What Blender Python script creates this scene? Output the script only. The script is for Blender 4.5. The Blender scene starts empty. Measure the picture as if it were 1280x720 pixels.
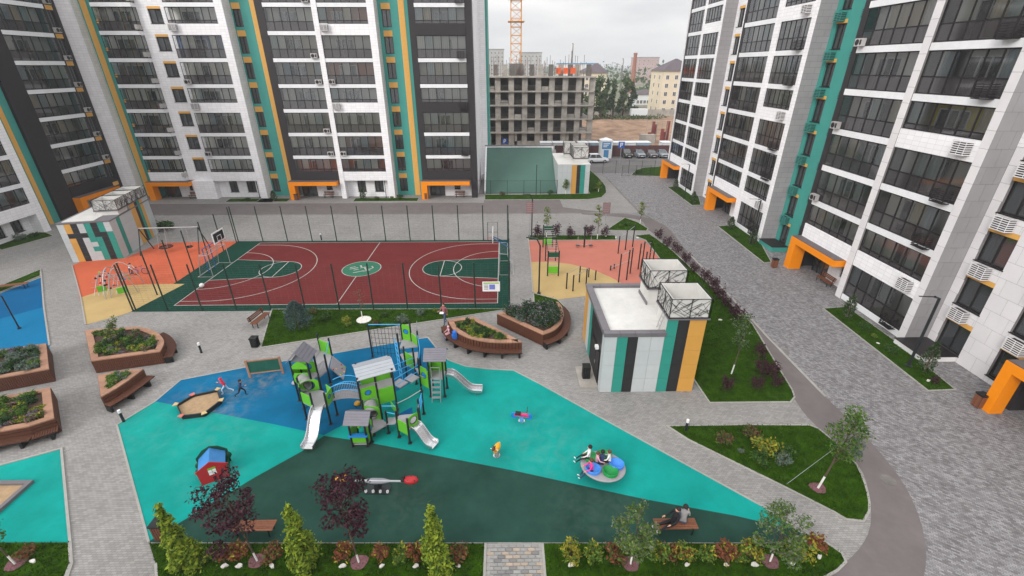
import bpy, bmesh, math, random
import numpy as np
from mathutils import Vector, Matrix, noise
from mathutils.geometry import tessellate_polygon
rnd = random.Random(7)
SC = bpy.context.scene
COL = SC.collection
R = math.radians
# ------------------------------------------------------------------ camera
CAM_H, FPX, HOR, YAW = 17.5, 569.0, 82.0, R(0.93)
PITCH = math.atan((360 - HOR) / FPX)
cam_d = bpy.data.cameras.new('camera')
cam_d.sensor_width = 36; cam_d.lens = FPX / 1280 * 36
cam_d.clip_start = 0.3; cam_d.clip_end = 9000
cam = bpy.data.objects.new('camera', cam_d); COL.objects.link(cam)
cam.location = (0, 0, CAM_H); cam.rotation_euler = (math.pi / 2 - PITCH, 0, -YAW)
SC.camera = cam
# ------------------------------------------------------------------ sky and sun (overcast)
SUN_EL, SUN_AZ = R(30), R(222)          # azimuth clockwise from +Y (behind, left of the camera)
wd = bpy.data.worlds.new('World'); SC.world = wd; wd.use_nodes = True
nt = wd.node_tree; nt.nodes.clear()
N = nt.nodes.new; L = nt.links.new
out = N('ShaderNodeOutputWorld'); bg = N('ShaderNodeBackground')
sky = N('ShaderNodeTexSky'); sky.sky_type = 'NISHITA'; sky.sun_disc = False
sky.sun_elevation = SUN_EL; sky.sun_rotation = SUN_AZ; sky.air_density = 1.2; sky.dust_density = 3.0
tc = N('ShaderNodeTexCoord'); mp = N('ShaderNodeMapping'); mp.inputs['Scale'].default_value = (1.0, 1.0, 4.0)
n1 = N('ShaderNodeTexNoise'); n1.inputs['Scale'].default_value = 3.2; n1.inputs['Detail'].default_value = 7; n1.inputs['Roughness'].default_value = .55
cr = N('ShaderNodeValToRGB')
cr.color_ramp.elements[0].position = .32; cr.color_ramp.elements[0].color = (5.9, 6.0, 6.2, 1)
cr.color_ramp.elements[1].position = .66; cr.color_ramp.elements[1].color = (7.9, 7.85, 7.8, 1)
cv = N('ShaderNodeValToRGB')             # cloud cover: nearly closed, thin in places
cv.color_ramp.elements[0].position = .30; cv.color_ramp.elements[0].color = (.86, .86, .86, 1)
cv.color_ramp.elements[1].position = .48; cv.color_ramp.elements[1].color = (1, 1, 1, 1)
n2 = N('ShaderNodeTexNoise'); n2.inputs['Scale'].default_value = 1.3; n2.inputs['Detail'].default_value = 4
mx = N('ShaderNodeMix'); mx.data_type = 'RGBA'
L(tc.outputs['Generated'], mp.inputs['Vector']); L(mp.outputs['Vector'], n1.inputs['Vector']); L(mp.outputs['Vector'], n2.inputs['Vector'])
L(n1.outputs['Fac'], cr.inputs['Fac']); L(n2.outputs['Fac'], cv.inputs['Fac'])
L(cv.outputs['Color'], mx.inputs['Factor']); L(sky.outputs['Color'], mx.inputs['A']); L(cr.outputs['Color'], mx.inputs['B'])
sz = N('ShaderNodeSeparateXYZ'); L(tc.outputs['Generated'], sz.inputs[0])          # overcast dome: zenith brighter than horizon
gr = N('ShaderNodeMapRange'); gr.inputs['From Min'].default_value = 0; gr.inputs['From Max'].default_value = 1; gr.inputs['To Min'].default_value = .66; gr.inputs['To Max'].default_value = 1.5
L(sz.outputs['Z'], gr.inputs['Value']); mm = N('ShaderNodeMix'); mm.data_type = 'RGBA'; mm.blend_type = 'MULTIPLY'; mm.inputs['Factor'].default_value = 1
L(mx.outputs['Result'], mm.inputs['A']); L(gr.outputs['Result'], mm.inputs['B'])
L(mm.outputs['Result'], bg.inputs['Color']); bg.inputs['Strength'].default_value = 0.115
L(bg.outputs['Background'], out.inputs['Surface'])
sun_d = bpy.data.lights.new('sun', 'SUN'); sun_d.energy = 1.5; sun_d.angle = R(24); sun_d.color = (1.0, .97, .93)
sun = bpy.data.objects.new('sun', sun_d); COL.objects.link(sun)
sdir = Vector((math.sin(SUN_AZ) * math.cos(SUN_EL), math.cos(SUN_AZ) * math.cos(SUN_EL), math.sin(SUN_EL)))
sun.rotation_euler = sdir.to_track_quat('Z', 'Y').to_euler(); sun.location = (0, 0, 60)
vs = SC.view_settings
vs.view_transform = 'Standard'; vs.look = 'None'; vs.gamma = 1; vs.use_curve_mapping = False; vs.exposure = 0.6
# ------------------------------------------------------------------ pixel -> place helpers (1280x720 photograph)
_c, _s, _ca, _sa = math.cos(PITCH), math.sin(PITCH), math.cos(YAW), math.sin(YAW)
def ray(x, y):
    u = x - 640; v = 360 - y
    dy = FPX * _c + v * _s; dz = -FPX * _s + v * _c
    return (u * _ca + dy * _sa, -u * _sa + dy * _ca, dz)
def W(x, y, z=0.0):
    r = ray(x, y); t = (z - CAM_H) / r[2]
    return (r[0] * t, r[1] * t)
def PY(x, y, Y):
    r = ray(x, y); t = Y / r[1]
    return (r[0] * t, Y, CAM_H + r[2] * t)
def PX(x, y, X):
    r = ray(x, y); t = X / r[0]
    return (X, r[1] * t, CAM_H + r[2] * t)
def HT(xb, yb, xt, yt):
    "ground point under a thing and the height of its top"
    X, Y = W(xb, yb)
    return X, Y, PY(xt, yt, Y)[2]
# ------------------------------------------------------------------ materials
MATS = {}
def srgb(r, g, b):
    f = lambda c: (c / 255) / 12.92 if c / 255 <= .04045 else ((c / 255 + .055) / 1.055) ** 2.4
    return (f(r), f(g), f(b))
def seen(r, g, b, k=1.52, o=.006):
    "base colour of a ground surface from the colour it shows under this light"
    return tuple(max(.003, v / k - o) for v in srgb(r, g, b))
def mat(name, col, rough=.75, var=.12, scale=3.0, bump=0.0, bscale=40.0, metal=0.0, spec=.35, col2=None, dirt=0.0, objvar=0.0):
    "plain surface: base colour with two scales of tonal noise, optional second colour, fine bump, per-object tone"
    if name in MATS: return MATS[name]
    m = bpy.data.materials.new(name); m.use_nodes = True
    nt = m.node_tree; b = nt.nodes['Principled BSDF']; N = nt.nodes.new; L = nt.links.new
    b.inputs['Roughness'].default_value = rough; b.inputs['Metallic'].default_value = metal
    b.inputs['Specular IOR Level'].default_value = spec
    tc = N('ShaderNodeTexCoord'); n = N('ShaderNodeTexNoise'); n.inputs['Scale'].default_value = scale; n.inputs['Detail'].default_value = 6
    n.inputs['Roughness'].default_value = .65
    g = N('ShaderNodeNewGeometry'); L(g.outputs['Position'], n.inputs['Vector'])
    cr = N('ShaderNodeValToRGB'); c2 = col2 or col
    e = cr.color_ramp.elements
    e[0].position = .3; e[1].position = .7
    e[0].color = tuple(max(0, v * (1 - var)) for v in col) + (1,); e[1].color = tuple(min(1, v * (1 + var)) for v in c2) + (1,)
    L(n.outputs['Fac'], cr.inputs['Fac']); last = cr.outputs['Color']
    if dirt:
        nd = N('ShaderNodeTexNoise'); nd.inputs['Scale'].default_value = .35; nd.inputs['Detail'].default_value = 9; nd.inputs['Roughness'].default_value = .7
        L(g.outputs['Position'], nd.inputs['Vector'])
        rd = N('ShaderNodeValToRGB'); rd.color_ramp.elements[0].position = .42; rd.color_ramp.elements[1].position = .62
        rd.color_ramp.elements[0].color = (1 - dirt,) * 3 + (1,); rd.color_ramp.elements[1].color = (1, 1, 1, 1)
        L(nd.outputs['Fac'], rd.inputs['Fac'])
        mm = N('ShaderNodeMix'); mm.data_type = 'RGBA'; mm.blend_type = 'MULTIPLY'; mm.inputs['Factor'].default_value = 1
        L(last, mm.inputs['A']); L(rd.outputs['Color'], mm.inputs['B']); last = mm.outputs['Result']
    if objvar:
        oi = N('ShaderNodeObjectInfo'); mr = N('ShaderNodeMapRange'); mr.inputs['To Min'].default_value = 1 - objvar; mr.inputs['To Max'].default_value = 1 + objvar
        L(oi.outputs['Random'], mr.inputs['Value'])
        mm = N('ShaderNodeMix'); mm.data_type = 'RGBA'; mm.blend_type = 'MULTIPLY'; mm.inputs['Factor'].default_value = 1
        L(last, mm.inputs['A']); L(mr.outputs['Result'], mm.inputs['B']); last = mm.outputs['Result']
    L(last, b.inputs['Base Color'])
    if bump:
        nb = N('ShaderNodeTexNoise'); nb.inputs['Scale'].default_value = bscale; nb.inputs['Detail'].default_value = 4
        L(g.outputs['Position'], nb.inputs['Vector'])
        bp = N('ShaderNodeBump'); bp.inputs['Strength'].default_value = bump; bp.inputs['Distance'].default_value = .02
        L(nb.outputs['Fac'], bp.inputs['Height']); L(bp.outputs['Normal'], b.inputs['Normal'])
    MATS[name] = m
    return m
def tile_mat(name, col, joint, bw, bh, mortar=.012, rough=.7, var=.1, offset=.5, axes='xy', big=.15, bump=.25, col2=None, rot=0.0, bigscale=.25, spec=.3, stain=.0):
    "pavers / cladding joints from a brick texture laid in metres"
    if name in MATS: return MATS[name]
    m = bpy.data.materials.new(name); m.use_nodes = True
    nt = m.node_tree; b = nt.nodes['Principled BSDF']; N = nt.nodes.new; L = nt.links.new
    b.inputs['Roughness'].default_value = rough; b.inputs['Specular IOR Level'].default_value = spec
    g = N('ShaderNodeNewGeometry'); sx = N('ShaderNodeSeparateXYZ'); cx = N('ShaderNodeCombineXYZ')
    L(g.outputs['Position'], sx.inputs['Vector'])
    if axes == 'xy':
        L(sx.outputs['X'], cx.inputs['X']); L(sx.outputs['Y'], cx.inputs['Y'])
    else:                                   # vertical wall: along = X + Y
        ad = N('ShaderNodeMath'); ad.operation = 'ADD'
        L(sx.outputs['X'], ad.inputs[0]); L(sx.outputs['Y'], ad.inputs[1]); L(ad.outputs[0], cx.inputs['X']); L(sx.outputs['Z'], cx.inputs['Y'])
    mp = N('ShaderNodeMapping'); mp.inputs['Rotation'].default_value = (0, 0, rot); L(cx.outputs[0], mp.inputs['Vector'])
    br = N('ShaderNodeTexBrick'); br.offset = offset; br.inputs['Scale'].default_value = 1
    br.inputs['Brick Width'].default_value = bw; br.inputs['Row Height'].default_value = bh; br.inputs['Mortar Size'].default_value = mortar
    br.inputs['Mortar Smooth'].default_value = .3
    c2 = col2 or tuple(min(1, v * (1 + 2 * var)) for v in col)
    br.inputs['Color1'].default_value = tuple(v * (1 - var) for v in col) + (1,); br.inputs['Color2'].default_value = tuple(c2) + (1,)
    br.inputs['Mortar'].default_value = tuple(joint) + (1,)
    L(mp.outputs[0], br.inputs['Vector'])
    n = N('ShaderNodeTexNoise'); n.inputs['Scale'].default_value = bigscale; n.inputs['Detail'].default_value = 9; n.inputs['Roughness'].default_value = .68
    L(g.outputs['Position'], n.inputs['Vector'])
    rd = N('ShaderNodeValToRGB'); rd.color_ramp.elements[0].position = .36; rd.color_ramp.elements[1].position = .64
    rd.color_ramp.elements[0].color = (1 - big,) * 3 + (1,); rd.color_ramp.elements[1].color = (1 + big * .6,) * 3 + (1,)
    L(n.outputs['Fac'], rd.inputs['Fac'])
    mm = N('ShaderNodeMix'); mm.data_type = 'RGBA'; mm.blend_type = 'MULTIPLY'; mm.inputs['Factor'].default_value = 1
    L(br.outputs['Color'], mm.inputs['A']); L(rd.outputs['Color'], mm.inputs['B'])
    ns = N('ShaderNodeTexNoise'); ns.inputs['Scale'].default_value = .9; ns.inputs['Detail'].default_value = 10; ns.inputs['Roughness'].default_value = .75; ns.inputs['Distortion'].default_value = 1.2; L(g.outputs['Position'], ns.inputs['Vector'])
    rs = N('ShaderNodeValToRGB'); rs.color_ramp.elements[0].position = .30; rs.color_ramp.elements[1].position = .42; rs.color_ramp.elements[0].color = (1 - stain,) * 3 + (1,); rs.color_ramp.elements[1].color = (1, 1, 1, 1); L(ns.outputs['Fac'], rs.inputs['Fac'])
    m3 = N('ShaderNodeMix'); m3.data_type = 'RGBA'; m3.blend_type = 'MULTIPLY'; m3.inputs['Factor'].default_value = 1; L(mm.outputs['Result'], m3.inputs['A']); L(rs.outputs['Color'], m3.inputs['B']); L(m3.outputs['Result'], b.inputs['Base Color'])
    bp = N('ShaderNodeBump'); bp.inputs['Strength'].default_value = bump; bp.inputs['Distance'].default_value = .01; bp.invert = True
    L(br.outputs['Fac'], bp.inputs['Height']); L(bp.outputs['Normal'], b.inputs['Normal'])
    MATS[name] = m
    return m
def glass_mat(name, tint, trans, rough=.05, objvar=.25):
    "thin glazing: tinted see-through mixed with a mirror-like coat by fresnel"
    m = bpy.data.materials.new(name); m.use_nodes = True
    nt = m.node_tree; nt.nodes.clear(); N = nt.nodes.new; L = nt.links.new
    o = N('ShaderNodeOutputMaterial'); tr = N('ShaderNodeBsdfTransparent'); df = N('ShaderNodeBsdfDiffuse'); gl = N('ShaderNodeBsdfGlossy')
    tr.inputs['Color'].default_value = tuple(tint) + (1,); df.inputs['Color'].default_value = tuple(v * .35 for v in tint) + (1,)
    gl.inputs['Roughness'].default_value = rough; gl.inputs['Color'].default_value = (.95, .97, 1, 1)
    oi = N('ShaderNodeObjectInfo'); mr = N('ShaderNodeMapRange'); mr.inputs['To Min'].default_value = max(0, 1 - trans - objvar / 2); mr.inputs['To Max'].default_value = min(1, 1 - trans + objvar / 2)
    L(oi.outputs['Random'], mr.inputs['Value'])
    m1 = N('ShaderNodeMixShader'); L(mr.outputs['Result'], m1.inputs[0]); L(tr.outputs[0], m1.inputs[1]); L(df.outputs[0], m1.inputs[2])
    fr = N('ShaderNodeFresnel'); fr.inputs['IOR'].default_value = 1.9
    m2 = N('ShaderNodeMixShader'); L(fr.outputs[0], m2.inputs[0]); L(m1.outputs[0], m2.inputs[1]); L(gl.outputs[0], m2.inputs[2])
    L(m2.outputs[0], o.inputs['Surface']); MATS[name] = m
    return m
M = MATS
def C(name, rgb, **k): return mat(name, srgb(*rgb), **k)
C('white_paint', (226, 224, 224), rough=.5, var=.05); C('white_band', (232, 232, 234), rough=.45, var=.05, dirt=.08)
C('teal_wall', (66, 150, 140), rough=.6, var=.05, scale=.8, dirt=.06); C('ochre', (220, 166, 84), rough=.6, var=.05)
C('dark_wall', (44, 40, 43), rough=.6, var=.1); C('frame_dark', (34, 30, 32), rough=.5, var=.1)
C('orange_portal', (238, 138, 0), rough=.45, var=.03, dirt=.05); C('portal_top', (92, 84, 86), rough=.6)
C('black', (24, 24, 26), rough=.5, var=.1); C('post_dark', (40, 44, 46), rough=.4, var=.1, metal=.2)
C('grey_plastic', (150, 146, 150), rough=.45, var=.06); C('roof_slate', (112, 110, 118), rough=.55, var=.1); C('roof_light', (158, 162, 168), rough=.5, var=.05)
C('lime', (98, 176, 40), rough=.45, var=.06); C('play_blue', (30, 120, 190), rough=.4, var=.06); C('rope_blue', (70, 160, 215), rough=.5)
C('steel', (200, 200, 202), rough=.25, metal=.85, var=.06); C('galv', (168, 170, 172), rough=.4, metal=.5, var=.08)
C('wood', (116, 72, 50), rough=.65, var=.22, scale=9, objvar=.2); C('wood_light', (154, 116, 94), rough=.65, var=.15, scale=8, objvar=.14)
C('wood_dark', (88, 52, 36), rough=.65, var=.22, scale=9, objvar=.2)
C('soil', (72, 56, 44), rough=.95, var=.35, scale=6, bump=.6); C('bark_mulch', (116, 78, 84), rough=.95, var=.3, scale=14, bump=.6)
C('bark', (86, 72, 60), rough=.9, var=.3, scale=9, bump=.5); C('lime_wash', (222, 220, 214), rough=.9, var=.06); C('stone_white', (214, 210, 204), rough=.85, var=.12, scale=9, bump=.4)
C('concrete', (170, 164, 156), rough=.85, var=.14, scale=.7, dirt=.22, bump=.2); C('concrete_dark', (120, 116, 112), rough=.9, var=.2, dirt=.3)
C('kerb', (156, 153, 148), rough=.85, var=.1, dirt=.12); C('roof_membrane', (206, 204, 200), rough=.8, var=.06, scale=1.5, dirt=.12)
C('coping', (104, 100, 104), rough=.45, var=.06, objvar=.06)
C('skin', (208, 160, 132), rough=.6, var=.04); C('hair_dark', (36, 28, 26), rough=.7); C('hair_brown', (84, 58, 40), rough=.7)
C('red_paint', (170, 34, 40), rough=.4, var=.08); C('yellow_paint', (232, 168, 40), rough=.4, var=.08); C('rubber_black', (22, 22, 24), rough=.8)
C('sand', (158, 132, 102), rough=.95, var=.18, scale=5, bump=.6, bscale=18)
glass_mat('glass_upper', (.95, .97, .97), .93, objvar=.10)
glass_mat('glass_lower', (.34, .31, .32), .62, objvar=.22)
glass_mat('glass_dark', (.20, .22, .23), .40, objvar=.3)
# ------------------------------------------------------------------ mesh helpers
class MB:
    "collects shapes; build() links them as ONE mesh object, data() gives the bare mesh"
    def __init__(s): s.v = []; s.f = []; s.m = []
    def add(s, vs, fs, m=0):
        o = len(s.v); s.v += [tuple(p) for p in vs]; s.f += [tuple(i + o for i in f) for f in fs]; s.m += [m] * len(fs); return s
    def box(s, x0, x1, y0, y1, z0, z1, m=0):
        return s.add([(x0, y0, z0), (x1, y0, z0), (x1, y1, z0), (x0, y1, z0), (x0, y0, z1), (x1, y0, z1), (x1, y1, z1), (x0, y1, z1)],
                     [(0, 3, 2, 1), (4, 5, 6, 7), (0, 1, 5, 4), (1, 2, 6, 5), (2, 3, 7, 6), (3, 0, 4, 7)], m)
    def rbox(s, c, sx, sy, sz, rot=None, m=0):
        "box about a centre, turned by a Matrix or by an angle about z"
        if rot is None: rot = Matrix.Identity(3)
        elif not isinstance(rot, Matrix): rot = Matrix.Rotation(rot, 3, 'Z')
        c = Vector(c); P = []
        for dz in (-.5, .5):
            for dx, dy in ((-.5, -.5), (.5, -.5), (.5, .5), (-.5, .5)): P.append(c + rot @ Vector((dx * sx, dy * sy, dz * sz)))
        return s.add(P, [(0, 3, 2, 1), (4, 5, 6, 7), (0, 1, 5, 4), (1, 2, 6, 5), (2, 3, 7, 6), (3, 0, 4, 7)], m)
    def tube(s, pts, r, n=8, m=0, cap=True):
        pts = [Vector(p) for p in pts]; rs = r if isinstance(r, (list, tuple)) else [r] * len(pts)
        o = len(s.v); k = len(pts); up = None
        for i, p in enumerate(pts):
            d = (pts[min(i + 1, k - 1)] - pts[max(i - 1, 0)])
            d = d.normalized() if d.length > 1e-9 else Vector((0, 0, 1))
            if up is None: up = Vector((0, 0, 1)) if abs(d.z) < .9 else Vector((1, 0, 0))
            a = d.cross(up); a = a.normalized() if a.length > 1e-6 else d.orthogonal().normalized()
            b = a.cross(d).normalized()
            up = b
            for j in range(n):
                t = 2 * math.pi * (j + .5) / n; s.v.append(tuple(p + (a * math.cos(t) + b * math.sin(t)) * rs[i]))
        for i in range(k - 1):
            for j in range(n):
                a = o + i * n + j; b = o + i * n + (j + 1) % n
                s.f.append((a, a + n, b + n, b)); s.m.append(m)
        if cap:
            s.f.append(tuple(o + j for j in range(n))); s.m.append(m)
            s.f.append(tuple(o + (k - 1) * n + j for j in reversed(range(n)))); s.m.append(m)
        return s
    def prism(s, poly, z0, z1, m=0):
        a = sum(poly[i][0] * poly[(i + 1) % len(poly)][1] - poly[(i + 1) % len(poly)][0] * poly[i][1] for i in range(len(poly)))
        if a < 0: poly = poly[::-1]
        n = len(poly); vs = [(p[0], p[1], z0) for p in poly] + [(p[0], p[1], z1) for p in poly]
        return s.add(vs, [tuple(reversed(range(n))), tuple(range(n, 2 * n))] + [(i, (i + 1) % n, n + (i + 1) % n, n + i) for i in range(n)], m)
    def sheet(s, poly, z, m=0):
        a = sum(poly[i][0] * poly[(i + 1) % len(poly)][1] - poly[(i + 1) % len(poly)][0] * poly[i][1] for i in range(len(poly)))
        if a < 0: poly = poly[::-1]
        vs = [Vector((p[0], p[1], z)) for p in poly]
        return s.add(vs, [t if (vs[t[1]] - vs[t[0]]).cross(vs[t[2]] - vs[t[0]]).z > 0 else t[::-1] for t in tessellate_polygon([vs])], m)
    def lathe(s, prof, n=16, c=(0, 0, 0), m=0, sx=1, sy=1):
        o = len(s.v); k = len(prof)
        for (r, z) in prof:
            for j in range(n):
                t = 2 * math.pi * j / n; s.v.append((c[0] + r * sx * math.cos(t), c[1] + r * sy * math.sin(t), c[2] + z))
        for i in range(k - 1):
            for j in range(n):
                a = o + i * n + j; b = o + i * n + (j + 1) % n; s.f.append((a, b, b + n, a + n)); s.m.append(m)
        return s
    def ball(s, c, rx, ry=None, rz=None, n=10, k=7, m=0):
        ry = ry or rx; rz = rz or rx
        prof = [(math.sin(math.pi * i / (k - 1)), -math.cos(math.pi * i / (k - 1))) for i in range(k)]
        o = len(s.v)
        for (r, z) in prof:
            for j in range(n):
                t = 2 * math.pi * j / n; s.v.append((c[0] + max(r, .01) * rx * math.cos(t), c[1] + max(r, .01) * ry * math.sin(t), c[2] + z * rz))
        for i in range(k - 1):
            for j in range(n):
                a = o + i * n + j; b = o + i * n + (j + 1) % n; s.f.append((a, b, b + n, a + n)); s.m.append(m)
        return s
    def data(s, name, mats, smooth=False):
        me = bpy.data.meshes.new(name); me.from_pydata(s.v, [], s.f)
        for m in (mats if isinstance(mats, (list, tuple)) else [mats]): me.materials.append(M[m] if isinstance(m, str) else m)
        if any(s.m): me.polygons.foreach_set('material_index', s.m)
        if smooth: me.polygons.foreach_set('use_smooth', [True] * len(s.f))
        me.update(); return me
    def build(s, name, mats, parent=None, smooth=False, loc=None, rz=0.0, **tags):
        return inst(name, s.data(name, mats, smooth), parent, loc, rz, **tags)
def inst(name, me, parent=None, loc=None, rz=0.0, scale=None, rot=None, **tags):
    o = bpy.data.objects.new(name, me); COL.objects.link(o)
    if parent is not None: o.parent = parent
    if loc is not None: o.location = loc
    if rot is not None: o.rotation_euler = rot
    elif rz: o.rotation_euler = (0, 0, rz)
    if scale is not None: o.scale = scale if isinstance(scale, (tuple, list)) else (scale,) * 3
    for k, v in tags.items():
        if v: o[k] = v
    return o
def thing(name, label, category, loc=(0, 0, 0), rz=0.0, group=None):
    return inst(name, None, None, loc, rz, label=label, category=category, group=group)
def copy_tree(o, parent=None):
    c = o.copy(); COL.objects.link(c); c.parent = parent
    for ch in list(o.children): copy_tree(ch, c)
    return c
def structure(name, mb, mats, **k): return mb.build(name, mats, kind='structure', **k)
def smooth_poly(pts, step=0.6, closed=True):
    "round an outline: Catmull-Rom through the traced points"
    n = len(pts); o = []
    for i in range(n if closed else n - 1):
        p0, p1, p2, p3 = [Vector(pts[(i + j) % n] if closed else pts[min(max(i + j, 0), n - 1)]) for j in (-1, 0, 1, 2)]
        k = max(1, int((p2 - p1).length / step))
        for q in range(k):
            t = q / k
            o.append(tuple(.5 * ((2 * p1) + (p2 - p0) * t + (2 * p0 - 5 * p1 + 4 * p2 - p3) * t * t + (3 * p1 - p0 - 3 * p2 + p3) * t ** 3)))
    if not closed: o.append(tuple(pts[-1]))
    return o
# ================================================================== SETTING: ground, paving, rubber, lawns
def px(*pts): return [W(*p) for p in pts]
tile_mat('paver', seen(168, 165, 162), seen(128, 124, 121), .20, .10, mortar=.006, var=.10, big=.12, bump=.3, spec=.12, stain=.22)
tile_mat('paver_road', seen(140, 135, 136), seen(110, 106, 106), .17, .085, mortar=.006, var=.10, big=.17, bump=.3, bigscale=1.4, col2=seen(184, 182, 184), rot=.62, spec=.12, stain=.2)
mat('asphalt', seen(138, 130, 129), rough=.9, var=.08, scale=1.2, bump=.3, bscale=60, dirt=.1, spec=.12)
mat('asphalt_far', seen(136, 133, 132), rough=.9, var=.10, scale=1.2, dirt=.15, spec=.12)
def rubber(name, rgb, dust=0.08, rgb2=None):
    return mat(name, seen(*rgb), rough=.9, var=.06, scale=.5, bump=.35, bscale=55, dirt=dust, col2=seen(*(rgb2 or rgb)), spec=.08)
rubber('rub_teal', (24, 168, 158), .10, (36, 180, 170)); rubber('rub_blue', (16, 114, 160), .10, (26, 126, 172)); rubber('rub_dark', (48, 80, 70), .10, (58, 92, 82))
rubber('rub_court', (38, 78, 66), .10); rubber('rub_red', (126, 58, 58), .10); rubber('rub_orange', (226, 116, 84), .06); rubber('rub_yellow', (216, 186, 130), .07)
rubber('rub_pink', (220, 138, 120), .06); rubber('rub_skyblue', (36, 134, 184), .08); rubber('rub_navy', (18, 110, 164), .08); rubber('rub_spot', (70, 132, 106), .06)
def add_dust(name, spots, rgb=(158, 144, 124), amount=.55, sc=1.6):
    "sand trodden out over the rubber: pale patches broken up by noise round given places"
    nt = M[name].node_tree; b = nt.nodes['Principled BSDF']; N = nt.nodes.new; L = nt.links.new; src = b.inputs['Base Color'].links[0].from_socket
    g = N('ShaderNodeNewGeometry'); tot = None
    for (x, y, r) in spots:
        d = N('ShaderNodeVectorMath'); d.operation = 'DISTANCE'; d.inputs[1].default_value = (x, y, 0); L(g.outputs['Position'], d.inputs[0])
        mr = N('ShaderNodeMapRange'); mr.inputs['From Min'].default_value = r * .25; mr.inputs['From Max'].default_value = r; mr.inputs['To Min'].default_value = 1; mr.inputs['To Max'].default_value = 0; L(d.outputs['Value'], mr.inputs['Value'])
        if tot is None: tot = mr.outputs[0]
        else: a = N('ShaderNodeMath'); a.operation = 'MAXIMUM'; L(tot, a.inputs[0]); L(mr.outputs[0], a.inputs[1]); tot = a.outputs[0]
    n = N('ShaderNodeTexNoise'); n.inputs['Scale'].default_value = sc; n.inputs['Detail'].default_value = 8; n.inputs['Roughness'].default_value = .7; n.inputs['Distortion'].default_value = .6; L(g.outputs['Position'], n.inputs['Vector'])
    rp = N('ShaderNodeValToRGB'); rp.color_ramp.elements[0].position = .44; rp.color_ramp.elements[1].position = .68; L(n.outputs['Fac'], rp.inputs['Fac'])
    m = N('ShaderNodeMath'); m.operation = 'MULTIPLY'; L(tot, m.inputs[0]); L(rp.outputs['Color'], m.inputs[1]); m2 = N('ShaderNodeMath'); m2.operation = 'MULTIPLY'; m2.inputs[1].default_value = amount; L(m.outputs[0], m2.inputs[0])
    mx = N('ShaderNodeMix'); mx.data_type = 'RGBA'; L(m2.outputs[0], mx.inputs['Factor']); L(src, mx.inputs['A']); mx.inputs['B'].default_value = srgb(*rgb) + (1,); L(mx.outputs['Result'], b.inputs['Base Color'])
#DUST
add_dust('rub_blue', [(-17.0, 20.8, 3.2), (-15.2, 23.0, 2.2)], amount=.36)
add_dust('rub_teal', [(-17.3, 19.6, 4.2), (-14.2, 16.0, 2.2), (-15, 18.2, 3.0), (2, 17.5, 4), (-20.5, 18, 3)], amount=.09)
add_dust('rub_dark', [(-4.5, 14.2, 2.0), (4, 13.5, 3)], (92, 98, 92), .2)
mat('line_white', seen(212, 210, 204), rough=.8, var=.08, scale=4, dirt=.18)
mat('grass_soil', seen(50, 78, 18), rough=.95, var=.3, scale=2.2, bump=.8, bscale=30, col2=seen(66, 96, 24), dirt=.2, spec=.03)
mat('far_ground', srgb(104, 112, 82), rough=.95, var=.3, scale=.02, col2=srgb(128, 124, 104), dirt=.2)
mat('dirt', srgb(140, 110, 88), rough=.95, var=.22, scale=.25, bump=.6, bscale=2, col2=srgb(164, 134, 110), dirt=.3)
structure('ground', MB().sheet([(-2400, -60), (2400, -60), (2400, 2400), (-2400, 2400)], -.06), 'far_ground')
structure('pavement', MB().sheet([(-75, -6), (45, -6), (45, 92), (-75, 92)], 0), 'paver')
# asphalt lane along the back block and round the playground
structure('access_lane', MB().sheet([(-56, 58.2), (10, 58.2), (13.0, 58.6), (8, 61), (8, 66.6), (-3, 66.6), (-3, 63.5), (-56, 63.5)], .004), 'asphalt')
_rp = lambda q: smooth_poly(q, .5, False)
RIGHT = _rp([(10.05, 58.2), (16.5, 57.4), (19.4, 53)] + px((862, 318), (905, 362), (960, 422), (1032, 496), (1080, 543), (1123, 595), (1147, 641), (1157, 683), (1155, 720), (1140, 760)))
LEFT = _rp([(10.1, 57.6), W(795, 274), W(810, 287)] + px((836, 308), (882, 352), (940, 404), (992, 497), (1022, 534), (1071, 579), (1086, 616), (1088, 656), (1074, 686), (1043, 714), (1000, 745)))
structure('access_lane', MB().sheet(RIGHT + LEFT[::-1], .006), 'asphalt')
road = px((758, 222), (775, 240), (800, 266)) + RIGHT[3:] + [(34, 6), (34, 83.5), (15, 83.5)]
structure('road', MB().sheet(road, .003), 'paver_road')
def ribbon(mb, pts, w, z0, z1, closed=True, m=0):
    "a strip of width w centred on a line of points"
    n = len(pts); Ls = []; Rs = []
    for i in range(n):
        a = Vector(pts[i - 1]) if (closed or i > 0) else Vector(pts[i]); b = Vector(pts[(i + 1) % n]) if (closed or i < n - 1) else Vector(pts[i]); p = Vector(pts[i])
        d1 = (p - a); d2 = (b - p); d1 = d1.normalized() if d1.length > 1e-6 else d2.normalized(); d2 = d2.normalized() if d2.length > 1e-6 else d1
        t = (d1 + d2); t = t.normalized() if t.length > 1e-6 else d1
        nn = Vector((-t.y, t.x)); k = 1 / max(.35, nn.dot(Vector((-d1.y, d1.x))))
        Ls.append(p + nn * w / 2 * k); Rs.append(p - nn * w / 2 * k)
    for i in range(n if closed else n - 1):
        j = (i + 1) % n; q = [Rs[i], Rs[j], Ls[j], Ls[i]]
        if z1 - z0 < .002: mb.add([(p.x, p.y, z1) for p in q], [(0, 1, 2, 3)], m)
        else: mb.prism([(p.x, p.y) for p in q], z0, z1, m)
    return mb
def kerb(pts, closed=True, w=.10, h=.055): structure('kerb', ribbon(MB(), pts, w, -.02, h, closed), 'kerb')
for a, b in (((-56, 58.2), (10, 58.2)), ):
    structure('drain_gutter', ribbon(MB(), [a, b], .32, .004, .008, False), 'concrete_dark')
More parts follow.
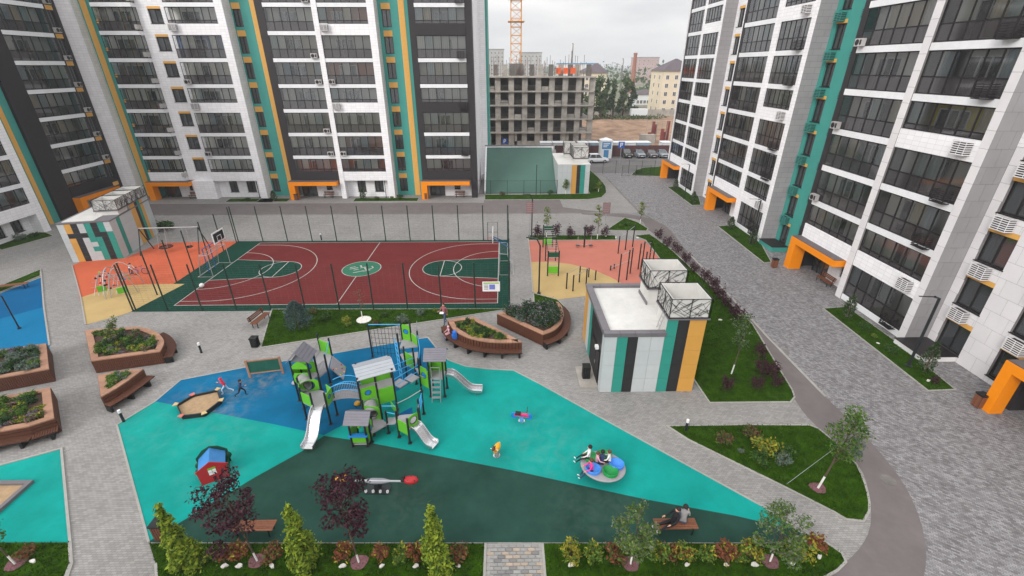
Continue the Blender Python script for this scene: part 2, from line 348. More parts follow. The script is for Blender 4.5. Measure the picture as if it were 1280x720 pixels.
structure('drain_gutter', ribbon(MB(), px((757, 221), (775, 240), (800, 266)) + [(19.4, 53)], .28, .004, .010, False), 'concrete_dark')
kerb(px((862, 318), (905, 362), (960, 422), (1032, 496)), False, .16, .03)
# --- playground rubber
play = px((146, 531), (194, 502), (226, 475), (313, 458), (416, 442), (520, 424), (535, 422), (547, 437), (560, 450), (582, 458), (610, 461.5), (642, 463), (675, 480), (747, 520), (860, 582), (955, 634), (1003, 667), (1004, 678), (186, 678))
structure('rubber_floor', MB().sheet(play, .008), 'rub_teal')
structure('rubber_floor', MB().sheet(px((226, 475), (313, 458), (416, 442), (520, 424), (535, 422), (547, 437), (560, 450), (495, 490), (431, 530), (405, 544), (340, 530), (194, 502)), .012), 'rub_blue')
structure('rubber_floor', MB().sheet(px((186, 677), (320, 596), (378, 564), (405, 545), (459, 553), (640, 588), (805, 624), (920, 645), (1000, 664), (1004, 678), (186, 678)), .012), 'rub_dark')
kerb(play[-1:] + play[:-2], False, .09, .03)
# --- left edge: blue pitch and teal sand-pit floor
structure('rubber_floor', MB().sheet(px((-60, 380), (0, 367), (51.5, 347), (55, 384), (63, 440), (-60, 470)), .008), 'rub_skyblue')
structure('rubber_floor', MB().sheet(px((-60, 380), (0, 367), (51.5, 347), (55, 384), (0, 398.6), (-60, 413)), .012), 'rub_navy')
kerb(px((51.5, 340), (55, 384), (62, 432)), False)
structure('rubber_floor', MB().sheet(px((-60, 598), (0, 582), (77, 561), (88, 678), (-60, 678)), .008), 'rub_teal')
kerb(px((-60, 598), (0, 582), (77, 561), (88, 678), (90, 705), (80, 735)), False)
# --- ball court
CX0, CX1, CY0, CY1 = -26.87, -.65, 33.0, 47.5
structure('rubber_floor', MB().sheet([(-29.6, 32.0), (.35, 32.0), (.35, 48.1), (-29.6, 48.1)], .008), 'rub_court')
def arc(cx, cy, r, a0, a1, n=28, sy=1.0): return [(cx + r * math.cos(R(a0 + (a1 - a0) * i / n)), cy + r * sy * math.sin(R(a0 + (a1 - a0) * i / n))) for i in range(n + 1)]
CM = (CY0 + CY1) / 2; XM = (CX0 + CX1) / 2
structure('court_floor', MB().sheet([(CX0, CY0), (CX1, CY0), (CX1, CY1), (CX0, CY1)], .012), 'rub_red')
for sx, x0 in ((1, CX0), (-1, CX1)):
    key = [(x0, CM - 2.45), (x0 + sx * 5.4, CM - 1.85)] + arc(x0 + sx * 5.4, CM, 1.85, -90 if sx > 0 else 270, 90, 24) + [(x0, CM + 2.45)]
    structure('court_key', MB().sheet(key, .016), 'rub_court')
structure('court_centre', MB().sheet(arc(XM, CM, 1.8, 0, 350, 35), .016), 'rub_spot')
ln = MB(); lz = .022; lw = .07
ribbon(ln, [(CX0, CY0), (CX1, CY0), (CX1, CY1), (CX0, CY1)], lw, lz, lz); ribbon(ln, [(XM, CY0), (XM, CM - 1.8)], lw, lz, lz, False); ribbon(ln, [(XM, CM + 1.8), (XM, CY1)], lw, lz, lz, False)
ribbon(ln, arc(XM, CM, 1.8, 0, 350, 35), lw, lz, lz)
for sx, x0 in ((1, CX0), (-1, CX1)):
    a = -90 if sx > 0 else 270
    ribbon(ln, [(x0, CM - 2.45), (x0 + sx * 5.4, CM - 1.85)] + arc(x0 + sx * 5.4, CM, 1.85, a, 90, 24) + [(x0, CM + 2.45)], lw, lz, lz, False)
    ribbon(ln, [(x0 + sx * 5.4, CM - 1.85), (x0 + sx * 5.4, CM + 1.85)], lw, lz + .001, lz + .001, False)
    ribbon(ln, arc(x0 + sx * 5.4, CM, 1.85, 90, 270 if sx > 0 else -90, 24), lw, lz + .002, lz + .002, False)
    ribbon(ln, [(x0, CM - 6.55), (x0 + sx * 1.9, CM - 6.55)] + arc(x0 + sx * 1.9, CM, 6.55, a, 90, 40) + [(x0, CM + 6.55)], lw, lz + .003, lz + .003, False)
    ribbon(ln, arc(x0, CM, 4.3, a, 90, 30), lw, lz + .004, lz + .004, False)
    ribbon(ln, [(x0, CM - 1.7), (x0 - sx * 1.4, CM - 1.7), (x0 - sx * 1.4, CM + 1.7), (x0, CM + 1.7)], lw, lz, lz, False)
structure('court_markings', ln, 'line_white')
# lettering band printed on the centre spot: short strokes, as faint as in the photograph
em = MB()
for i, (dx, dy, w, h) in enumerate([(-.95, .35, .55, .12), (-.75, .05, .8, .13), (-.45, -.25, .5, .12), (-.2, .55, .16, .5), (.15, .3, .7, .14), (.35, 0, .16, .7), (.75, -.15, .6, .13), (.6, -.5, .7, .13), (.95, .35, .13, .5), (-.1, -.75, 1.0, .12)]):
    em.rbox((XM + dx, CM + dy, .024), w, h, .002, R(28))
structure('court_markings', em, 'line_white')
# --- left training ground, right fitness ground
structure('rubber_floor', MB().sheet(px((90, 332), (107, 325), (156, 323), (200, 304), (252, 302)) + [(-29.62, 48.1), (-29.62, 32.0)] + px((152, 394), (107, 406)), .008), 'rub_orange')
structure('rubber_floor', MB().sheet(px((101, 372), (125, 364), (155, 357), (192, 355), (231, 355)) + [(-29.63, 32.0)] + px((152, 394), (107, 406)), .012), 'rub_yellow')
kerb(px((90, 332), (101, 372), (107, 406)), False)
structure('rubber_floor', MB().sheet(px((660, 301), (806, 300.5), (829, 329), (852, 356), (852, 366), (734, 370), (698, 374.5), (666, 365.5)), .008), 'rub_pink')
structure('rubber_floor', MB().sheet(px((663, 327.6), (690, 327.5), (712, 330), (733, 335), (748, 340), (764, 347), (777, 354), (800, 366), (734, 370), (698, 374.5), (666, 365.5)), .012), 'rub_yellow')
kerb(px((660, 295), (663.5, 327.6), (666, 366)), False)
# --- pavers laid one by one where the path runs out under the window
p0 = W(607, 680); p1 = W(678, 680)
pz = structure('paver_path', MB().box(p0[0], p1[0], 7.0, p0[1], -.05, .002), 'kerb')
C('brick_grey', (138, 136, 134), rough=.85, var=.1, scale=6, objvar=.10, bump=.3)
C('brick_sand', (158, 144, 130), rough=.85, var=.1, scale=6, objvar=.10, bump=.3)
C('brick_dark', (116, 114, 114), rough=.85, var=.1, scale=6, objvar=.10, bump=.3)
bd = []
for nm in ('brick_grey', 'brick_sand', 'brick_dark'):
    b = MB(); b.add([(-.142, -.067, 0), (.142, -.067, 0), (.142, .067, 0), (-.142, .067, 0), (-.135, -.06, .03), (.135, -.06, .03), (.135, .06, .03), (-.135, .06, .03)],
                    [(4, 5, 6, 7), (0, 1, 5, 4), (1, 2, 6, 5), (2, 3, 7, 6), (3, 0, 4, 7)]); bd.append(b.data('paver_brick', nm))
nb = 0
y = p0[1] - .12
row = 0
while y > 9.6:
    x = p0[0] + .2 + (.15 if row % 2 else 0)
    while x < p1[0] - .14:
        inst('paver_brick', bd[rnd.choices((0, 1, 2), (6, 2, 2))[0]], pz, (x, y, .002 + rnd.uniform(0, .004)), rnd.uniform(-.01, .01)); nb += 1
        x += .3
    y -= .15; row += 1
kerb([p0, (p0[0], 7)], False); kerb([p1, (p1[0], 7)], False)
# --- lawns
LAWN = []
def lawn(poly, dens=0, edge=True):
    structure('lawn', MB().sheet(poly, .045), 'grass_soil')
    if edge is True: kerb(poly, True, .09, .06)
    elif edge: kerb(poly[edge:], False, .09, .06)
    if dens: LAWN.append((poly, dens))
lawn(px((326, 435), (340, 387)) + [W(637, 386.5)] + px((545, 401), (470, 412.5)), 200)
lawn(px((793, 295), (812, 293), (835, 309), (882, 352), (940, 405), (990, 488), (993, 497), (988, 503), (887, 504), (864, 470)) + [(11.5, 27.8), (11.5, 33)] + px((852, 356), (829, 329), (807, 300.5)), 160)
lawn(px((834, 533), (930, 531.5)) + _rp(px((1012, 532), (1023, 536.5), (1046, 556.5), (1070, 581), (1084, 616), (1086, 640), (1079, 652), (1058, 650), (1043, 641))) + px((976, 607), (860, 550)), 260)
lawn(px((680, 680), (1004, 680), (1007, 667)) + _rp(px((1031, 678), (1052, 692), (1057, 703), (1046, 714))) + [W(980, 750), (p1[0] + .06, W(980, 750)[1])], 300, 2)
lawn(px((187, 680), (606, 680)) + [(p0[0] - .06, 8.6), W(200, 770), W(195, 705)], 300, 3)
lawn(px((-60, 679), (87, 679), (89, 704), (82, 722), (60, 790), (-90, 790)), 300, 1)
lawn(px((758, 288), (768, 281), (781, 272.5), (797, 278), (810, 286), (808, 289)), 60)
lawn(px((660, 294.5), (769, 294.5), (770, 300.3), (660, 300.6)), 60)
lawn(px((606, 243.5), (606, 250), (735, 249.5), (752, 247), (758, 241), (757, 233), (748, 222), (738, 213)) + [(12.95, 80), (12.95, 68.2), W(660, 243.5)], 20)
lawn(px((667, 367), (697, 375), (712, 390), (690, 400), (668, 395)), 100)
lawn(px((738, 388), (731, 389), (732, 415), (738, 414)), 100)
lawn([W(834, 234), W(865, 257), W(876, 256.5), (28.9, 66.6), (28.2, 72.8)], 20)
lawn([W(897, 283), W(955, 329), W(964, 328), (28.1, 46.8), (28.1, 52.6), W(914, 282)], 40)
lawn([W(1029, 386), W(1160, 489), W(1194, 487.5), (27.5, 26.9), (27.5, 32.6), W(1057, 384)], 120)
lawn(px((789, 219), (795, 213), (803, 210), (829, 208), (838, 212), (829, 221)), 10)
lawn(px((2, 313), (67, 295), (55, 290), (-20, 302)), 20)
lawn(px((-40, 385), (0, 366), (51, 345), (51, 337), (0, 358), (-40, 374)), 40)
for a, b in ((281, 340), (320, 358), (440, 521), (196, 200)):
    if b - a > 10: lawn([(W(a, 253)[0], 64.3), (W(b, 253)[0], 64.3), (W(b, 252)[0], 66.1), (W(a, 252)[0], 66.1)], 12)
def inside(P, poly):
    x, y = P[:, 0], P[:, 1]; c = np.zeros(len(P), bool); n = len(poly)
    for i in range(n):
        (x1, y1), (x2, y2) = poly[i], poly[(i + 1) % n]
        if y1 == y2: continue
        k = ((y1 > y) != (y2 > y)) & (x < (x2 - x1) * (y - y1) / (y2 - y1) + x1); c ^= k
    return c
RG = np.random.default_rng(5)
def np_mesh(name, V, Fc, mats, mi=None, k=3):
    "fast mesh from numpy triangles (k=3) or quads (k=4)"
    me = bpy.data.meshes.new(name); nf = len(Fc)
    me.vertices.add(len(V)); me.vertices.foreach_set('co', np.asarray(V, np.float32).ravel())
    me.loops.add(nf * k); me.loops.foreach_set('vertex_index', np.asarray(Fc, np.int32).ravel())
    me.polygons.add(nf); me.polygons.foreach_set('loop_start', np.arange(nf, dtype=np.int32) * k)
    for m in mats: me.materials.append(M[m])
    if mi is not None: me.polygons.foreach_set('material_index', np.asarray(mi, np.int32))
    me.update(calc_edges=True); return me
for i, rgb in enumerate(((44, 70, 10), (58, 86, 16), (36, 60, 8))): C('blade%d' % i, rgb, rough=.9, var=.25, scale=1.5, spec=.03)
for poly, dens in LAWN:
    A = np.array(poly); lo, hi = A.min(0), A.max(0)
    n = int(min((hi - lo)[0] * (hi - lo)[1] * dens, 60000)); P = RG.uniform(lo, hi, (n, 2)); P = P[inside(P, poly)]; n = len(P)
    if n < 10: continue
    a = RG.uniform(0, 6.28, n); h = RG.uniform(.04, .10, n); w = RG.uniform(.012, .03, n); l = RG.uniform(-.05, .05, (n, 2))
    dx, dy = np.cos(a) * w, np.sin(a) * w; z = np.full(n, .04)
    V = np.stack([np.stack([P[:, 0] - dx, P[:, 1] - dy, z], 1), np.stack([P[:, 0] + dx, P[:, 1] + dy, z], 1), np.stack([P[:, 0] + l[:, 0], P[:, 1] + l[:, 1], z + h], 1)], 1).reshape(-1, 3)
    inst('grass', np_mesh('grass', V, np.arange(n * 3).reshape(-1, 3), ['blade0', 'blade1', 'blade2'], RG.integers(0, 3, n)), None, kind='stuff', label='short mown grass blades of the courtyard lawns', category='grass')
# ================================================================== APARTMENT BLOCKS
ST = 3.06
tile_mat('tile_white', srgb(236, 234, 236), srgb(206, 203, 205), .6, .3, mortar=.012, var=.03, offset=0, axes='wall', big=.05, bump=.15)
tile_mat('tile_grey', srgb(154, 151, 153), srgb(124, 121, 123), 1.2, .51, mortar=.014, var=.03, offset=.5, axes='wall', big=.06, bump=.2)
C('panel_white', (222, 219, 220), rough=.5, var=.03, scale=.6, objvar=.025, dirt=.05); C('panel_grey', (152, 149, 151), rough=.5, var=.03, scale=.6, objvar=.03, dirt=.05); C('panel_joint', (128, 124, 124), rough=.9)
def ramp_mat(name, stops, rough=.8):
    m = bpy.data.materials.new(name); m.use_nodes = True; nt = m.node_tree; b = nt.nodes['Principled BSDF']; b.inputs['Roughness'].default_value = rough
    oi = nt.nodes.new('ShaderNodeObjectInfo'); cr = nt.nodes.new('ShaderNodeValToRGB'); cr.color_ramp.interpolation = 'CONSTANT'
    e = cr.color_ramp.elements
    while len(e) < len(stops): e.new(.5)
    for i, (p, c) in enumerate(stops): e[i].position = p; e[i].color = srgb(*c) + (1,)
    nt.links.new(oi.outputs['Random'], cr.inputs['Fac']); nt.links.new(cr.outputs['Color'], b.inputs['Base Color']); MATS[name] = m
ramp_mat('inner_wall', [(0, (224, 220, 210)), (.3, (206, 204, 198)), (.5, (232, 229, 222)), (.72, (196, 186, 170)), (.86, (218, 208, 194)), (.96, (190, 130, 100))])
ramp_mat('curtain', [(0, (206, 204, 196)), (.3, (176, 186, 184)), (.55, (196, 184, 160)), (.75, (150, 164, 170)), (.9, (222, 218, 210))])
C('inner_yellow', (196, 176, 48), rough=.8, var=.05); C('inner_orange', (196, 104, 70), rough=.8, var=.05); C('inner_blue', (120, 140, 176), rough=.8, var=.05)
def back_wall_data(w, h, v, wallmat='inner_wall'):
    "rear wall of a loggia: plaster with a window and balcony door"
    mb = MB(); r = random.Random(v * 13 + 1); a = w * r.uniform(.2, .42); dw = 2.3
    mb.box(0, a, 0, .06, 0, h, 0); mb.box(a + dw, w, 0, .06, 0, h, 0); mb.box(a, a + dw, 0, .06, 2.25, h, 0); mb.box(a + .8, a + dw, 0, .06, 0, .8, 0)
    mb.box(a, a + .75, .05, .07, 0, 2.25, 2); mb.box(a + .8, a + dw, .05, .07, .8, 2.25, 2)
    for x0, x1, z0, z1 in ((a, a + .07, 0, 2.25), (a + .75, a + .85, 0, 2.25), (a + dw - .07, a + dw, .8, 2.25), (a + 1.5, a + 1.57, .8, 2.25), (a, a + dw, 2.18, 2.25), (a + .8, a + dw, .8, .87)): mb.box(x0, x1, -.02, .05, z0, z1, 1)
    return mb.data('back_wall', [wallmat, 'white_paint', 'glass_dark'])
class Col:
    "shared meshes of one loggia column"
    def __init__(s, w, n):
        s.w, s.n = w, n; s.cache = {}
    def get(s, lo, hi, split):
        key = (round(lo, 2), round(hi, 2), round(split, 2))
        if key in s.cache: return s.cache[key]
        w, n = s.w, s.n; fr = MB()
        for i in range(n + 1):
            x = w * i / n; fr.box(max(0, x - .035), min(w, x + .035), -.03, .05, lo, hi)
        for z, t in ((lo, .08), (split - .04, .08), (hi - .08, .08)):
            for i in range(n): fr.box(w * i / n + .035, w * (i + 1) / n - .035, -.025, .045, z, z + t)
        pw = w / n - .07
        up = MB().add([(0, 0, 0), (pw, 0, 0), (pw, 0, hi - split - .12), (0, 0, hi - split - .12)], [(0, 1, 2, 3)]).data('upper_pane', 'glass_upper')
        dn = MB().add([(0, 0, 0), (pw, 0, 0), (pw, 0, split - lo - .12), (0, 0, split - lo - .12)], [(0, 1, 2, 3)]).data('lower_pane', 'glass_lower')
        s.cache[key] = (fr.data('balcony', 'frame_dark'), up, dn, pw); return s.cache[key]
def loggia(root, u0, u1, yp, zk, col, tall=False, band='white_band', bw=None, wall=None, bandflush=0.0, top=None):
    w = u1 - u0; lo = .95 if tall else .15; hi = (top or ST) - .3
    split = lo + .38 if tall else lo + 1.05
    fr, up, dn, pw = col.get(lo, hi, split)
    b = inst('balcony', fr, root, (u0, yp, zk))
    sl = MB().box(0, w, -.1 if not tall else -.12, 1.3, -.3, lo - .001)
    key = ('slab', tall, band, round(lo, 2))
    if key not in col.cache: col.cache[key] = sl.data('slab_band', band)
    inst('slab_band', col.cache[key], b, (0, 0, 0))
    v = rnd.randrange(3); key = ('bw', v, wall)
    if key not in col.cache: col.cache[key] = back_wall_data(w, ST - .3 - .15, v, wall or 'inner_wall')
    inst('back_wall', col.cache[key], b, (0, .88, .14))
    for i in range(col.n):
        x = w * i / col.n + .035
        inst('upper_pane', up, b, (x, .01, split + .04)); inst('lower_pane', dn, b, (x, .01, lo + .08))
    key = ('cur', round(hi - split, 2))
    if key not in col.cache:
        cu = MB(); q = 8; ww = w / col.n
        for i in range(q): cu.add([(ww * i / q, .04 * (i % 2), 0), (ww * (i + 1) / q, .04 * ((i + 1) % 2), 0), (ww * (i + 1) / q, .04 * ((i + 1) % 2), hi - split + .9), (ww * i / q, .04 * (i % 2), hi - split + .9)], [(0, 1, 2, 3)])
        col.cache[key] = cu.data('curtain', 'curtain')
    for i in rnd.sample(range(col.n), rnd.choice((0, 1, 2, 2, 3, 4))): inst('curtain', col.cache[key], b, (w * i / col.n, .22, split - .9))
    return b
def wall_part(root, x0, x1, y0, y1, z0, z1, m, name='wall'): return MB().box(x0, x1, y0, y1, z0, z1).build(name, m, root)
WINC = {}
def window(root, x0, x1, y, z0, z1, accent='ochre', accent_h=.28, mull=.5, curtain=True, sill=True):
    w, h = x1 - x0, z1 - z0; key = (round(w, 2), round(h, 2), mull)
    if key not in WINC:
        f = MB(); t = .08
        f.box(0, t, 0, .1, 0, h); f.box(w - t, w, 0, .1, 0, h); f.box(t, w - t, 0, .1, 0, t); f.box(t, w - t, 0, .1, h - t, h)
        if mull: f.box(w * mull - .045, w * mull + .045, .005, .095, t, h - t)
        p = MB().add([(t, .06, t), (w - t, .06, t), (w - t, .06, h - t), (t, .06, h - t)], [(0, 1, 2, 3)])
        rm = MB().box(0, w, .32, .34, 0, h)  # dark sheet stands in for the unlit room behind the pane
        cu = MB(); q = 8; cw = w * .42
        for i in range(q): cu.add([(cw * i / q, .03 * (i % 2), .1), (cw * (i + 1) / q, .03 * ((i + 1) % 2), .1), (cw * (i + 1) / q, .03 * ((i + 1) % 2), h - .1), (cw * i / q, .03 * (i % 2), h - .1)], [(0, 1, 2, 3)])
        WINC[key] = (f.data('window', 'frame_dark'), p.data('pane', 'glass_dark'), rm.data('dark_room_sheet', 'dark_wall'), cu.data('curtain', 'curtain'), MB().box(-.05, w + .05, -.2, .02, -.05, 0).data('sill', 'frame_dark'))
    f, p, rm, cu, sl = WINC[key]
    b = inst('window', f, root, (x0, y + .14, z0)); inst('pane', p, b); inst('dark_room_sheet', rm, b)
    if sill: inst('sill', sl, b)
    if curtain and rnd.random() < .7: inst('curtain', cu, b, (w * rnd.choice((.06, .5)), .2, 0))
    if accent: MB().box(x0, x1, y - .015, y + .2, z1, z1 + accent_h).build('accent_panel', accent, root)
    return b
def win_wall(root, u0, u1, y, yb, z0, z1, wins, zs, m, accent='ochre', **k):
    "a wall of thickness y..yb with a grid of real window openings; wins = [(a,b)], zs = [(lo,hi)]"
    xs = [u0]
    for a, b in wins: xs += [a, b]
    xs.append(u1)
    mb = MB()
    for i in range(0, len(xs), 2): mb.box(xs[i], xs[i + 1], y, yb, z0, z1)
    for a, b in wins:
        zz = [z0] + [v for s in zs for v in s] + [z1]
        for i in range(0, len(zz), 2): mb.box(a, b, y, yb, zz[i], zz[i + 1])
    mb.build('wall', m, root)
    for a, b in wins:
        for lo, hi in zs: window(root, a, b, y, lo, hi, accent, **k)
ac_mb = MB().box(0, .8, -.34, 0, 0, .55)
ac_mb.tube([(.28, -.35, .27), (.28, -.342, .27)], .22, 16, 1); ac_mb.box(.56, .76, -.346, -.34, .1, .45, 1)
C('ac_grey', (176, 172, 170), rough=.5, var=.08, objvar=.15)
AC = ac_mb.data('air_conditioner', ['ac_grey', 'frame_dark'])
def basket_data(mname, w=1.0, h=.75, d=.5, fill=True):
    mb = MB()
    for i in range(7):
        z = h * i / 6; t = .05
        mb.box(0, w, -d, -d + .02, z, z + t); mb.box(0, .02, -d + .021, 0, z, z + t); mb.box(w - .02, w, -d + .021, 0, z, z + t)
    for x in (.03, w / 2, w - .06): mb.box(x, x + .03, -d + .022, -d + .04, .026, h)
    mb.box(.03, w - .03, -d + .05, 0, -.02, .0)
    if fill: mb.box(.05, w - .05, -d + .09, -.02, .03, h - .06, 1)  # dark box stands in for the unit and the shade inside
    return mb.data('air_conditioner_basket', [mname, 'frame_dark'])
BK_W, BK_T, BK_D = basket_data('white_paint'), basket_data('teal_wall'), basket_data('frame_dark', fill=False)
def portal(root, u0, u1, y_front, y_wall, ztop, leg=.85, zb=0.0, back=1.0, legd=None):
    "orange L-shaped porch frame with a dark door, side glass and pale wall behind"
    mb = MB(); mb.box(u0, u0 + leg, y_front, (y_front + legd) if legd else y_wall, zb, ztop - .55); mb.box(u0, u1, y_front, y_wall, ztop - .55, ztop)
    p = mb.build('portal_frame', 'orange_portal', root)
    MB().box(u0 + .05, u1 - .05, y_front + .05, y_wall, ztop, ztop + .06).build('porch_roof', 'portal_top', p)
    yw = y_wall + back; w = u1 - u0
    MB().box(u0 + leg + 2.3, u0 + leg + 3.7, yw, yw + .2, 0, ztop - .3).box(u0 + leg + 4.6, u1 + .2, yw, yw + .2, 0, ztop - .3).box(u0 + leg + 3.7, u0 + leg + 4.6, yw, yw + .2, 0, .9).build('wall', 'tile_white', root)
    d = MB(); x = u0 + leg + .2
    for i in range(4): d.box(x + i * .68, x + i * .68 + .06, yw, yw + .1, 0, 2.3)
    d.box(x, x + 2.1, yw, yw + .1, 2.3, 2.4)
    dd = d.build('entrance_door', 'frame_dark', root)
    for i in range(3): MB().add([(x + i * .68 + .06, yw + .05, .05), (x + i * .68 + .68, yw + .05, .05), (x + i * .68 + .68, yw + .05, 2.3), (x + i * .68 + .06, yw + .05, 2.3)], [(0, 1, 2, 3)]).build('pane', 'glass_dark', dd)
    window(root, u0 + leg + 3.7, u0 + leg + 4.6, yw, .9, 2.2, None, sill=False)
    MB().box(u0 + leg, u1, yw + .25, yw + .3, 0, ztop - .3).build('wall', 'dark_wall', root)  # dark sheet, its colour stands in for the shaded depth of the entrance
def levels(k0, k1, z0): return [(k, z0 + k * ST) for k in range(k0, k1)]
# ---------------------------------------------------------------- back block (faces the camera), local x = world X, local y = 0 at Y 66.3
BK = thing('apartment_block', 'long white, teal and charcoal apartment block behind the ball court', 'apartment building', (0, 66.3, 0))
z0 = 2.9; NL = 9; TOP = z0 + NL * ST + .4
MB().box(-55.2, -4.2, 1.95, 16, 0, TOP - .3).build('core', 'concrete_dark', BK)
wall_part(BK, -58, -3.9, .3, 16.2, TOP - .3, TOP, 'coping', 'roof')
COLS = [(-50.7, -45.75, 6, 'white_band'), (-41.84, -35.6, 7, 'white_band'), (-29.75, -23.75, 6, 'white_band'), (-23.1, -16.95, 6, 'white_band'), (-11.1, -4.85, 6, 'white_band')]
for ci, (a, b, n, band) in enumerate(COLS):
    col = Col(b - a, n)
    for k, z in levels(0, NL, z0):
        tall = (ci in (1, 3, 4) and k % 3 == 0) or k == 0
        bm = 'dark_wall' if tall and ci in (2, 4) else ('tile_white' if tall else band)
        wl = {(1, 5): 'inner_blue', (2, 0): 'inner_orange', (3, 0): 'inner_orange'}.get((ci, k))
        lg = loggia(BK, a, b, 0, z, col, tall, bm, wall=wl)
        if ci in (2,) and k in (1, 2, 4, 5, 7): inst('air_conditioner', AC, BK, (b - 1.0, -.1, z + .16))
        elif ci in (1, 3) and k in (1, 3, 4, 6): inst('air_conditioner_basket' if k % 3 == 0 else 'air_conditioner', BK_W if k % 3 == 0 else AC, BK, (a + .1, -.12, z + .18))
        elif ci == 4 and k % 2: inst('air_conditioner_basket', BK_D, BK, (b - 1.2, -.1, z + .16))
        elif ci == 0: inst('air_conditioner', AC, BK, (b + .12, .5, z + .3), -math.pi / 2)
# side glass of the projecting loggia column
for k, z in levels(0, NL, z0):
    o = inst('balcony_side_frame', MB().box(0, .06, 0, .06, .15, ST - .3).box(0, .06, .62, .68, .15, ST - .3).box(0, .06, .06, .62, 1.16, 1.24).data('balcony_side_frame', 'frame_dark') if k == 0 else bs, BK, (-45.78, .0, z)); bs = o.data
    inst('side_pane', MB().add([(0, .06, 1.24), (0, .62, 1.24), (0, .62, ST - .3), (0, .06, ST - .3)], [(0, 1, 2, 3)]).data('side_pane', 'glass_upper') if k == 0 else sp, o, (.03, 0, 0)); sp = o.children[0].data
W_ = lambda *a, **k: wall_part(BK, *a, **k)
W_(-55.5, -53.45, .5, 1.95, 0, TOP, 'tile_white'); W_(-53.45, -53.25, 1.7, 1.95, 0, TOP, 'teal_wall'); W_(-53.25, -52.5, 1.66, 1.95, 0, TOP, 'ochre', name='stripe'); W_(-52.5, -50.72, 1.7, 1.95, 0, TOP, 'teal_wall')
W_(-51.15, -50.72, .35, 1.66, 0, TOP, 'teal_wall')
for k, z in levels(0, NL, z0): MB().box(-50.7, -50.4, .0, .3, z + 1.0, z + 1.35).build('accent_panel', 'ochre', BK)
zs = [(z0 + k * ST - 2.1, z0 + k * ST - .45) for k in range(1, NL + 1)]
win_wall(BK, -45.74, -41.84, .65, 1.95, 2.6, TOP, [(-44.4, -42.75)], [(a + .05, b) for a, b in zs if a > 2.65], 'tile_white')
W_(-35.6, -34.6, -.15, 1.95, 0, TOP, 'tile_white', name='pillar')
for a, wa, wb, ya, yb, e in ((-34.6, -34.45, -33.4, -32.1, -31.45, -30.75), (-16.05, -15.6, -14.45, -13.4, -12.65, -11.9)):
    zs2 = [(z0 + k * ST - 2.35, z0 + k * ST - .35) for k in range(0, NL + 1)]
    win_wall(BK, a, ya, 1.7, 1.95, 0, TOP, [(wa, wb)], zs2, 'teal_wall', accent_h=.68, sill=False)
    W_(ya, yb, 1.66, 1.95, 0, TOP, 'ochre', name='stripe'); W_(yb, e, 1.7, 1.95, 0, TOP, 'teal_wall')
W_(-30.75, -29.75, .0, 1.95, 2.6, TOP, 'dark_wall', name='pillar'); W_(-23.75, -23.1, -.2, 1.95, 0, TOP, 'tile_white', name='pillar'); W_(-16.95, -16.05, -.15, 1.95, 0, TOP, 'tile_white', name='pillar')
W_(-11.9, -11.1, .0, 1.95, 2.6, TOP, 'dark_wall', name='pillar'); W_(-4.85, -4.0, -.02, 1.95, 0, TOP, 'dark_wall', name='pillar')
W_(-4.2, -3.98, 1.95, 16, 0, TOP, 'tile_white', name='end_wall'); W_(-4.2, -2.9, 16.01, 24, 0, TOP, 'tile_white', name='end_wall'); W_(-2.9, -2.6, 16.02, 24, 2.5, TOP, 'teal_wall', name='end_wall')
# ground storey
for a, b in ((-51.0, -44.9), (-30.9, -24.0), (-12.0, -5.0)): portal(BK, a, b, -1.0, .15, z0 - .3)
for a, b in ((-41.84, -35.6), (-23.1, -16.95)):
    m = (a + b) / 2
    win_wall(BK, a, b, .9, 1.95, 0, z0 - .3, [(m - 1.6, m - .4), (m + .9, m + 2.2)], [(.75, 2.35)], 'tile_white', None)
W_(-44.9, -41.84, -.15, 1.95, 0, 2.6, 'tile_white'); W_(-45.74, -44.9, .9, 1.95, 0, 2.6, 'tile_white')
# ---------------------------------------------------------------- right block (faces the road); local x = -Y, local y = X - 28.1
RB = thing('apartment_block', 'near apartment block with white pillars and dark glazed loggias along the paved road', 'apartment building', (28.1, 0, 0), -math.pi / 2)
z0 = 3.4; TOP = z0 + NL * ST + .4
MB().box(-79.2, -5.8, 1.95, 16, 0, TOP - .3).build('core', 'concrete_dark', RB)
wall_part(RB, -79.4, -5.6, -.2, 16.2, TOP - .3, TOP, 'coping', 'roof')
V_ = lambda *a, **k: wall_part(RB, *a, **k)
RC = [(-40.3, -34.0, 6, 0), (-33.35, -27.27, 6, -1), (-60.4, -53.6, 6, 0), (-52.55, -47.4, 6, -1), (-78.4, -73.2, 5, 0), (-72.6, -67.3, 6, -1)]
for ci, (a, b, n, k0) in enumerate(RC):
    col = Col(b - a, n)
    for k, z in levels(k0, NL, z0):
        tall = (k == 0) or (k0 == -1 and k % 3 == 0)
        wl = 'inner_yellow' if (ci, k) == (1, 3) else ('inner_orange' if (ci, k) == (1, 0) else None)
        loggia(RB, a, b, 0, z, col, tall, 'tile_white' if tall else 'white_band', wall=wl)
        if k0 == -1 and ci < 4: inst('air_conditioner_basket', BK_W if tall else BK_D, RB, (b - 1.35, -.12, z + (.05 if tall else .12)))
        if k0 == 0 and ci == 0 and k % 2: inst('air_conditioner', AC, RB, (a + .05, -.14, z + .16))
for a, b, m in ((-40.95, -40.3, 'dark_wall'), (-61.0, -60.4, 'dark_wall'), (-79.0, -78.4, 'dark_wall')):
    V_(a, b, -.02, 1.95, 0, TOP, m, name='pillar')
for a, b in ((-53.6, -52.55), (-47.4, -46.62), (-73.2, -72.6), (-67.3, -66.62)): V_(a, b, -.15, 1.95, 0, TOP, 'tile_white', name='pillar')
# grey tiled returns facing the camera side
for u in (-46.62, -66.62): V_(u, u + .02, -.15, 1.45, 0, TOP, 'tile_grey', name='return_wall')
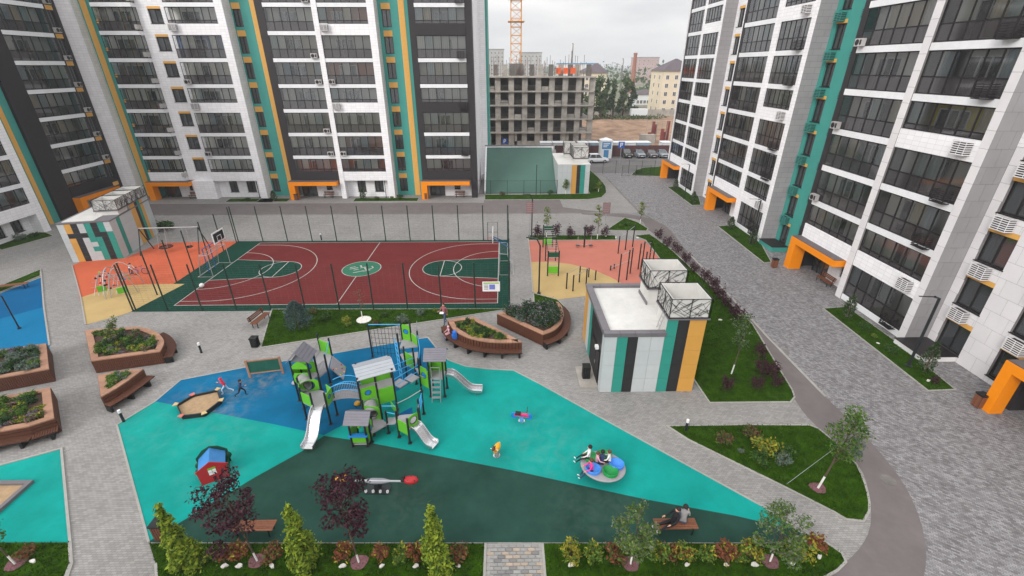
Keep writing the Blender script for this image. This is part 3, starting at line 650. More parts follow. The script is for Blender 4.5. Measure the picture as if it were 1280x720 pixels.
# near pillars and walls in panels that can be told apart
PANC = {}
def panels(root, u0, u1, z0, z1, pw, ph, y, holes=(), m='panel_white', side=None, stagger=False):
    "cladding panels 14 mm proud of a joint-coloured backing; side = plane x for panels that face along +x"
    nz = max(1, round((z1 - z0) / ph)); ph = (z1 - z0) / nz
    for j in range(nz):
        za, zb = z0 + j * ph, z0 + (j + 1) * ph
        nu = max(1, round((u1 - u0) / pw)); du = (u1 - u0) / nu
        xs = [u0 + du * i for i in range(nu + 1)]
        if stagger and j % 2: xs = [u0] + [u0 + du * (i + .5) for i in range(nu)] + [u1]
        for i in range(len(xs) - 1):
            a, b = xs[i], xs[i + 1]
            segs = [(a, b, za, zb)]
            for (ha, hb, hz0, hz1) in holes:
                nx = []
                for (a_, b_, c_, d_) in segs:
                    if b_ <= ha or a_ >= hb or d_ <= hz0 or c_ >= hz1: nx.append((a_, b_, c_, d_)); continue
                    if a_ < ha: nx.append((a_, ha, c_, d_))
                    if b_ > hb: nx.append((hb, b_, c_, d_))
                    a2, b2 = max(a_, ha), min(b_, hb)
                    if c_ < hz0: nx.append((a2, b2, c_, hz0))
                    if d_ > hz1: nx.append((a2, b2, hz1, d_))
                segs = nx
            for (a_, b_, c_, d_) in segs:
                if b_ - a_ < .06 or d_ - c_ < .06: continue
                g = .009; key = (round(b_ - a_, 3), round(d_ - c_, 3), m, side is not None)
                if key not in PANC:
                    w, h = b_ - a_ - 2 * g, d_ - c_ - 2 * g
                    PANC[key] = (MB().box(0, w, -.014, 0, 0, h) if side is None else MB().box(0, .014, 0, w, 0, h)).data('panel', m)
                inst('panel', PANC[key], root, (a_ + g, y, c_ + g) if side is None else (side, a_ + g, c_ + g))
bk1 = wall_part(RB, -34.0, -33.35, -.15, 1.95, 0, TOP, 'panel_joint', 'pillar'); panels(bk1, -34.0, -33.35, 0, TOP, .65, 1.02, -.15)
bk2 = wall_part(RB, -27.27, -26.68, -.15, 1.95, 0, TOP, 'panel_joint', 'pillar'); panels(bk2, -27.27, -26.68, 0, TOP, .6, 1.02, -.15)
panels(bk2, -.15, 1.42, 0, TOP, .8, 1.02, 0, m='panel_grey', side=-26.68, stagger=True)
zsw = [(.43 + ST * k, 2.33 + ST * k) for k in range(0, NL + 1)]
wn = [(-26.05, -24.25), (-22.35, -20.55), (-14.0, -12.2), (-10.6, -8.8)]
zlo = [z for z in zsw]
def s0_wall():
    xs = [-26.68, -26.05, -24.25, -22.35, -20.55, -14.0, -12.2, -10.6, -8.8, -5.8]
    mb = MB(); zz = [0] + [v for q in zlo for v in q] + [TOP]
    for i in range(0, len(xs), 2): mb.box(xs[i], xs[i + 1], 1.43, 1.95, 0, TOP)
    for a, b in wn:
        for i in range(0, len(zz), 2): mb.box(a, b, 1.43, 1.95, zz[i], zz[i + 1])
    w = mb.build('wall', 'panel_joint', RB)
    holes = [(a, b, lo, hi + .3) for a, b in wn for lo, hi in zlo]
    panels(w, -26.66, -19.8, 0, 13.3, 1.2, .51 * 2, 1.43, holes, stagger=True)
    MB().box(-26.66, -5.8, 1.416, 1.43, 13.31, TOP).box(-19.79, -5.8, 1.416, 1.43, 3.2, 13.30).build('cladding', 'tile_white', w)
    for a, b in wn:
        for i, (lo, hi) in enumerate(zlo):
            if lo > 25: continue
            window(RB, a, b, 1.43, lo, hi, 'ochre', .3)
            if i: inst('air_conditioner_basket', BK_W, RB, (a + .35, 1.40, lo - .85))
s0_wall()
portal(RB, -19.9, -12.8, -1.14, .25, 3.25, leg=.55, back=.6, legd=.75)
MB().box(-19.9, -12.8, .26, 1.40, 2.7, 3.24).box(-19.9, -19.6, .26, 1.40, 0, 2.69).build('porch_dark_lining', 'dark_wall', RB)  # dark colour stands in for the shade inside the near porch opening
MB().box(-26.6, -24.3, -.9, 1.4, .0, .38).build('plinth', 'white_paint', RB); MB().box(-26.64, -24.26, -.94, 1.4, .385, .43).build('plinth_cover', 'frame_dark', RB)
# teal recess and white recess with windows
zsw2 = [(.45 + ST * k, 2.45 + ST * k) for k in range(0, NL + 1)]
win_wall(RB, -46.6, -40.95, 1.43, 1.95, 0, TOP, [(-46.05, -44.65), (-42.6, -41.35)], [(a, b) for a, b in zsw2 if b < 31], 'teal_wall', accent_h=.3)
for lo, hi in zsw2[1:9]:
    for u in (-46.0, -42.6): inst('air_conditioner_basket', BK_T, RB, (u, 1.42, lo - .9))
MB().box(-46.6, -44.0, -.3, 1.4, 0, .5).build('plinth', 'teal_wall', RB); MB().box(-46.65, -43.95, -.35, 1.4, .505, .55).build('plinth_cover', 'frame_dark', RB)
win_wall(RB, -66.6, -61.0, 1.43, 1.95, 0, TOP, [(-65.9, -64.4), (-63.1, -61.7)], [(a, b) for a, b in zsw2 if b < 31], 'tile_white', accent_h=.3)
for a, b, ap in ((-40.4, -34.2, 0), (-60.1, -54.0, 0), (-79.6, -73.4, 0)): portal(RB, a, b, -1.0, .1, 3.05)
V_(-79.4, -79.2, -.1, 16, 0, TOP, 'tile_white', name='end_wall')
# ---------------------------------------------------------------- left wing (faces right); local x = Y, local y = -(X + 55.4)
LW = thing('apartment_block', 'charcoal and teal apartment wing beside the small striped pavilion', 'apartment building', (-55.4, 0, 0), math.pi / 2)
z0 = 2.55; TOP = z0 + NL * ST + .4
MB().box(34, 66.2, 1.6, 14, 0, TOP - .3).build('core', 'concrete_dark', LW)
U_ = lambda *a, **k: wall_part(LW, *a, **k)
col = Col(6.5, 6); col2 = Col(6.0, 6)
for k, z in levels(0, NL, z0):
    loggia(LW, 58.4, 64.9, 0, z, col, k == 0, 'dark_wall' if k == 0 else 'white_band')
    loggia(LW, 45.4, 51.4, -1.6, z, col2, k == 0, 'tile_white' if k == 0 else 'white_band')
    loggia(LW, 38.8, 44.8, -1.6, z, col2, k == 0, 'tile_white' if k == 0 else 'white_band')
U_(55.9, 58.4, -.05, 1.6, 0, TOP, 'dark_wall', name='pillar'); U_(51.4, 52.3, -1.75, 1.6, 0, TOP, 'tile_white', name='pillar'); U_(44.8, 45.4, -1.75, 1.6, 0, TOP, 'tile_white', name='pillar')
zs3 = [(z0 + k * ST - 2.35, z0 + k * ST - .35) for k in range(0, NL + 1)]
win_wall(LW, 52.3, 54.4, .3, 1.6, 0, TOP, [(52.6, 53.9)], zs3, 'teal_wall', accent_h=.6, sill=False)
U_(54.4, 54.95, .26, 1.6, 0, TOP, 'ochre', name='stripe'); U_(54.95, 55.9, .3, 1.6, 0, TOP, 'teal_wall')
win_wall(LW, 64.9, 66.75, -.03, 1.6, 0, TOP, [(65.2, 66.2)], zs3, 'dark_wall', accent_h=.5, sill=False)
for lo, hi in zs3[1:9]: inst('air_conditioner', AC, LW, (65.1, -.05, hi - .1 + .7))
portal(LW, 58.3, 65.0, -1.0, .15, z0 - .3)
win_wall(LW, 38, 51.4, -.6, 1.6, 0, z0 - .3, [(43, 44.4), (47.2, 48.4), (49.3, 50.5)], [(.6, 2.1)], 'tile_white', None)
# ================================================================== PAVILIONS, FENCES, LAMPS, RAMP
def lattice(mb, w, h, m=0, seed=1, along='x', off=0.0):
    "pattern of slanted bars filling a rectangle, as on the vent cages"
    r = random.Random(seed); t = .022
    for a, b in (((0, 0), (w, 0)), ((w, 0), (w, h)), ((w, h), (0, h)), ((0, h), (0, 0)), ((w / 2, 0), (w / 2, h))):
        P = [(a[0], off, a[1]), (b[0], off, b[1])] if along == 'x' else [(off, a[0], a[1]), (off, b[0], b[1])]
        mb.tube(P, t, 4, m)
    n = int(w * 11)
    for i in range(n):
        x = w * (i + r.uniform(.1, .9)) / n; z = r.uniform(0, h); ang = r.choice((R(62), R(118), R(35), R(145))) + r.uniform(-.15, .15); l = r.uniform(.3, .8)
        x0, z0, x1, z1 = x - l * math.cos(ang), z - l * math.sin(ang), x + l * math.cos(ang), z + l * math.sin(ang)
        c = lambda xx, zz: (min(max(xx, 0), w), min(max(zz, 0), h))
        a, b = c(x0, z0), c(x1, z1)
        P = [(a[0], off, a[1]), (b[0], off, b[1])] if along == 'x' else [(off, a[0], a[1]), (off, b[0], b[1])]
        mb.tube(P, .011, 4, m)
def cage(root, x0, x1, y0, y1, z0, z1, seed):
    "white vent box behind a dark slanted-bar cage"
    mb = MB()
    lattice(mb, x1 - x0, z1 - z0, seed=seed); n = len(mb.v); mb.v = [(v[0] + x0, v[1] + y0, v[2] + z0) for v in mb.v]
    m2 = MB(); lattice(m2, x1 - x0, z1 - z0, seed=seed + 1); mb.add([(v[0] + x0, v[1] + y1, v[2] + z0) for v in m2.v], m2.f)
    for xx, sd in ((x0, 2), (x1, 3)):
        m2 = MB(); lattice(m2, y1 - y0, z1 - z0, seed=seed + sd, along='y'); mb.add([(v[0] + xx, v[1] + y0, v[2] + z0) for v in m2.v], m2.f)
    c = mb.build('vent_cage', 'black', root)
    e = .07; b = MB(); t = .04
    b.box(x0 + e, x1 - e, y0 + e, y0 + e + t, z0, z1 - .02).box(x0 + e, x1 - e, y1 - e - t, y1 - e, z0, z1 - .02).box(x0 + e, x0 + e + t, y0 + e + t, y1 - e - t, z0, z1 - .02).box(x1 - e - t, x1 - e, y0 + e + t, y1 - e - t, z0, z1 - .02).box(x0 + e, x1 - e, y0 + e, y1 - e, z0, z0 + .03)
    b.build('vent_screen', 'roof_membrane', c)
    MB().box(x0 - .05, x1 + .05, y0 - .05, y1 + .05, z0 - .09, z0 - .01).build('vent_base', 'coping', c)
for nm, rgb in (('kp_white', (180, 185, 186)), ('kp_teal', (44, 138, 124)), ('kp_black', (40, 40, 42)), ('kp_ochre', (200, 148, 70))): C(nm, rgb, rough=.5, var=.03, scale=.7, objvar=.03, dirt=.05)
def stripe_wall(root, stripes, z0, z1, rows, face, y, backing='panel_joint'):
    "vertical colour stripes, each cut in panels; stripes = [(a,b,mat,ztop)]; face x: wall along x at y; face y: wall along y at x=y"
    for a, b, m, zt in stripes:
        n = max(1, round((b - a) / .62)) if b - a > .8 else 1
        for q in range(n):
            a_, b_ = a + (b - a) * q / n, a + (b - a) * (q + 1) / n
            zz = [z0 + (z1 - z0) * j / rows for j in range(rows + 1)]
            if zt > z1 + .05: zz.append(zt)
            for j in range(len(zz) - 1):
                g = .007
                mb = MB().box(a_ + g, b_ - g, y - .02, y, zz[j] + g, zz[j + 1] - g) if face == 'x' else MB().box(y - .02, y, a_ + g, b_ - g, zz[j] + g, zz[j + 1] - g)
                mb.build('panel', m, root)
# --- middle pavilion
KX0, KX1, KY0, KY1, KH = 5.55, 11.1, 21.6, 27.9, 4.12
K1 = thing('service_pavilion', 'white pavilion with teal, black and ochre stripes and two caged roof vents', 'pavilion', (0, 0, 0))
wl = MB().box(KX0, KX1, KY0, KY1, 0, KH - .25).build('wall', 'panel_joint', K1)
w = KX1 - KX0; s0 = KX0
xs = [0, .92, 1.42, 1.92, 2.92, 3.52, 4.05, 4.58, 5.05, 5.55]
seq = ['kp_white', 'kp_teal', 'kp_black', 'kp_white', 'kp_white', 'kp_teal', 'kp_black', 'kp_ochre']
xb = [0, .72, 1.28, 1.82, 2.55, 3.30, 3.90, 4.55, 5.55]
xb = [0, .70, 1.30, 1.88, 2.62, 3.36, 3.98, 4.62, 5.55]
SH = 4.95
stripe_wall(wl, [(s0 + xb[i], s0 + xb[i + 1], seq[i], SH if i >= 5 else KH - .2) for i in range(8)], 0, KH - .25, 4, 'x', KY0)
stripe_wall(wl, [(KY0, KY0 + .45, 'kp_white', 0), (KY0 + 3.6, KY0 + 4.3, 'kp_teal', 0), (KY0 + 4.3, KY0 + 5.2, 'kp_white', 0), (KY0 + 5.2, KY1, 'kp_ochre', 0)], 0, KH - .25, 4, 'y', KX0)
stripe_wall(wl, [(KY0 + .45, KY0 + 3.6, 'kp_black', 0)], 2.5, KH - .25, 2, 'y', KX0)
MB().box(KX0 - .012, KX0 - .002, KY0 + .5, KY0 + 3.55, 0, 2.45).build('door_black_sheet', 'black', wl)  # flat black sheet on the wall behind the doors, no real depth
dr = MB().box(KX0 - .05, KX0 - .015, KY0 + .7, KY0 + 1.7, .12, 2.3).box(KX0 - .05, KX0 - .015, KY0 + 1.76, KY0 + 2.76, .12, 2.3).build('door', 'frame_dark', K1)
MB().box(KX0 - .09, KX0 - .052, KY0 + 1.55, KY0 + 1.6, 1.0, 1.25).build('handle', 'steel', dr)
MB().box(KX0 - .25, KX0 - .055, KY0 + .9, KY0 + 1.2, 2.42, 2.6).build('door_lamp', 'white_paint', K1)
MB().box(KX0 - 1.1, KX0 - .03, KY0 + .3, KY0 + 2.4, .0, .14).build('door_step', 'concrete', K1)
rf = MB().box(KX0 + .3, KX1 - .3, KY0 + .3, KY1 - .3, KH - .24, KH - .16).build('roof', 'roof_membrane', K1)
def coping_run(root, a, b, axis, c0, c1, z, n):
    for i in range(n):
        p, q = a + (b - a) * i / n + .008, a + (b - a) * (i + 1) / n - .008
        (MB().box(p, q, c0, c1, KH - .24, z) if axis == 'x' else MB().box(c0, c1, p, q, KH - .24, z)).build('coping_sheet', 'coping', root)
coping_run(rf, KX0 - .06, 9.0, 'x', KY0 - .08, KY0 + .3, KH, 4); coping_run(rf, KX0 - .06, KX1, 'x', KY1 - .3, KY1 + .08, KH + .02, 6)
coping_run(rf, KY0 + .3, KY1 - .3, 'y', KX0 - .08, KX0 + .34, KH + .01, 5); coping_run(rf, KY0 + 2.2, KY1 - .3, 'y', KX1 - .3, KX1 + .06, KH + .01, 4)
sh = MB().box(9.05, KX1 - .003, KY0 + .003, KY0 + 2.0, KH - .3, SH).build('vent_shaft', 'roof_membrane', K1); cage(sh, 8.95, KX1 + .08, KY0 - .08, KY0 + 2.05, SH + .1, SH + 1.28, 3)
s2 = MB().box(8.9, KX1 - .06, KY0 + 3.6, KY0 + 5.3, KH - .3, SH + .1).build('vent_shaft', 'roof_membrane', K1); cage(s2, 8.8, KX1 + .05, KY0 + 3.5, KY0 + 5.4, SH + .2, SH + 1.38, 9)
MB().box(8.84, 8.9, KY0 + 3.54, KY0 + 5.36, KH - .15, KH + .05).build('flashing', 'coping', s2)
lad = MB()
for x in (0, .35): lad.tube([(8.7, KY0 + .5 + x, KH - .15), (8.95, KY0 + .5 + x, KH + 1.0)], .02, 5)
for i in range(4): lad.tube([(8.73 + i * .06, KY0 + .5, KH + .1 + i * .26), (8.73 + i * .06, KY0 + .85, KH + .1 + i * .26)], .015, 5)
lad.build('roof_ladder', 'galv', K1)
# --- left pavilion (turned a little), with three cages and patchwork stripes
K2 = thing('service_pavilion', 'small pavilion with patchwork teal, black and ochre panels beside the nest swing', 'pavilion', (-42.75, 42.3, 0), R(13))
KL, KD, KH2 = 4.35, 8.2, 3.85
wl = MB().box(0, KL, 0, KD, 0, KH2).build('wall', 'panel_joint', K2)
rows = 8
pat = ["WOWWTKTW", "WOKWTKTW", "WKKBTTKW", "WOKWWTKT", "WOKWWTKT", "WOKWTTKT", "WOKWTTKT", "WOKWWTKT"]
pat = ["WOKWTKTW", "WOKWTKTW", "WKKBTKKT", "WOKWTTKT", "WOKWWTKT", "WOKWTTKT", "WOKWWTKT", "WOKWWTKT"]
pm = {'W': 'kp_white', 'O': 'kp_ochre', 'K': 'kp_black', 'T': 'kp_teal', 'B': 'kp_black'}
for r_ in range(rows):
    for c_ in range(8):
        x0, x1 = KL * c_ / 8, KL * (c_ + 1) / 8; zb = KH2 * (7 - r_) / 8
        MB().box(x0 + .006, x1 - .006, -.02, 0, zb + .006, zb + KH2 / 8 - .006).build('panel', pm[pat[r_][c_]], wl)
for i, (a, b, m) in enumerate([(0, 1.1, 'kp_white'), (1.1, 1.8, 'kp_teal'), (1.8, 4.2, 'kp_white'), (4.2, 5.2, 'kp_ochre'), (5.2, 5.75, 'kp_black'), (5.75, 6.3, 'kp_teal'), (6.3, 6.9, 'kp_ochre'), (6.9, 8.2, 'kp_white')]):
    for j in range(4):
        zb = (KH2 + (.5 if a > 3.9 else 0)) * j / 4; zt = (KH2 + (.5 if a > 3.9 else 0)) * (j + 1) / 4
        MB().box(KL, KL + .02, a + .006, b - .006, zb + .006, zt - .006).build('panel', m, wl)
rf = MB().box(-.05, KL + .05, -.05, KD + .05, KH2 + .0, KH2 + .12).build('roof', 'coping', K2); MB().box(.3, KL - 1.4, .3, KD - .3, KH2 + .12, KH2 + .16).build('roof_sheet', 'roof_membrane', rf)
for i in range(3):
    y0 = 2.0 + i * 2.15
    s_ = MB().box(KL - 1.95, KL - .03, y0, y0 + 1.8, KH2 + .13, KH2 + .55).build('vent_shaft', 'roof_membrane', K2); cage(s_, KL - 2.0, KL + .08, y0 - .05, y0 + 1.9, KH2 + .65, KH2 + 1.65, 20 + i)
# --- ramp cover with sloping green roof, its pavilion and railing
C('green_roof', (70, 102, 92), rough=.8, var=.06, scale=.4, dirt=.06)
RP = thing('parking_ramp', 'sloping dark green ramp roof with pale edges behind the lawn', 'ramp', (0, 0, 0))
MB().add([(-2.9, 68.6, .12), (7.9, 68.6, .12), (7.9, 78.6, 5.2), (-2.9, 78.6, 5.2)], [(0, 1, 2, 3)]).add([(-2.9, 68.6, 0), (7.9, 68.6, 0), (7.9, 78.6, 0), (-2.9, 78.6, 0), (-2.9, 68.6, .1), (7.9, 68.6, .1), (7.9, 78.6, 5.15), (-2.9, 78.6, 5.15)], [(0, 1, 5, 4), (1, 2, 6, 5), (2, 3, 7, 6), (3, 0, 4, 7)]).build('roof_slope', 'green_roof', RP)
MB().box(-3.2, 8.2, 78.6, 78.95, 0, 5.45).build('top_wall', 'tile_white', RP); MB().box(-3.25, 8.25, 78.55, 79.0, 5.45, 5.55).build('coping_strip', 'coping', RP)
MB().add([(-3.1, 68.5, 0), (-2.9, 68.5, 0), (-2.9, 78.5, 0), (-3.1, 78.5, 0), (-3.1, 68.5, .4), (-2.9, 68.5, .4), (-2.9, 78.5, 5.44), (-3.1, 78.5, 5.44)], [(4, 5, 6, 7), (0, 1, 5, 4), (1, 2, 6, 5), (3, 0, 4, 7)]).build('side_wall', 'tile_white', RP)
K3 = thing('service_pavilion', 'white pavilion with ochre, black and teal stripes at the foot of the green ramp roof', 'pavilion', (7.95, 68.3, 0))
wl = MB().box(0, 4.75, 0, 9.5, 0, 4.3).build('wall', 'panel_joint', K3)
for a, b, m in ((0, 2.05, 'kp_white'), (2.05, 2.8, 'kp_ochre'), (2.8, 3.35, 'kp_black'), (3.35, 4.05, 'kp_teal'), (4.05, 4.75, 'kp_white')): stripe_wall(wl, [(a, b, m, 0)], 0, 4.3, 4, 'x', 0)
stripe_wall(wl, [(i * 1.58, i * 1.58 + 1.58, 'kp_white', 0) for i in range(6)], 0, 4.3, 2, 'y', 0)
MB().box(-.05, 4.8, -.05, 9.55, 4.3, 4.42).build('roof', 'roof_membrane', K3)
for i in range(3):
    s_ = MB().box(2.5 - (i > 1) * .9, 4.6 - (i > 1) * 1.3, 1.6 + i * 2.1, 3.4 + i * 2.1, 4.43, 4.9).build('vent_shaft', 'roof_membrane', K3); cage(s_, 2.4 - (i > 1) * .9, 4.7 - (i > 1) * 1.3, 1.55 + i * 2.1, 3.45 + i * 2.1, 5.0, 6.6, 40 + i)
def railing(name, label, pts, h, step=.14, post=2.6, m='post_dark', panel=None):
    "fence of posts, two rails and thin bars between each pair of posts"
    root = thing(name, label, 'fence', (pts[0][0], pts[0][1], 0)); o = Vector(pts[0])
    for a, b in zip(pts, pts[1:]):
        a, b = Vector(a) - o, Vector(b) - o; l = (b - a).length; d = (b - a) / l; n = max(1, round(l / post))
        for i in range(n + 1):
            p = a + d * l * i / n; MB().rbox((p.x, p.y, h / 2), .06, .06, h).build('post', m, root)
            if i < n:
                q = a + d * l * (i + 1) / n; bars = MB()
                bars.tube([(p.x, p.y, h - .08), (q.x, q.y, h - .08)], .02, 4); bars.tube([(p.x, p.y, .15), (q.x, q.y, .15)], .02, 4)
                k = max(2, int((q - p).length / step))
                for j in range(1, k): w_ = p + (q - p) * j / k; bars.tube([(w_.x, w_.y, .15), (w_.x, w_.y, h - .08)], .009, 3, 0, False)
                bars.build('bar_panel', m, root)
    return root
railing('bar_fence', 'dark bar fence in front of the sloping green roof', [(-4.6, 68.25), (7.9, 68.25)], 2.1)
railing('bar_fence', 'dark bar fence and gates closing the courtyard towards the car park', [(13.0, 82.6), (27.0, 82.6)], 2.3, .16, 2.4)
railing('bar_fence', 'dark bar fence beside the gate lawn at the far porch', [(20.6, 80.3), (28.0, 80.0)], 1.9, .16, 2.4)
# --- ball court fence: posts with thin wires
C('wire', (96, 106, 108), rough=.5, metal=.3)
def net_fence(label, a, b, h, n, skip=()):
    a, b = Vector(a), Vector(b); root = thing('court_fence', label, 'fence', (a.x, a.y, 0), group=None); d = b - a
    for i in range(n + 1):
        p = d * i / n; MB().tube([(p.x, p.y, 0), (p.x, p.y, h)], .058, 6).build('post', 'post_green', root)
        if i < n and i not in skip:
            q = d * (i + 1) / n; wm = MB(); k = int(h / .2)
            for j in range(k + 1): wm.tube([(p.x, p.y, .1 + (h - .2) * j / k), (q.x, q.y, .1 + (h - .2) * j / k)], .0035, 3, 0, False)
            m_ = int((q - p).length / .5)
            for j in range(1, m_): t = p + (q - p) * j / m_; wm.tube([(t.x, t.y, .1), (t.x, t.y, h - .1)], .003, 3, 0, False)
            wm.build('wire_panel', 'wire', root)
C('post_green', (30, 52, 44), rough=.45, var=.1)
net_fence('tall post and wire fence along the back of the ball court', (-29.5, 48.0), (.3, 48.0), 4.0, 11)
net_fence('tall post and wire fence along the lawn side of the ball court', (-29.5, 32.1), (.3, 32.1), 4.0, 11)
net_fence('post and wire fence between the ball court and the orange training ground', (-29.55, 32.4), (-29.55, 47.7), 4.0, 6, (2,))
net_fence('post and wire fence at the fitness ground end of the ball court', (.32, 32.4), (.32, 47.7), 4.0, 6, (3,))
gt = thing('fence_gate', 'open gate frame in the fence of the ball court', 'gate', (-1.9, 47.85, 0))
MB().tube([(0, 0, 0), (0, 0, 2.1), (1.1, 0, 2.1), (1.1, 0, 0)], .03, 6).tube([(0, 0, 1.0), (1.1, 0, 1.0)], .02, 6).build('gate_frame', 'post_green', gt)
sg = thing('court_sign', 'white and green notice board fixed on the court fence', 'sign', (W(614, 358)[0], 31.98, 0))
sgz = PY(614, 358, 31.98)[2]; sgx = PY(614, 358, 31.98)[0]; sg.location = (sgx, 31.98, 0)
MB().box(-.68, .68, -.03, -.01, sgz - .42, sgz + .42).build('board', 'white_paint', sg)
C('print_green', (150, 180, 90)); C('print_blue', (110, 120, 190))
MB().box(-.6, .6, -.036, -.031, sgz + .24, sgz + .36).build('print', 'print_green', sg); MB().box(-.15, .3, -.036, -.031, sgz - .25, sgz + .18).build('print', 'print_blue', sg)
t_ = MB()
for i in range(4): t_.box(-.56, -.22, -.036, -.031, sgz + .12 - i * .12, sgz + .16 - i * .12)
t_.build('print', 'post_dark', sg)
# --- combined goal and hoop at both ends
def goal(x, sx, label, arm):
    g = thing('goal_with_hoop', label, 'goal', (x, CM, 0)); t = .035
    f = MB(); f.tube([(0, -1.5, 0), (0, -1.5, 2.05), (0, 1.5, 2.05), (0, 1.5, 0)], t, 8); f.build('goal_frame', 'galv', g)
    b = MB()
    for y in (-1.5, 1.5): b.tube([(0, y, 2.05), (-sx * .75, y, 2.0), (-sx * 1.15, y, 0.05)], .035, 6)
    b.tube([(-sx * 1.15, -1.5, .05), (-sx * 1.15, 1.5, .05)], .03, 6); b.tube([(-sx * .75, -1.5, 2.0), (-sx * .75, 1.5, 2.0)], .03, 6); b.build('net_frame', 'galv', g)
    nt_ = MB()
    for i in range(1, 15): y = -1.5 + 3 * i / 15; nt_.tube([(0, y, 2.04), (-sx * .74, y, 1.98), (-sx * 1.13, y, .06)], .005, 3, 0, False)
    for i in range(1, 9): z = 2.0 * i / 9; nt_.tube([(-sx * (.75 + .4 * (1 - i / 9)), -1.5, z), (-sx * (.75 + .4 * (1 - i / 9)), 1.5, z)], .005, 3, 0, False)
    nt_.build('net', 'roof_light', g)
    p = MB(); 
    for y in (-.55, .55): p.tube([(-sx * .9, y, 0), (-sx * .9, y, 2.3), (sx * arm, y * .4, 3.1)], .05, 6)
    p.tube([(-sx * .9, -.55, 2.3), (-sx * .9, .55, 2.3)], .04, 6); p.build('hoop_bracket', 'hoop_blue', g)
    bb = MB().box(sx * arm - .02, sx * arm + .02, -.9, .9, 2.85, 3.9).build('backboard', 'white_paint', g)
    MB().box(sx * arm + sx * .021 - .003, sx * arm + sx * .021 + .003, -.78, .78, 2.97, 3.78).build('backboard_face', 'black', bb)
    e = MB(); xx = sx * arm + sx * .03
    for a_, b_ in (((-.3, 3.0), (.3, 3.0)), ((-.3, 3.45), (.3, 3.45)), ((-.3, 3.0), (-.3, 3.45)), ((.3, 3.0), (.3, 3.45))): e.tube([(xx, a_[0], a_[1]), (xx, b_[0], b_[1])], .03, 4)
    e.build('backboard_mark', 'white_paint', bb)
    MB().tube([(sx * (arm + .1) + sx * .23 + .23 * math.cos(q), .23 * math.sin(q), 3.05) for q in [2 * math.pi * i / 16 for i in range(17)]], .015, 5).build('hoop', 'red_paint', g)
C('hoop_blue', (40, 90, 140), rough=.4)
goal(CX0 - .15, 1, 'white goal with black basketball backboard at the orange ground end', .6)
goal(CX1 + .12, -1, 'white goal with basketball hoop at the fitness ground end', .6)
bl = MB().ball((0, 0, .2), .2, n=12); bl.build('ball', 'white_paint', loc=(*W(253, 359.5), .02), smooth=True, label='white ball bag lying near the left corner of the court', category='ball')
# --- lamps
def lamp(xb, yb, xt, yt, label, adir, alen=1.0, rise=.55, r=.07):
    X, Y, h = HT(xb, yb, xt, yt); g = thing('street_lamp', label, 'lamp', (X, Y, 0), math.atan2(adir[1], adir[0]), group='slim lamps with bent heads')
    MB().tube([(0, 0, 0), (0, 0, .12)], r * 2.2, 10).build('base', 'post_dark', g)
    MB().tube([(0, 0, .1), (0, 0, h), (alen * .3, 0, h + rise * .9)], [r, r * .9, r * .8], 8).build('pole', 'post_dark', g)
    MB().box(alen * .25, alen * 1.2, -.07, .07, h + rise * .86, h + rise * .98).build('lamp_head', 'post_dark', g)
lamp(664.5, 297, 664.5, 248, 'dark lamp with bent head at the corner of the ball court', (-1, -.1), .9, .5)
lamp(673.5, 367, 674, 307, 'dark lamp with bent head beside the yellow fitness ground', (-.7, .3), 1.0, .6)
lamp(1135, 458, 1171, 373, 'dark lamp with flat head on the lawn strip of the near block', (-1, .1), 1.0, .1, .09)
lamp(938, 305, 947, 250, 'dark lamp with flat head on the lawn strip by the middle porch', (-1, .1), 1.0, .1)
lamp(855, 249, 857, 206, 'dark lamp with flat head on the lawn strip by the far porch', (-1, .1), 1.0, .1)
lamp(670, 248.5, 670, 205, 'dark lamp pole on the lawn in front of the green ramp roof', (0, -1), .7, .1, .05)
lamp(24.5, 411, -8, 370, 'dark pole leaning over the blue floor at the left edge', (-1, .1), .8, .1, .05)
lamp(325, 247, 318, 206, 'dark lamp pole before the windows of the back block', (0, -1), .7, .1, .05)
lamp(483, 247, 480, 212, 'dark lamp pole beside the white pillar of the back block', (0, -1), .7, .1, .05)
for i, (x, y) in enumerate(((252, 441), (155, 527), (857, 539), (823, 395), (402, 300))):
    X, Y = W(x, y); b = thing('bollard_light', ['short black bollard light with white top on the paving by the court', 'short black bollard light with white top beside the planter bench', 'short black bollard light with white top on the corner of the shrub lawn', 'short bollard light with white top beside the purple hedge', 'short bollard light at the court edge'][i], 'bollard', (X, Y, 0))
    MB().tube([(0, 0, 0), (0, 0, .62)], .07, 10).build('post', 'post_dark', b); MB().tube([(0, 0, .62), (0, 0, .8)], .075, 10).build('light_head', 'white_paint', b)
# --- notice boards on posts seen by the lane
C('sign_red', (128, 104, 104), rough=.6); C('sign_print', (146, 124, 124), rough=.6)
for x, yb, yt, lab in ((662, 297, 252, 'notice board on a thin post beside the court corner lamp'), (756, 283, 253, 'reddish notice board on a thin post beside the triangular lawn')):
    X, Y, h = HT(x, yb, x, yt); s_ = thing('notice_board', lab, 'sign', (X, Y, 0))
    MB().tube([(0, 0, 0), (0, 0, h)], .035, 6).build('post', 'galv', s_); MB().box(-.45, .45, -.05, -.036, h - 1.35, h).build('board', 'sign_red', s_)
    t_ = MB()
    for i in range(5): t_.box(-.36, .36, -.056, -.051, h - .25 - i * .22, h - .17 - i * .22)
    t_.build('print', 'sign_print', s_)
# --- manhole and trench covers on the lane
for x, y in ((1110, 600), (980, 440)):
    X, Y = W(x, y); MB().tube([(0, 0, .0), (0, 0, .012)], .33, 18).build('manhole_cover', 'concrete_dark', loc=(X, Y, .004), kind='structure')
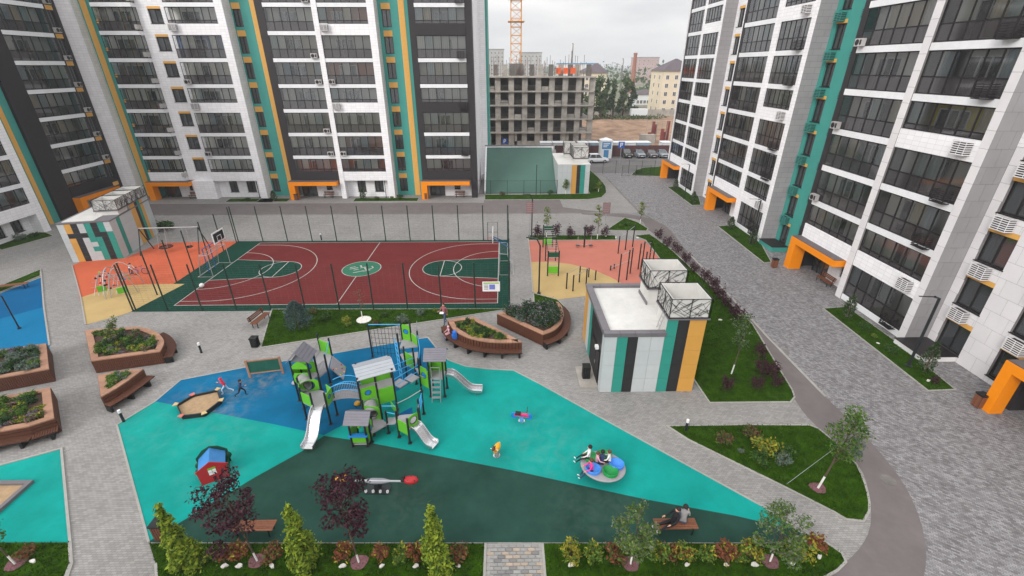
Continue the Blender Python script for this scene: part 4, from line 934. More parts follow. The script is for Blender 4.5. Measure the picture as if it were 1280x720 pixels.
# ================================================================== BEYOND THE GATE: car park, building site, town
structure('car_park', MB().sheet([(-60, 92.01), (60, 92.01), (60, 100), (-60, 100)], -.01).sheet([(13, 83.6), (45, 83.6), (45, 92), (13, 92)], .008), 'asphalt_far')
structure('site_ground', MB().sheet([(-60, 100.01), (110, 100.01), (150, 190), (-60, 190)], -.012), 'dirt')
hm = MB(); gx, gy = 26, 10
def bank(x, y): return max(0, 2.6 * math.exp(-((y - 150) / 12) ** 2) * (.6 + .5 * noise.noise(Vector((x * .08, y * .1, 2)))) + .5 * noise.noise(Vector((x * .2, y * .2, 5))))
P = [[(18 + 80 * i / gx, 122 + 50 * j / gy) for i in range(gx + 1)] for j in range(gy + 1)]
hm.add([(x, y, bank(x, y) - .02) for r_ in P for x, y in r_], [(j * (gx + 1) + i, j * (gx + 1) + i + 1, (j + 1) * (gx + 1) + i + 1, (j + 1) * (gx + 1) + i) for j in range(gy) for i in range(gx)])
structure('earth_bank', hm, 'dirt', smooth=True)
# --- unfinished concrete frame
CB = thing('unfinished_building', 'grey concrete frame under construction with open floors', 'building', (0, 112, 0))
X0, X1 = PY(606, 140, 112)[0], PY(738, 140, 112)[0]; D = 14; FH = 2.95; NF = 5
nb_ = 8; bw_ = (X1 - X0) / nb_
C('void', (40, 38, 38), rough=.9, var=.3, scale=.5)
for k in range(NF + 1):
    z = .6 + k * FH; MB().box(X0 - .7, X1 + .4, -.9 if k < NF else -1.1, D, z - .28, z).build('floor_slab', 'concrete', CB)
for i in range(nb_ + 1):
    x = X0 + i * bw_
    for k in range(NF): MB().box(x - .62, x + .62, -.35, .5, .6 + k * FH, .6 + (k + 1) * FH - .28).build('column', 'concrete', CB)
MB().box(X0 - .5, X1 + .3, D - .4, D - .1, .6, .6 + NF * FH - .3).box(X0 - .5, X0 + .1, .5, D, .6, .6 + NF * FH - .3).build('rear_wall', 'concrete_dark', CB)
for k in range(NF): MB().box(X0 + 1, X1 - 1, 5, 5.25, .6 + k * FH, .6 + (k + 1) * FH - .28).build('inner_wall', 'concrete_dark', CB)
for i in range(nb_):
    x = X0 + i * bw_
    for k in range(1, NF):
        if (i * 7 + k * 3) % 5: MB().tube([(x + .7, -.3, 1.6 + k * FH), (x + bw_ - .7, -.3, 1.6 + k * FH)], .05, 5).tube([(x + .7, -.3, 1.15 + k * FH), (x + bw_ - .7, -.3, 1.15 + k * FH)], .04, 5).build('guard_rail', 'concrete_dark', CB)
        if (i * 5 + k) % 4 == 0: MB().box(x + .75, x + bw_ - .75, -.2, .1, .6 + k * FH, 1.5 + k * FH).build('infill', 'concrete', CB)
    if i % 2 == 0: MB().box(x + .75, x + 1.35, -.3, .2, .6, .6 + FH - .28).build('infill', 'concrete', CB)
    if i in (2, 3, 6): MB().box(x + .7, x + bw_ - .7, -.3, .2, .6, 1.5).build('infill', 'concrete', CB)
zt = .6 + NF * FH
C('rust', (130, 84, 60))
for i in range(70):
    x = X0 + (X1 - X0) * (i + rnd.random()) / 70; y = rnd.uniform(0, 9); h = rnd.uniform(1.6, 4.4)
    if i % 6 == 1: MB().box(x - .5, x + .6, y, y + .35, zt, zt + 2.4).build('wall_stub', 'concrete' if i % 12 == 1 else 'concrete_dark', CB)
    else: MB().tube([(x, y, zt), (x + rnd.uniform(-.1, .1), y, zt + h)], .06, 4).build('rebar', 'concrete_dark' if i % 3 else 'rust', CB)
C('site_orange', (222, 96, 50), rough=.7, var=.2, scale=1)
for i in range(3):
    x = PY(695 + i * 9, 90, 113)[0]; MB().tube([(x, 1, zt + 1.2), (x + .5, 1, zt + 2.2), (x + 1.2, 1, zt + 1.0)], .06, 4).box(x, x + 1.1, .8, 1.0, zt + .5, zt + 1.7).build('formwork', 'site_orange', CB)
# --- tower crane
C('crane_yellow', (206, 140, 44), rough=.5, var=.1)
CRX, CRY = PY(645, 50, 121)[0], 121
CR = thing('tower_crane', 'yellow lattice tower crane rising behind the concrete frame', 'crane', (CRX, CRY, 0))
def lattice_mast(root, w, z0, z1, step):
    m_ = MB()
    for sx in (-1, 1):
        for sy in (-1, 1): m_.tube([(sx * w, sy * w, z0), (sx * w, sy * w, z1)], .12, 4)
    m_.build('mast_chord', 'crane_yellow', root)
    z = z0; k = 0
    while z < z1 - .1:
        b = MB()
        for a_, c_ in (((-w, -w), (w, -w)), ((w, -w), (w, w)), ((w, w), (-w, w)), ((-w, w), (-w, -w))):
            b.tube([(*a_, z), (*c_, z)], .07, 4); b.tube([(*(a_ if k % 2 else c_), z), (*(c_ if k % 2 else a_), z + step)], .06, 4)
        b.build('mast_bracing', 'crane_yellow', root); z += step; k += 1
lattice_mast(CR, 1.2, 0, 46, 1.7)
MB().box(-1.6, 1.6, -1.6, 1.6, zt - 1, zt + 2.6).build('mast_collar', 'concrete_dark', CR)
for z in (26.5, 31, 37.5): MB().box(-1.9, 1.9, -1.9, 1.9, z, z + .12).build('platform', 'crane_yellow', CR)
jb = MB()
for y in (-.7, .7): jb.tube([(-14, y, 46), (45, y, 46)], .1, 4)
jb.tube([(-12, 0, 47.5), (44, 0, 47.5)], .1, 4); jb.build('jib', 'crane_yellow', CR); MB().box(-14, -10, -1, 1, 43.5, 46).build('counterweight', 'concrete', CR); MB().box(1.0, 2.6, -1.6, -.1, 44, 46).build('cab', 'white_paint', CR)
# --- site fence, cabins, kiosk, cars
C('fence_maroon', (84, 54, 54), rough=.7, var=.1, scale=.3)
SF = thing('site_fence', 'dark maroon sheet fence behind the parked cars', 'fence', (11, 99.6, 0))
for i in range(15):
    MB().box(i * 2.5, i * 2.5 + 2.46, 0, .06, .05, 2.3).build('sheet', 'fence_maroon', SF); MB().box(i * 2.5 - .03, i * 2.5 + .03, .061, .12, 0, 2.4).build('post', 'post_dark', SF)
C('cabin_white', (216, 218, 220), rough=.6, var=.08); C('cabin_blue', (150, 178, 196), rough=.6, var=.08)
def cabin(x0, x1, label, mt, Y=101.5, yt=174):
    a = PY(x0, yt, Y)[0]; b = PY(x1, yt, Y)[0]
    c = thing('site_cabin', label, 'cabin', (a, Y, 0), group='white site cabins behind the maroon fence')
    MB().box(0, b - a, 0, 2.4, .15, 2.5).build('walls', mt, c); MB().box(-.1, b - a + .1, -.1, 2.5, 2.5, 2.62).build('roof', 'cabin_white', c)
    MB().box(.3, .9, -.03, -.002, 1.2, 2.0).build('window', 'glass_dark', c)
for x0, x1, mt in ((676, 690, 'cabin_white'), (692, 709, 'cabin_white'), (724, 736, 'cabin_white'), (738, 749, 'cabin_blue'), (768, 776, 'cabin_white'), (777, 796, 'cabin_white'), (797, 814, 'cabin_blue'), (829, 840, 'cabin_white')):
    cabin(x0, x1, 'low flat-roofed site cabin behind the maroon fence', mt)
kx, ky = W(757, 198); KB = thing('kiosk_booth', 'blue and white advertising booth beside the parked cars', 'kiosk', (kx, ky, 0))
C('booth_blue', (70, 130, 176), rough=.5, var=.06)
MB().box(-1.2, 1.2, 0, 2.2, 0, 3.6).build('body', 'cabin_white', KB); MB().box(-.95, .95, -.03, -.002, 1.9, 3.3).build('panel', 'booth_blue', KB); MB().box(-.5, .5, -.03, -.002, .1, 1.7).build('door', 'booth_blue', KB)
MB().add([(-1.3, -.1, 3.6), (1.3, -.1, 3.6), (1.3, 2.3, 3.6), (-1.3, 2.3, 3.6), (0, 1.1, 4.1)], [(0, 1, 4), (1, 2, 4), (2, 3, 4), (3, 0, 4), (0, 3, 2, 1)]).build('roof', 'cabin_white', KB)
t_ = MB()
for i in range(3): t_.box(-.7, .7 - .3 * i, -.037, -.031, 2.9 - i * .3, 3.05 - i * .3)
t_.build('print', 'white_paint', KB)
C('sign_blue', (40, 84, 160), rough=.5)
for x, yb, yt, lab in ((776, 190, 177, 'blue parking sign board beside the kiosk'), (631, 183, 173, 'blue sign at the foot of the concrete frame')):
    Yq = 90 if x > 700 else 107; Xq = PY(x, yb, Yq)[0]; s_ = thing('road_sign', lab, 'sign', (Xq, Yq, 0)); h = PY(x, yt, Yq)[2]
    MB().tube([(0, 0, 0), (0, 0, h)], .05, 6).build('post', 'galv', s_); MB().box(-.6, .6, -.08, -.051, h - 1.2, h).build('board', 'sign_blue', s_); MB().box(-.25, -.1, -.09, -.081, h - 1.0, h - .2).box(-.1, .25, -.09, -.081, h - .33, h - .2).box(-.1, .25, -.09, -.081, h - .68, h - .55).box(.13, .25, -.09, -.081, h - .55, h - .33).build('letter', 'white_paint', s_)
def car_meshes(mname, suv=False):
    "profile-lofted car body with separate glass, wheels and lights; nose towards -y"
    L_, Wd, H_ = 4.4, 1.78, 1.72 if suv else 1.48
    prof = [(-2.2, .35, .62), (-2.15, .35, .75), (-1.3, .3, .95), (-.75, .3, 1.0), (-.2, .3, 1.0), (1.2, .3, 1.02), (1.9, .3, 1.02), (2.15, .35, .9), (2.2, .4, .6)]
    b = MB(); rows = []
    for (y, zb, zt) in prof:
        hw = Wd / 2 * (.86 if abs(y) > 2.1 else .97 if abs(y) > 1.8 else 1); rows.append([(-hw, y, zb), (-hw * 1.02, y, (zb + zt) / 2), (-hw * .93, y, zt), (hw * .93, y, zt), (hw * 1.02, y, (zb + zt) / 2), (hw, y, zb)])
    V = [p for r_ in rows for p in r_]; n = 6; F_ = []
    for i in range(len(rows) - 1):
        for j in range(n): F_.append((i * n + j, i * n + (j + 1) % n, (i + 1) * n + (j + 1) % n, (i + 1) * n + j))
    F_ += [tuple(range(n))[::-1], tuple((len(rows) - 1) * n + j for j in range(n))]; b.add(V, [f[::-1] for f in F_])
    hw = Wd / 2 * .93; t = hw * .8; z1 = H_; ra = 1.5 if suv else 1.0
    g = MB().add([(-hw, -.9, .99), (hw, -.9, .99), (hw, 1.85, 1.02), (-hw, 1.85, 1.02), (-t, -.2, z1 - .06), (t, -.2, z1 - .06), (t, ra, z1 - .06), (-t, ra, z1 - .06)], [(0, 1, 5, 4), (1, 2, 6, 5), (2, 3, 7, 6), (3, 0, 4, 7)])
    rfm = MB().add([(-t, -.25, z1 - .06), (t, -.25, z1 - .06), (t, ra + .05, z1 - .06), (-t, ra + .05, z1 - .06), (-t * .9, -.1, z1), (t * .9, -.1, z1), (t * .9, ra - .1, z1), (-t * .9, ra - .1, z1)], [(4, 5, 6, 7), (0, 1, 5, 4), (1, 2, 6, 5), (2, 3, 7, 6), (3, 0, 4, 7)])
    pl = MB()
    for sx in (-1, 1):
        for (ya, yb) in ((-.88, -.22), (.45, .5), (1.8, ra)): pl.tube([(sx * hw * .99, ya, 1.0), (sx * t, yb, z1 - .06)], .04, 4)
    wh = MB().tube([(-.1, 0, 0), (.1, 0, 0)], .32, 14); rm = MB().tube([(-.112, 0, 0), (.112, 0, 0)], .19, 10)
    return (b.data('body', mname), g.data('window_glass', 'glass_dark'), rfm.data('roof', mname), pl.data('roof_pillars', mname), wh.data('wheel', 'rubber_black'), rm.data('rim', 'galv'),
            MB().ball((0, 0, 0), .16, .06, .09).data('headlight', 'steel'), MB().box(-.5, .5, -.02, .02, -.1, .1).data('grille', 'black'), MB().box(-.26, .26, -.01, .01, -.06, .06).data('number_plate', 'white_paint'))
CARM = {}
def car(x, y, rz, m, label, suv=False):
    if (m, suv) not in CARM: CARM[(m, suv)] = car_meshes(m, suv)
    b, g, rf_, pl, wh, rm, hl, gr, npl = CARM[(m, suv)]
    c = thing('parked_car', label, 'car', (x, y, .01), rz, group='cars parked by the maroon fence')
    for nm, d in (('body', b), ('window_glass', g), ('roof', rf_), ('roof_pillars', pl)): inst(nm, d, c)
    for sx in (-.82, .82):
        for yy in (-1.35, 1.35): w_ = inst('wheel', wh, c, (sx, yy, .32)); inst('rim', rm, w_)
        inst('headlight', hl, c, (sx * .75, -2.15, .72)); inst('tail_light', hl, c, (sx * .8, 2.17, .8))
    inst('grille', gr, c, (0, -2.2, .6)); inst('number_plate', npl, c, (0, -2.225, .45))
C('car_white', (216, 218, 220), rough=.25, var=.03, spec=.6); C('car_dark', (58, 58, 56), rough=.25, var=.03, spec=.6); C('car_silver', (150, 158, 166), rough=.25, var=.03, metal=.4); C('car_grey', (96, 92, 92), rough=.25, var=.03, spec=.6)
for x, m, lab, suv in ((784, 'car_dark', 'dark green-grey off-road car parked beside the booth', True), (800, 'car_silver', 'silver car parked between two dark cars', False), (815, 'car_grey', 'dark grey car parked next to the silver one', False), (829, 'car_silver', 'pale silver car parked closest to the far porch', False)):
    X, Y = W(x, 197.5); car(X, Y + 1.5, R(6), m, lab, suv)
X, Y = W(746, 203); car(X, Y, R(96), 'car_white', 'white estate car driving past the blue booth', True)
# --- rust coloured scrap frames and formwork on the site at the right
RS = thing('formwork_stack', 'rust red formwork frames stacked on the building site', 'formwork', (PY(826, 160, 118)[0], 118, 0))
C('rust_red', (128, 66, 62), rough=.8, var=.25, scale=1)
for i in range(9): MB().box(-3 + i * 1.05, -2.2 + i * 1.05, (i % 3) * 1.2, (i % 3) * 1.2 + .2, 0, 2.6 + (i * 7 % 4) * .8).build('form_panel', 'rust_red', RS)
for i in range(8): MB().tube([(-3.5 + i * 1.3, .5, 0), (-3.4 + i * 1.3, .5, 5.2 + (i % 3))], .07, 5).build('prop', 'concrete', RS)
MB().box(-5, -1.4, -1.4, .5, 0, 2.2).build('concrete_block', 'concrete', RS)
# --- beige brick-and-plaster building with purple hipped roof, right of the gap
C('beige', (220, 206, 182), rough=.85, var=.06, dirt=.08); C('roof_purple', (88, 78, 84), rough=.75, var=.1); C('beige_trim', (200, 176, 142), rough=.85)
def town_house(label, xa, xb, yb, yt, Y, depth, rows_, cols_, wallm='beige', roofm='roof_purple', roofh=3.2, hip=True):
    A, B = PY(xa, yb, Y)[0], PY(xb, yb, Y)[0]; H_ = PY(xa, yt, Y)[2]
    b = thing('town_building', label, 'building', (A, Y, 0)); w = B - A
    wl_ = MB().box(0, w, 0, depth, 0, H_).build('wall', wallm, b)
    if hip: rf_ = MB().add([(-.6, -.6, H_), (w + .6, -.6, H_), (w + .6, depth + .6, H_), (-.6, depth + .6, H_), (depth * .4, depth / 2, H_ + roofh), (max(depth * .45, w - depth * .4), depth / 2, H_ + roofh)], [(0, 1, 5, 4), (1, 2, 5), (2, 3, 4, 5), (3, 0, 4), (0, 3, 2, 1)]).build('roof', roofm, b)
    else: rf_ = MB().box(-.3, w + .3, -.3, depth + .3, H_, H_ + .5).build('roof', roofm, b)
    st = H_ / (rows_ + .4)
    wd_ = MB().box(-.65, .65, -.06, .0, 0, 1.6).data('window', 'white_paint'); pd_ = MB().add([(-.55, -.065, .1), (-.04, -.065, .1), (-.04, -.065, 1.5), (-.55, -.065, 1.5), (.04, -.065, .1), (.55, -.065, .1), (.55, -.065, 1.5), (.04, -.065, 1.5)], [(0, 1, 2, 3), (4, 5, 6, 7)]).data('pane', 'glass_dark')
    for j in range(rows_):
        for i in range(cols_):
            o = inst('window', wd_, b, (w * (i + .5) / cols_, 0, st * (j + .35))); inst('pane', pd_, o)
        if depth > 6:
            for i in range(2):
                o = inst('window', wd_, b, (0, depth * (i + .6) / 2.4, st * (j + .35)), -math.pi / 2); inst('pane', pd_, o)
    MB().box(-.1, w + .1, -.12, 0, 0, .9).build('plinth', 'concrete', b)
    return b
town_house('beige apartment house with purple hipped roof beyond the building site', 823, 866, 142, 88.5, 190, 16, 5, 4, roofh=4.2)
town_house('beige house with purple roof half hidden behind the concrete frame', 726, 754, 145, 91, 205, 16, 5, 3, roofh=3.6)
C('tower_grey', (168, 166, 164), rough=.9, var=.1, scale=.1); C('tower_red', (176, 150, 148), rough=.9, var=.1, scale=.1); C('roof_flat', (130, 126, 124), rough=.9)
town_house('red and grey tower block on the skyline behind the brick chimney', 796, 823, 84, 72, 520, 26, 7, 5, 'tower_red', 'roof_flat', hip=False)
town_house('pale tower block on the skyline directly left of the crane', 604, 630, 84, 62, 430, 22, 9, 6, 'tower_grey', 'roof_flat', hip=False)
town_house('pale tower block on the skyline right of the crane', 650, 677, 84, 66, 430, 22, 8, 6, 'tower_grey', 'roof_flat', hip=False)
C('blue_sheet', (70, 134, 184), rough=.6, var=.15, scale=.1)
town_house('long low building with bright blue roof behind the concrete frame', 700, 744, 92, 80, 300, 20, 2, 6, 'cabin_white', 'blue_sheet', hip=False)
town_house('low pale workshop among the far trees', 795, 812, 128, 118, 230, 14, 1, 4, 'cabin_white', 'roof_purple', 2, True)
C('brick_chimney', (150, 104, 88), rough=.9, var=.15)
cx_, cy_ = PY(790, 110, 260)[0], 260; ch = thing('chimney', 'tall brick chimney standing among the far trees', 'chimney', (cx_, cy_, 0)); hz = PY(790, 66, 260)[2]
MB().lathe([(1.5, 0), (1.15, hz * .5), (.85, hz - 1)], 14).build('shaft', 'brick_chimney', ch, smooth=True); MB().lathe([(.85, hz - 1), (1.0, hz - .9), (1.0, hz), (.7, hz)], 14).build('cap', 'brick_chimney', ch)
for x, yt, Yq, lab in ((716, 54, 380, 'thin radio mast on the skyline above the concrete frame'), (779, 73, 420, 'thin radio mast on the skyline left of the chimney')):
    X, _, hz = PY(x, yt, Yq); m_ = thing('radio_mast', lab, 'mast', (X, Yq, 0))
    MB().tube([(0, 0, 0), (0, 0, hz)], [1.0, .55], 6).build('pole', 'concrete_dark', m_)
    for q in range(3): a = q * 2.1; MB().box(-.3, .3, -.2, .2, hz - 5, hz - .5).build('antenna', 'white_paint', m_, loc=(1.1 * math.cos(a), 1.1 * math.sin(a), 0))
# long concrete wall and lorry trailer on the site
sw = thing('site_wall', 'pale concrete panel wall across the far side of the building site', 'wall', (PY(735, 145, 188)[0], 186, 0))
for i in range(14): MB().box(i * 3.2, i * 3.2 + 3.15, 0, .25, 0, 2.4).build('wall_panel', 'concrete', sw)
tb = thing('site_trailer', 'white trailer box parked before the far trees', 'trailer', (PY(797, 145, 180)[0], 178, 0)); MB().box(-3, 3, 0, 2.4, .9, 3.2).build('box', 'cabin_white', tb)
for sx in (-2, 2): MB().tube([(sx, -.1, .5), (sx, 2.5, .5)], .5, 10).build('wheel', 'rubber_black', tb)
# distant hills of the town
hl = MB(); n_ = 60; V = []
for i in range(n_ + 1):
    x = -2300 + 4600 * i / n_; V += [(x, 1700, 0), (x, 1950, 6 + 10 * (noise.noise(Vector((i * .35, 1, 3))) + .5)), (x, 2300, 0)]
hl.add(V, [(i * 3 + j, (i + 1) * 3 + j, (i + 1) * 3 + j + 1, i * 3 + j + 1) for i in range(n_) for j in range(2)]); C('hill', (84, 104, 88), rough=.95, var=.3, scale=.004)
structure('hills', hl, 'hill', smooth=True)
# ================================================================== PLANTERS AND BENCHES
PH = .95
C('wood_shadow', (58, 38, 28), rough=.8)
def offset_line(pts, d):
    o = []
    for i in range(len(pts)):
        a = Vector(pts[max(i - 1, 0)]); b = Vector(pts[min(i + 1, len(pts) - 1)]); t = (b - a).normalized(); o.append((pts[i][0] + t.y * d, pts[i][1] - t.x * d))
    return o
def inset(poly, d):
    n = len(poly); o = []
    ar = sum(poly[i][0] * poly[(i + 1) % n][1] - poly[(i + 1) % n][0] * poly[i][1] for i in range(n)); sg = 1 if ar > 0 else -1
    for i in range(n):
        p = Vector(poly[i]); a = (p - Vector(poly[i - 1])).normalized(); b = (Vector(poly[(i + 1) % n]) - p).normalized()
        na, nb2 = Vector((-a.y, a.x)), Vector((-b.y, b.x)); nn = (na + nb2); nn = nn.normalized() if nn.length > .01 else na
        k = min(2.2, 1 / max(.3, nn.dot(na))); o.append(tuple(p + nn * d * k * sg))
    return o
def along(pts, step):
    "points and directions every `step` metres along an open line"
    res = []; carry = 0.0
    for a, b in zip(pts, pts[1:]):
        a, b = Vector(a), Vector(b); l = (b - a).length
        if l < 1e-6: continue
        d = (b - a) / l; s_ = carry
        while s_ < l: res.append((a + d * s_, d)); s_ += step
        carry = s_ - l
    return res
def planter(label, poly, bench=None, horizontal=False, slat=.11):
    "timber planter: boarded sides, broad coping boards, soil; bench = open line along one side"
    ar = sum(poly[i][0] * poly[(i + 1) % len(poly)][1] - poly[(i + 1) % len(poly)][0] * poly[i][1] for i in range(len(poly)))
    if ar < 0: poly = poly[::-1]
    cx = sum(p[0] for p in poly) / len(poly); cy = sum(p[1] for p in poly) / len(poly); o = Vector((cx, cy)); P = [(p[0] - cx, p[1] - cy) for p in poly]
    root = thing('wooden_planter', label, 'planter', (cx, cy, 0))
    core = inset(P, .05); MB().prism(core, .02, PH - .12).build('box', 'wood_shadow', root)
    sl = MB(); pts = P + [P[0]]
    if horizontal:
        for j in range(4):
            for a, b in zip(pts, pts[1:]):
                a, b = Vector(a), Vector(b); d = b - a; l = d.length
                if l > .02: sl.rbox(((a.x + b.x) / 2, (a.y + b.y) / 2, .14 + j * .215), l, .05, .175, math.atan2(d.y, d.x))
    else:
        for p, d in along(pts, slat): sl.rbox((p.x, p.y, PH / 2 - .02), slat * .72 if slat > .15 else slat - .018, .045, PH - .1, math.atan2(d.y, d.x))
    sl.build('cladding_slats', 'wood_dark', root, kind='stuff')
    # coping boards, one by one along each side
    inn = inset(P, .36); n = len(P)
    for i in range(n):
        a, b, c, d = Vector(P[i]), Vector(P[(i + 1) % n]), Vector(inn[(i + 1) % n]), Vector(inn[i]); l = (b - a).length; k = max(1, round(l / 1.0))
        for j in range(k):
            t0, t1 = j / k + .006 / max(l, .1), (j + 1) / k - .006 / max(l, .1)
            MB().prism([tuple(a.lerp(b, t0)), tuple(a.lerp(b, t1)), tuple(d.lerp(c, t1)), tuple(d.lerp(c, t0))], PH - .07, PH).build('coping_board', 'wood_light', root)
    MB().sheet(inset(P, .33), PH - .10).build('soil', 'soil', root)
    if bench:
        B = [(p[0] - cx, p[1] - cy) for p in bench]
        mid = offset_line(B, .30); back = offset_line(B, .02)
        st = MB()
        for p, d in along(offset_line(B, .30), .10): st.rbox((p.x, p.y, .45), .075, .52, .05, math.atan2(d.y, d.x))
        st.build('seat_slats', 'wood_dark', root, kind='stuff')
        fr = MB(); ribbon(fr, offset_line(B, .54), .04, .40, .425, False); ribbon(fr, offset_line(B, .08), .04, .40, .425, False); fr.build('seat_frame', 'black', root)
        for p, d in along(mid, 1.15): MB().rbox((p.x, p.y, .2), .12, .44, .40, math.atan2(d.y, d.x)).build('foot', 'black', root)
        if horizontal is False:
            pass
    return root
def zp(*pts): return [W(*p, PH) for p in pts]
def curve(pts, step=.35): return smooth_poly(pts, step, False)
def outl(straight, curved): return straight + curve(curved)
c1 = curve(zp((200, 439), (205, 427), (198, 416.5), (186, 411), (172, 408))); P1 = zp((106, 412.5), (114, 451)) + c1
planter('D-shaped timber planter with tall leafy perennials between the paths', P1, c1[:int(len(c1) * .75)])
P2 = zp((57.5, 429), (61, 461), (0, 472), (-50, 481), (-50, 446), (0, 437)); planter('timber planter with lavender bushes below the blue floor', P2)
c3 = zp((-50, 549), (0, 539), (36, 532.5), (67.5, 522.5)); P3 = zp((-50, 503), (0, 495.5), (62.5, 484)) + [c3[3], c3[2], c3[1], c3[0]]; planter('timber planter with plank bench along its front at the left edge', P3, c3, True)
c4 = zp((126, 496), (144, 486), (162, 474), (179, 461)); P4 = zp((122, 469), (140, 465), (160, 462)) + c4[::-1]; planter('small wedge planter with plank bench beside the sand pit', P4, c4, True)
c5 = curve(zp((560, 400), (567, 412), (584, 421.5), (604, 426.3), (626, 428), (652.5, 427.5))); P5 = c5 + zp((622, 410.5), (592, 396), (575, 397)); planter('lens-shaped timber planter with slatted curved bench facing the playground', P5, c5, slat=.22)
c6 = curve(zp((679, 418), (693, 412.5), (702, 403), (704.6, 392), (702, 382), (697.5, 377))); P6 = zp((622, 392),) + c6 + zp((668, 379), (640, 386)); planter('fan-shaped timber planter with tall grasses and a curved bench', P6, c6)
PLANTERS = [P1, P2, P3, P4, P5, P6]
def bench(label, X, Y, rz, L_=1.8, back=False):
    b = thing('park_bench', label, 'bench', (X, Y, 0), rz)
    for i in range(5): MB().box(-L_ / 2, L_ / 2, -.24 + i * .1, -.155 + i * .1, .42, .46).build('seat_slat', 'wood', b)
    if back:
        for i in range(3): MB().box(-L_ / 2, L_ / 2, .27 + i * .03, .30 + i * .03, .55 + i * .12, .645 + i * .12).build('back_slat', 'wood', b)
    for sx in (-1, 1):
        x = sx * (L_ / 2 - .2); l = MB(); l.tube([(x, -.2, 0), (x, -.2, .40)], .03, 6).tube([(x, .2, 0), (x, .2, .40)], .03, 6).box(x - .03, x + .03, -.23, .23, .385, .42)
        if back: l.tube([(x, .22, .4), (x, .35, .9)], .03, 6)
        l.build('leg', 'black', b)
    return b
bench('wooden slat bench carrying the seated couple', 6.98, 12.55, R(0), 1.75)
bench('wooden slat bench half hidden by the purple tree', -10.45, 12.75, R(0), 1.7)
bench('wooden bench with back at the corner of the spruce lawn', *W(327, 404), R(82), 1.8, True)
X, Y = W(14, 362); bench('long wooden bench on the grass strip above the blue floor', X, Y, R(17), 2.6)
for x, y, rz, lab in ((253, 244, 0, 'small bench by the porch of the left stair of the back block'), (417, 243, 0, 'small bench by the porch under the middle loggias'), (577, 241, 0, 'small bench by the porch of the charcoal bay')):
    X, Y = W(x, y); bench(lab, X, 66.55, 0, 1.5, True)
X, Y = W(1023, 338); bench('dark bench under the near porch canopy of the right block', 28.35, 36.2, -math.pi / 2, 1.8, True)
def bin_(label, X, Y, m='wood_dark', h=.75):
    b = thing('litter_bin', label, 'bin', (X, Y, 0))
    MB().box(-.2, .2, -.2, .2, .04, h - .08).build('body', 'black', b)
    for i in range(4):
        for s_ in (-1, 1): MB().box(-.19 + i * .1, -.11 + i * .1, s_ * .215 - .014, s_ * .215 + .014, .06, h - .12).build('slat', m, b); MB().box(s_ * .215 - .014, s_ * .215 + .014, -.19 + i * .1, -.11 + i * .1, .06, h - .12).build('slat', m, b)
    MB().box(-.24, .24, -.24, .24, h - .08, h).build('rim', 'black', b)
bin_('dark litter bin beside the pavilion door', 4.95, 22.9, 'black', 1.0); bin_('wood-clad litter bin beside the nearest orange porch', *W(1221, 508), 'wood', .9); bin_('black litter bin at the corner of the spruce lawn', *W(320, 433), 'black')
bin_('wood-clad litter bin beside the middle orange porch of the right block', *W(967, 334), 'wood', .9); bin_('litter bin half hidden behind the first thuja', *W(205, 671), 'wood_dark', .9); bin_('orange-brown bin by the charcoal bay porch', *W(533, 249), 'wood', .9); bin_('dark bin by the porch under the middle loggias', *W(371, 250), 'wood', .9)
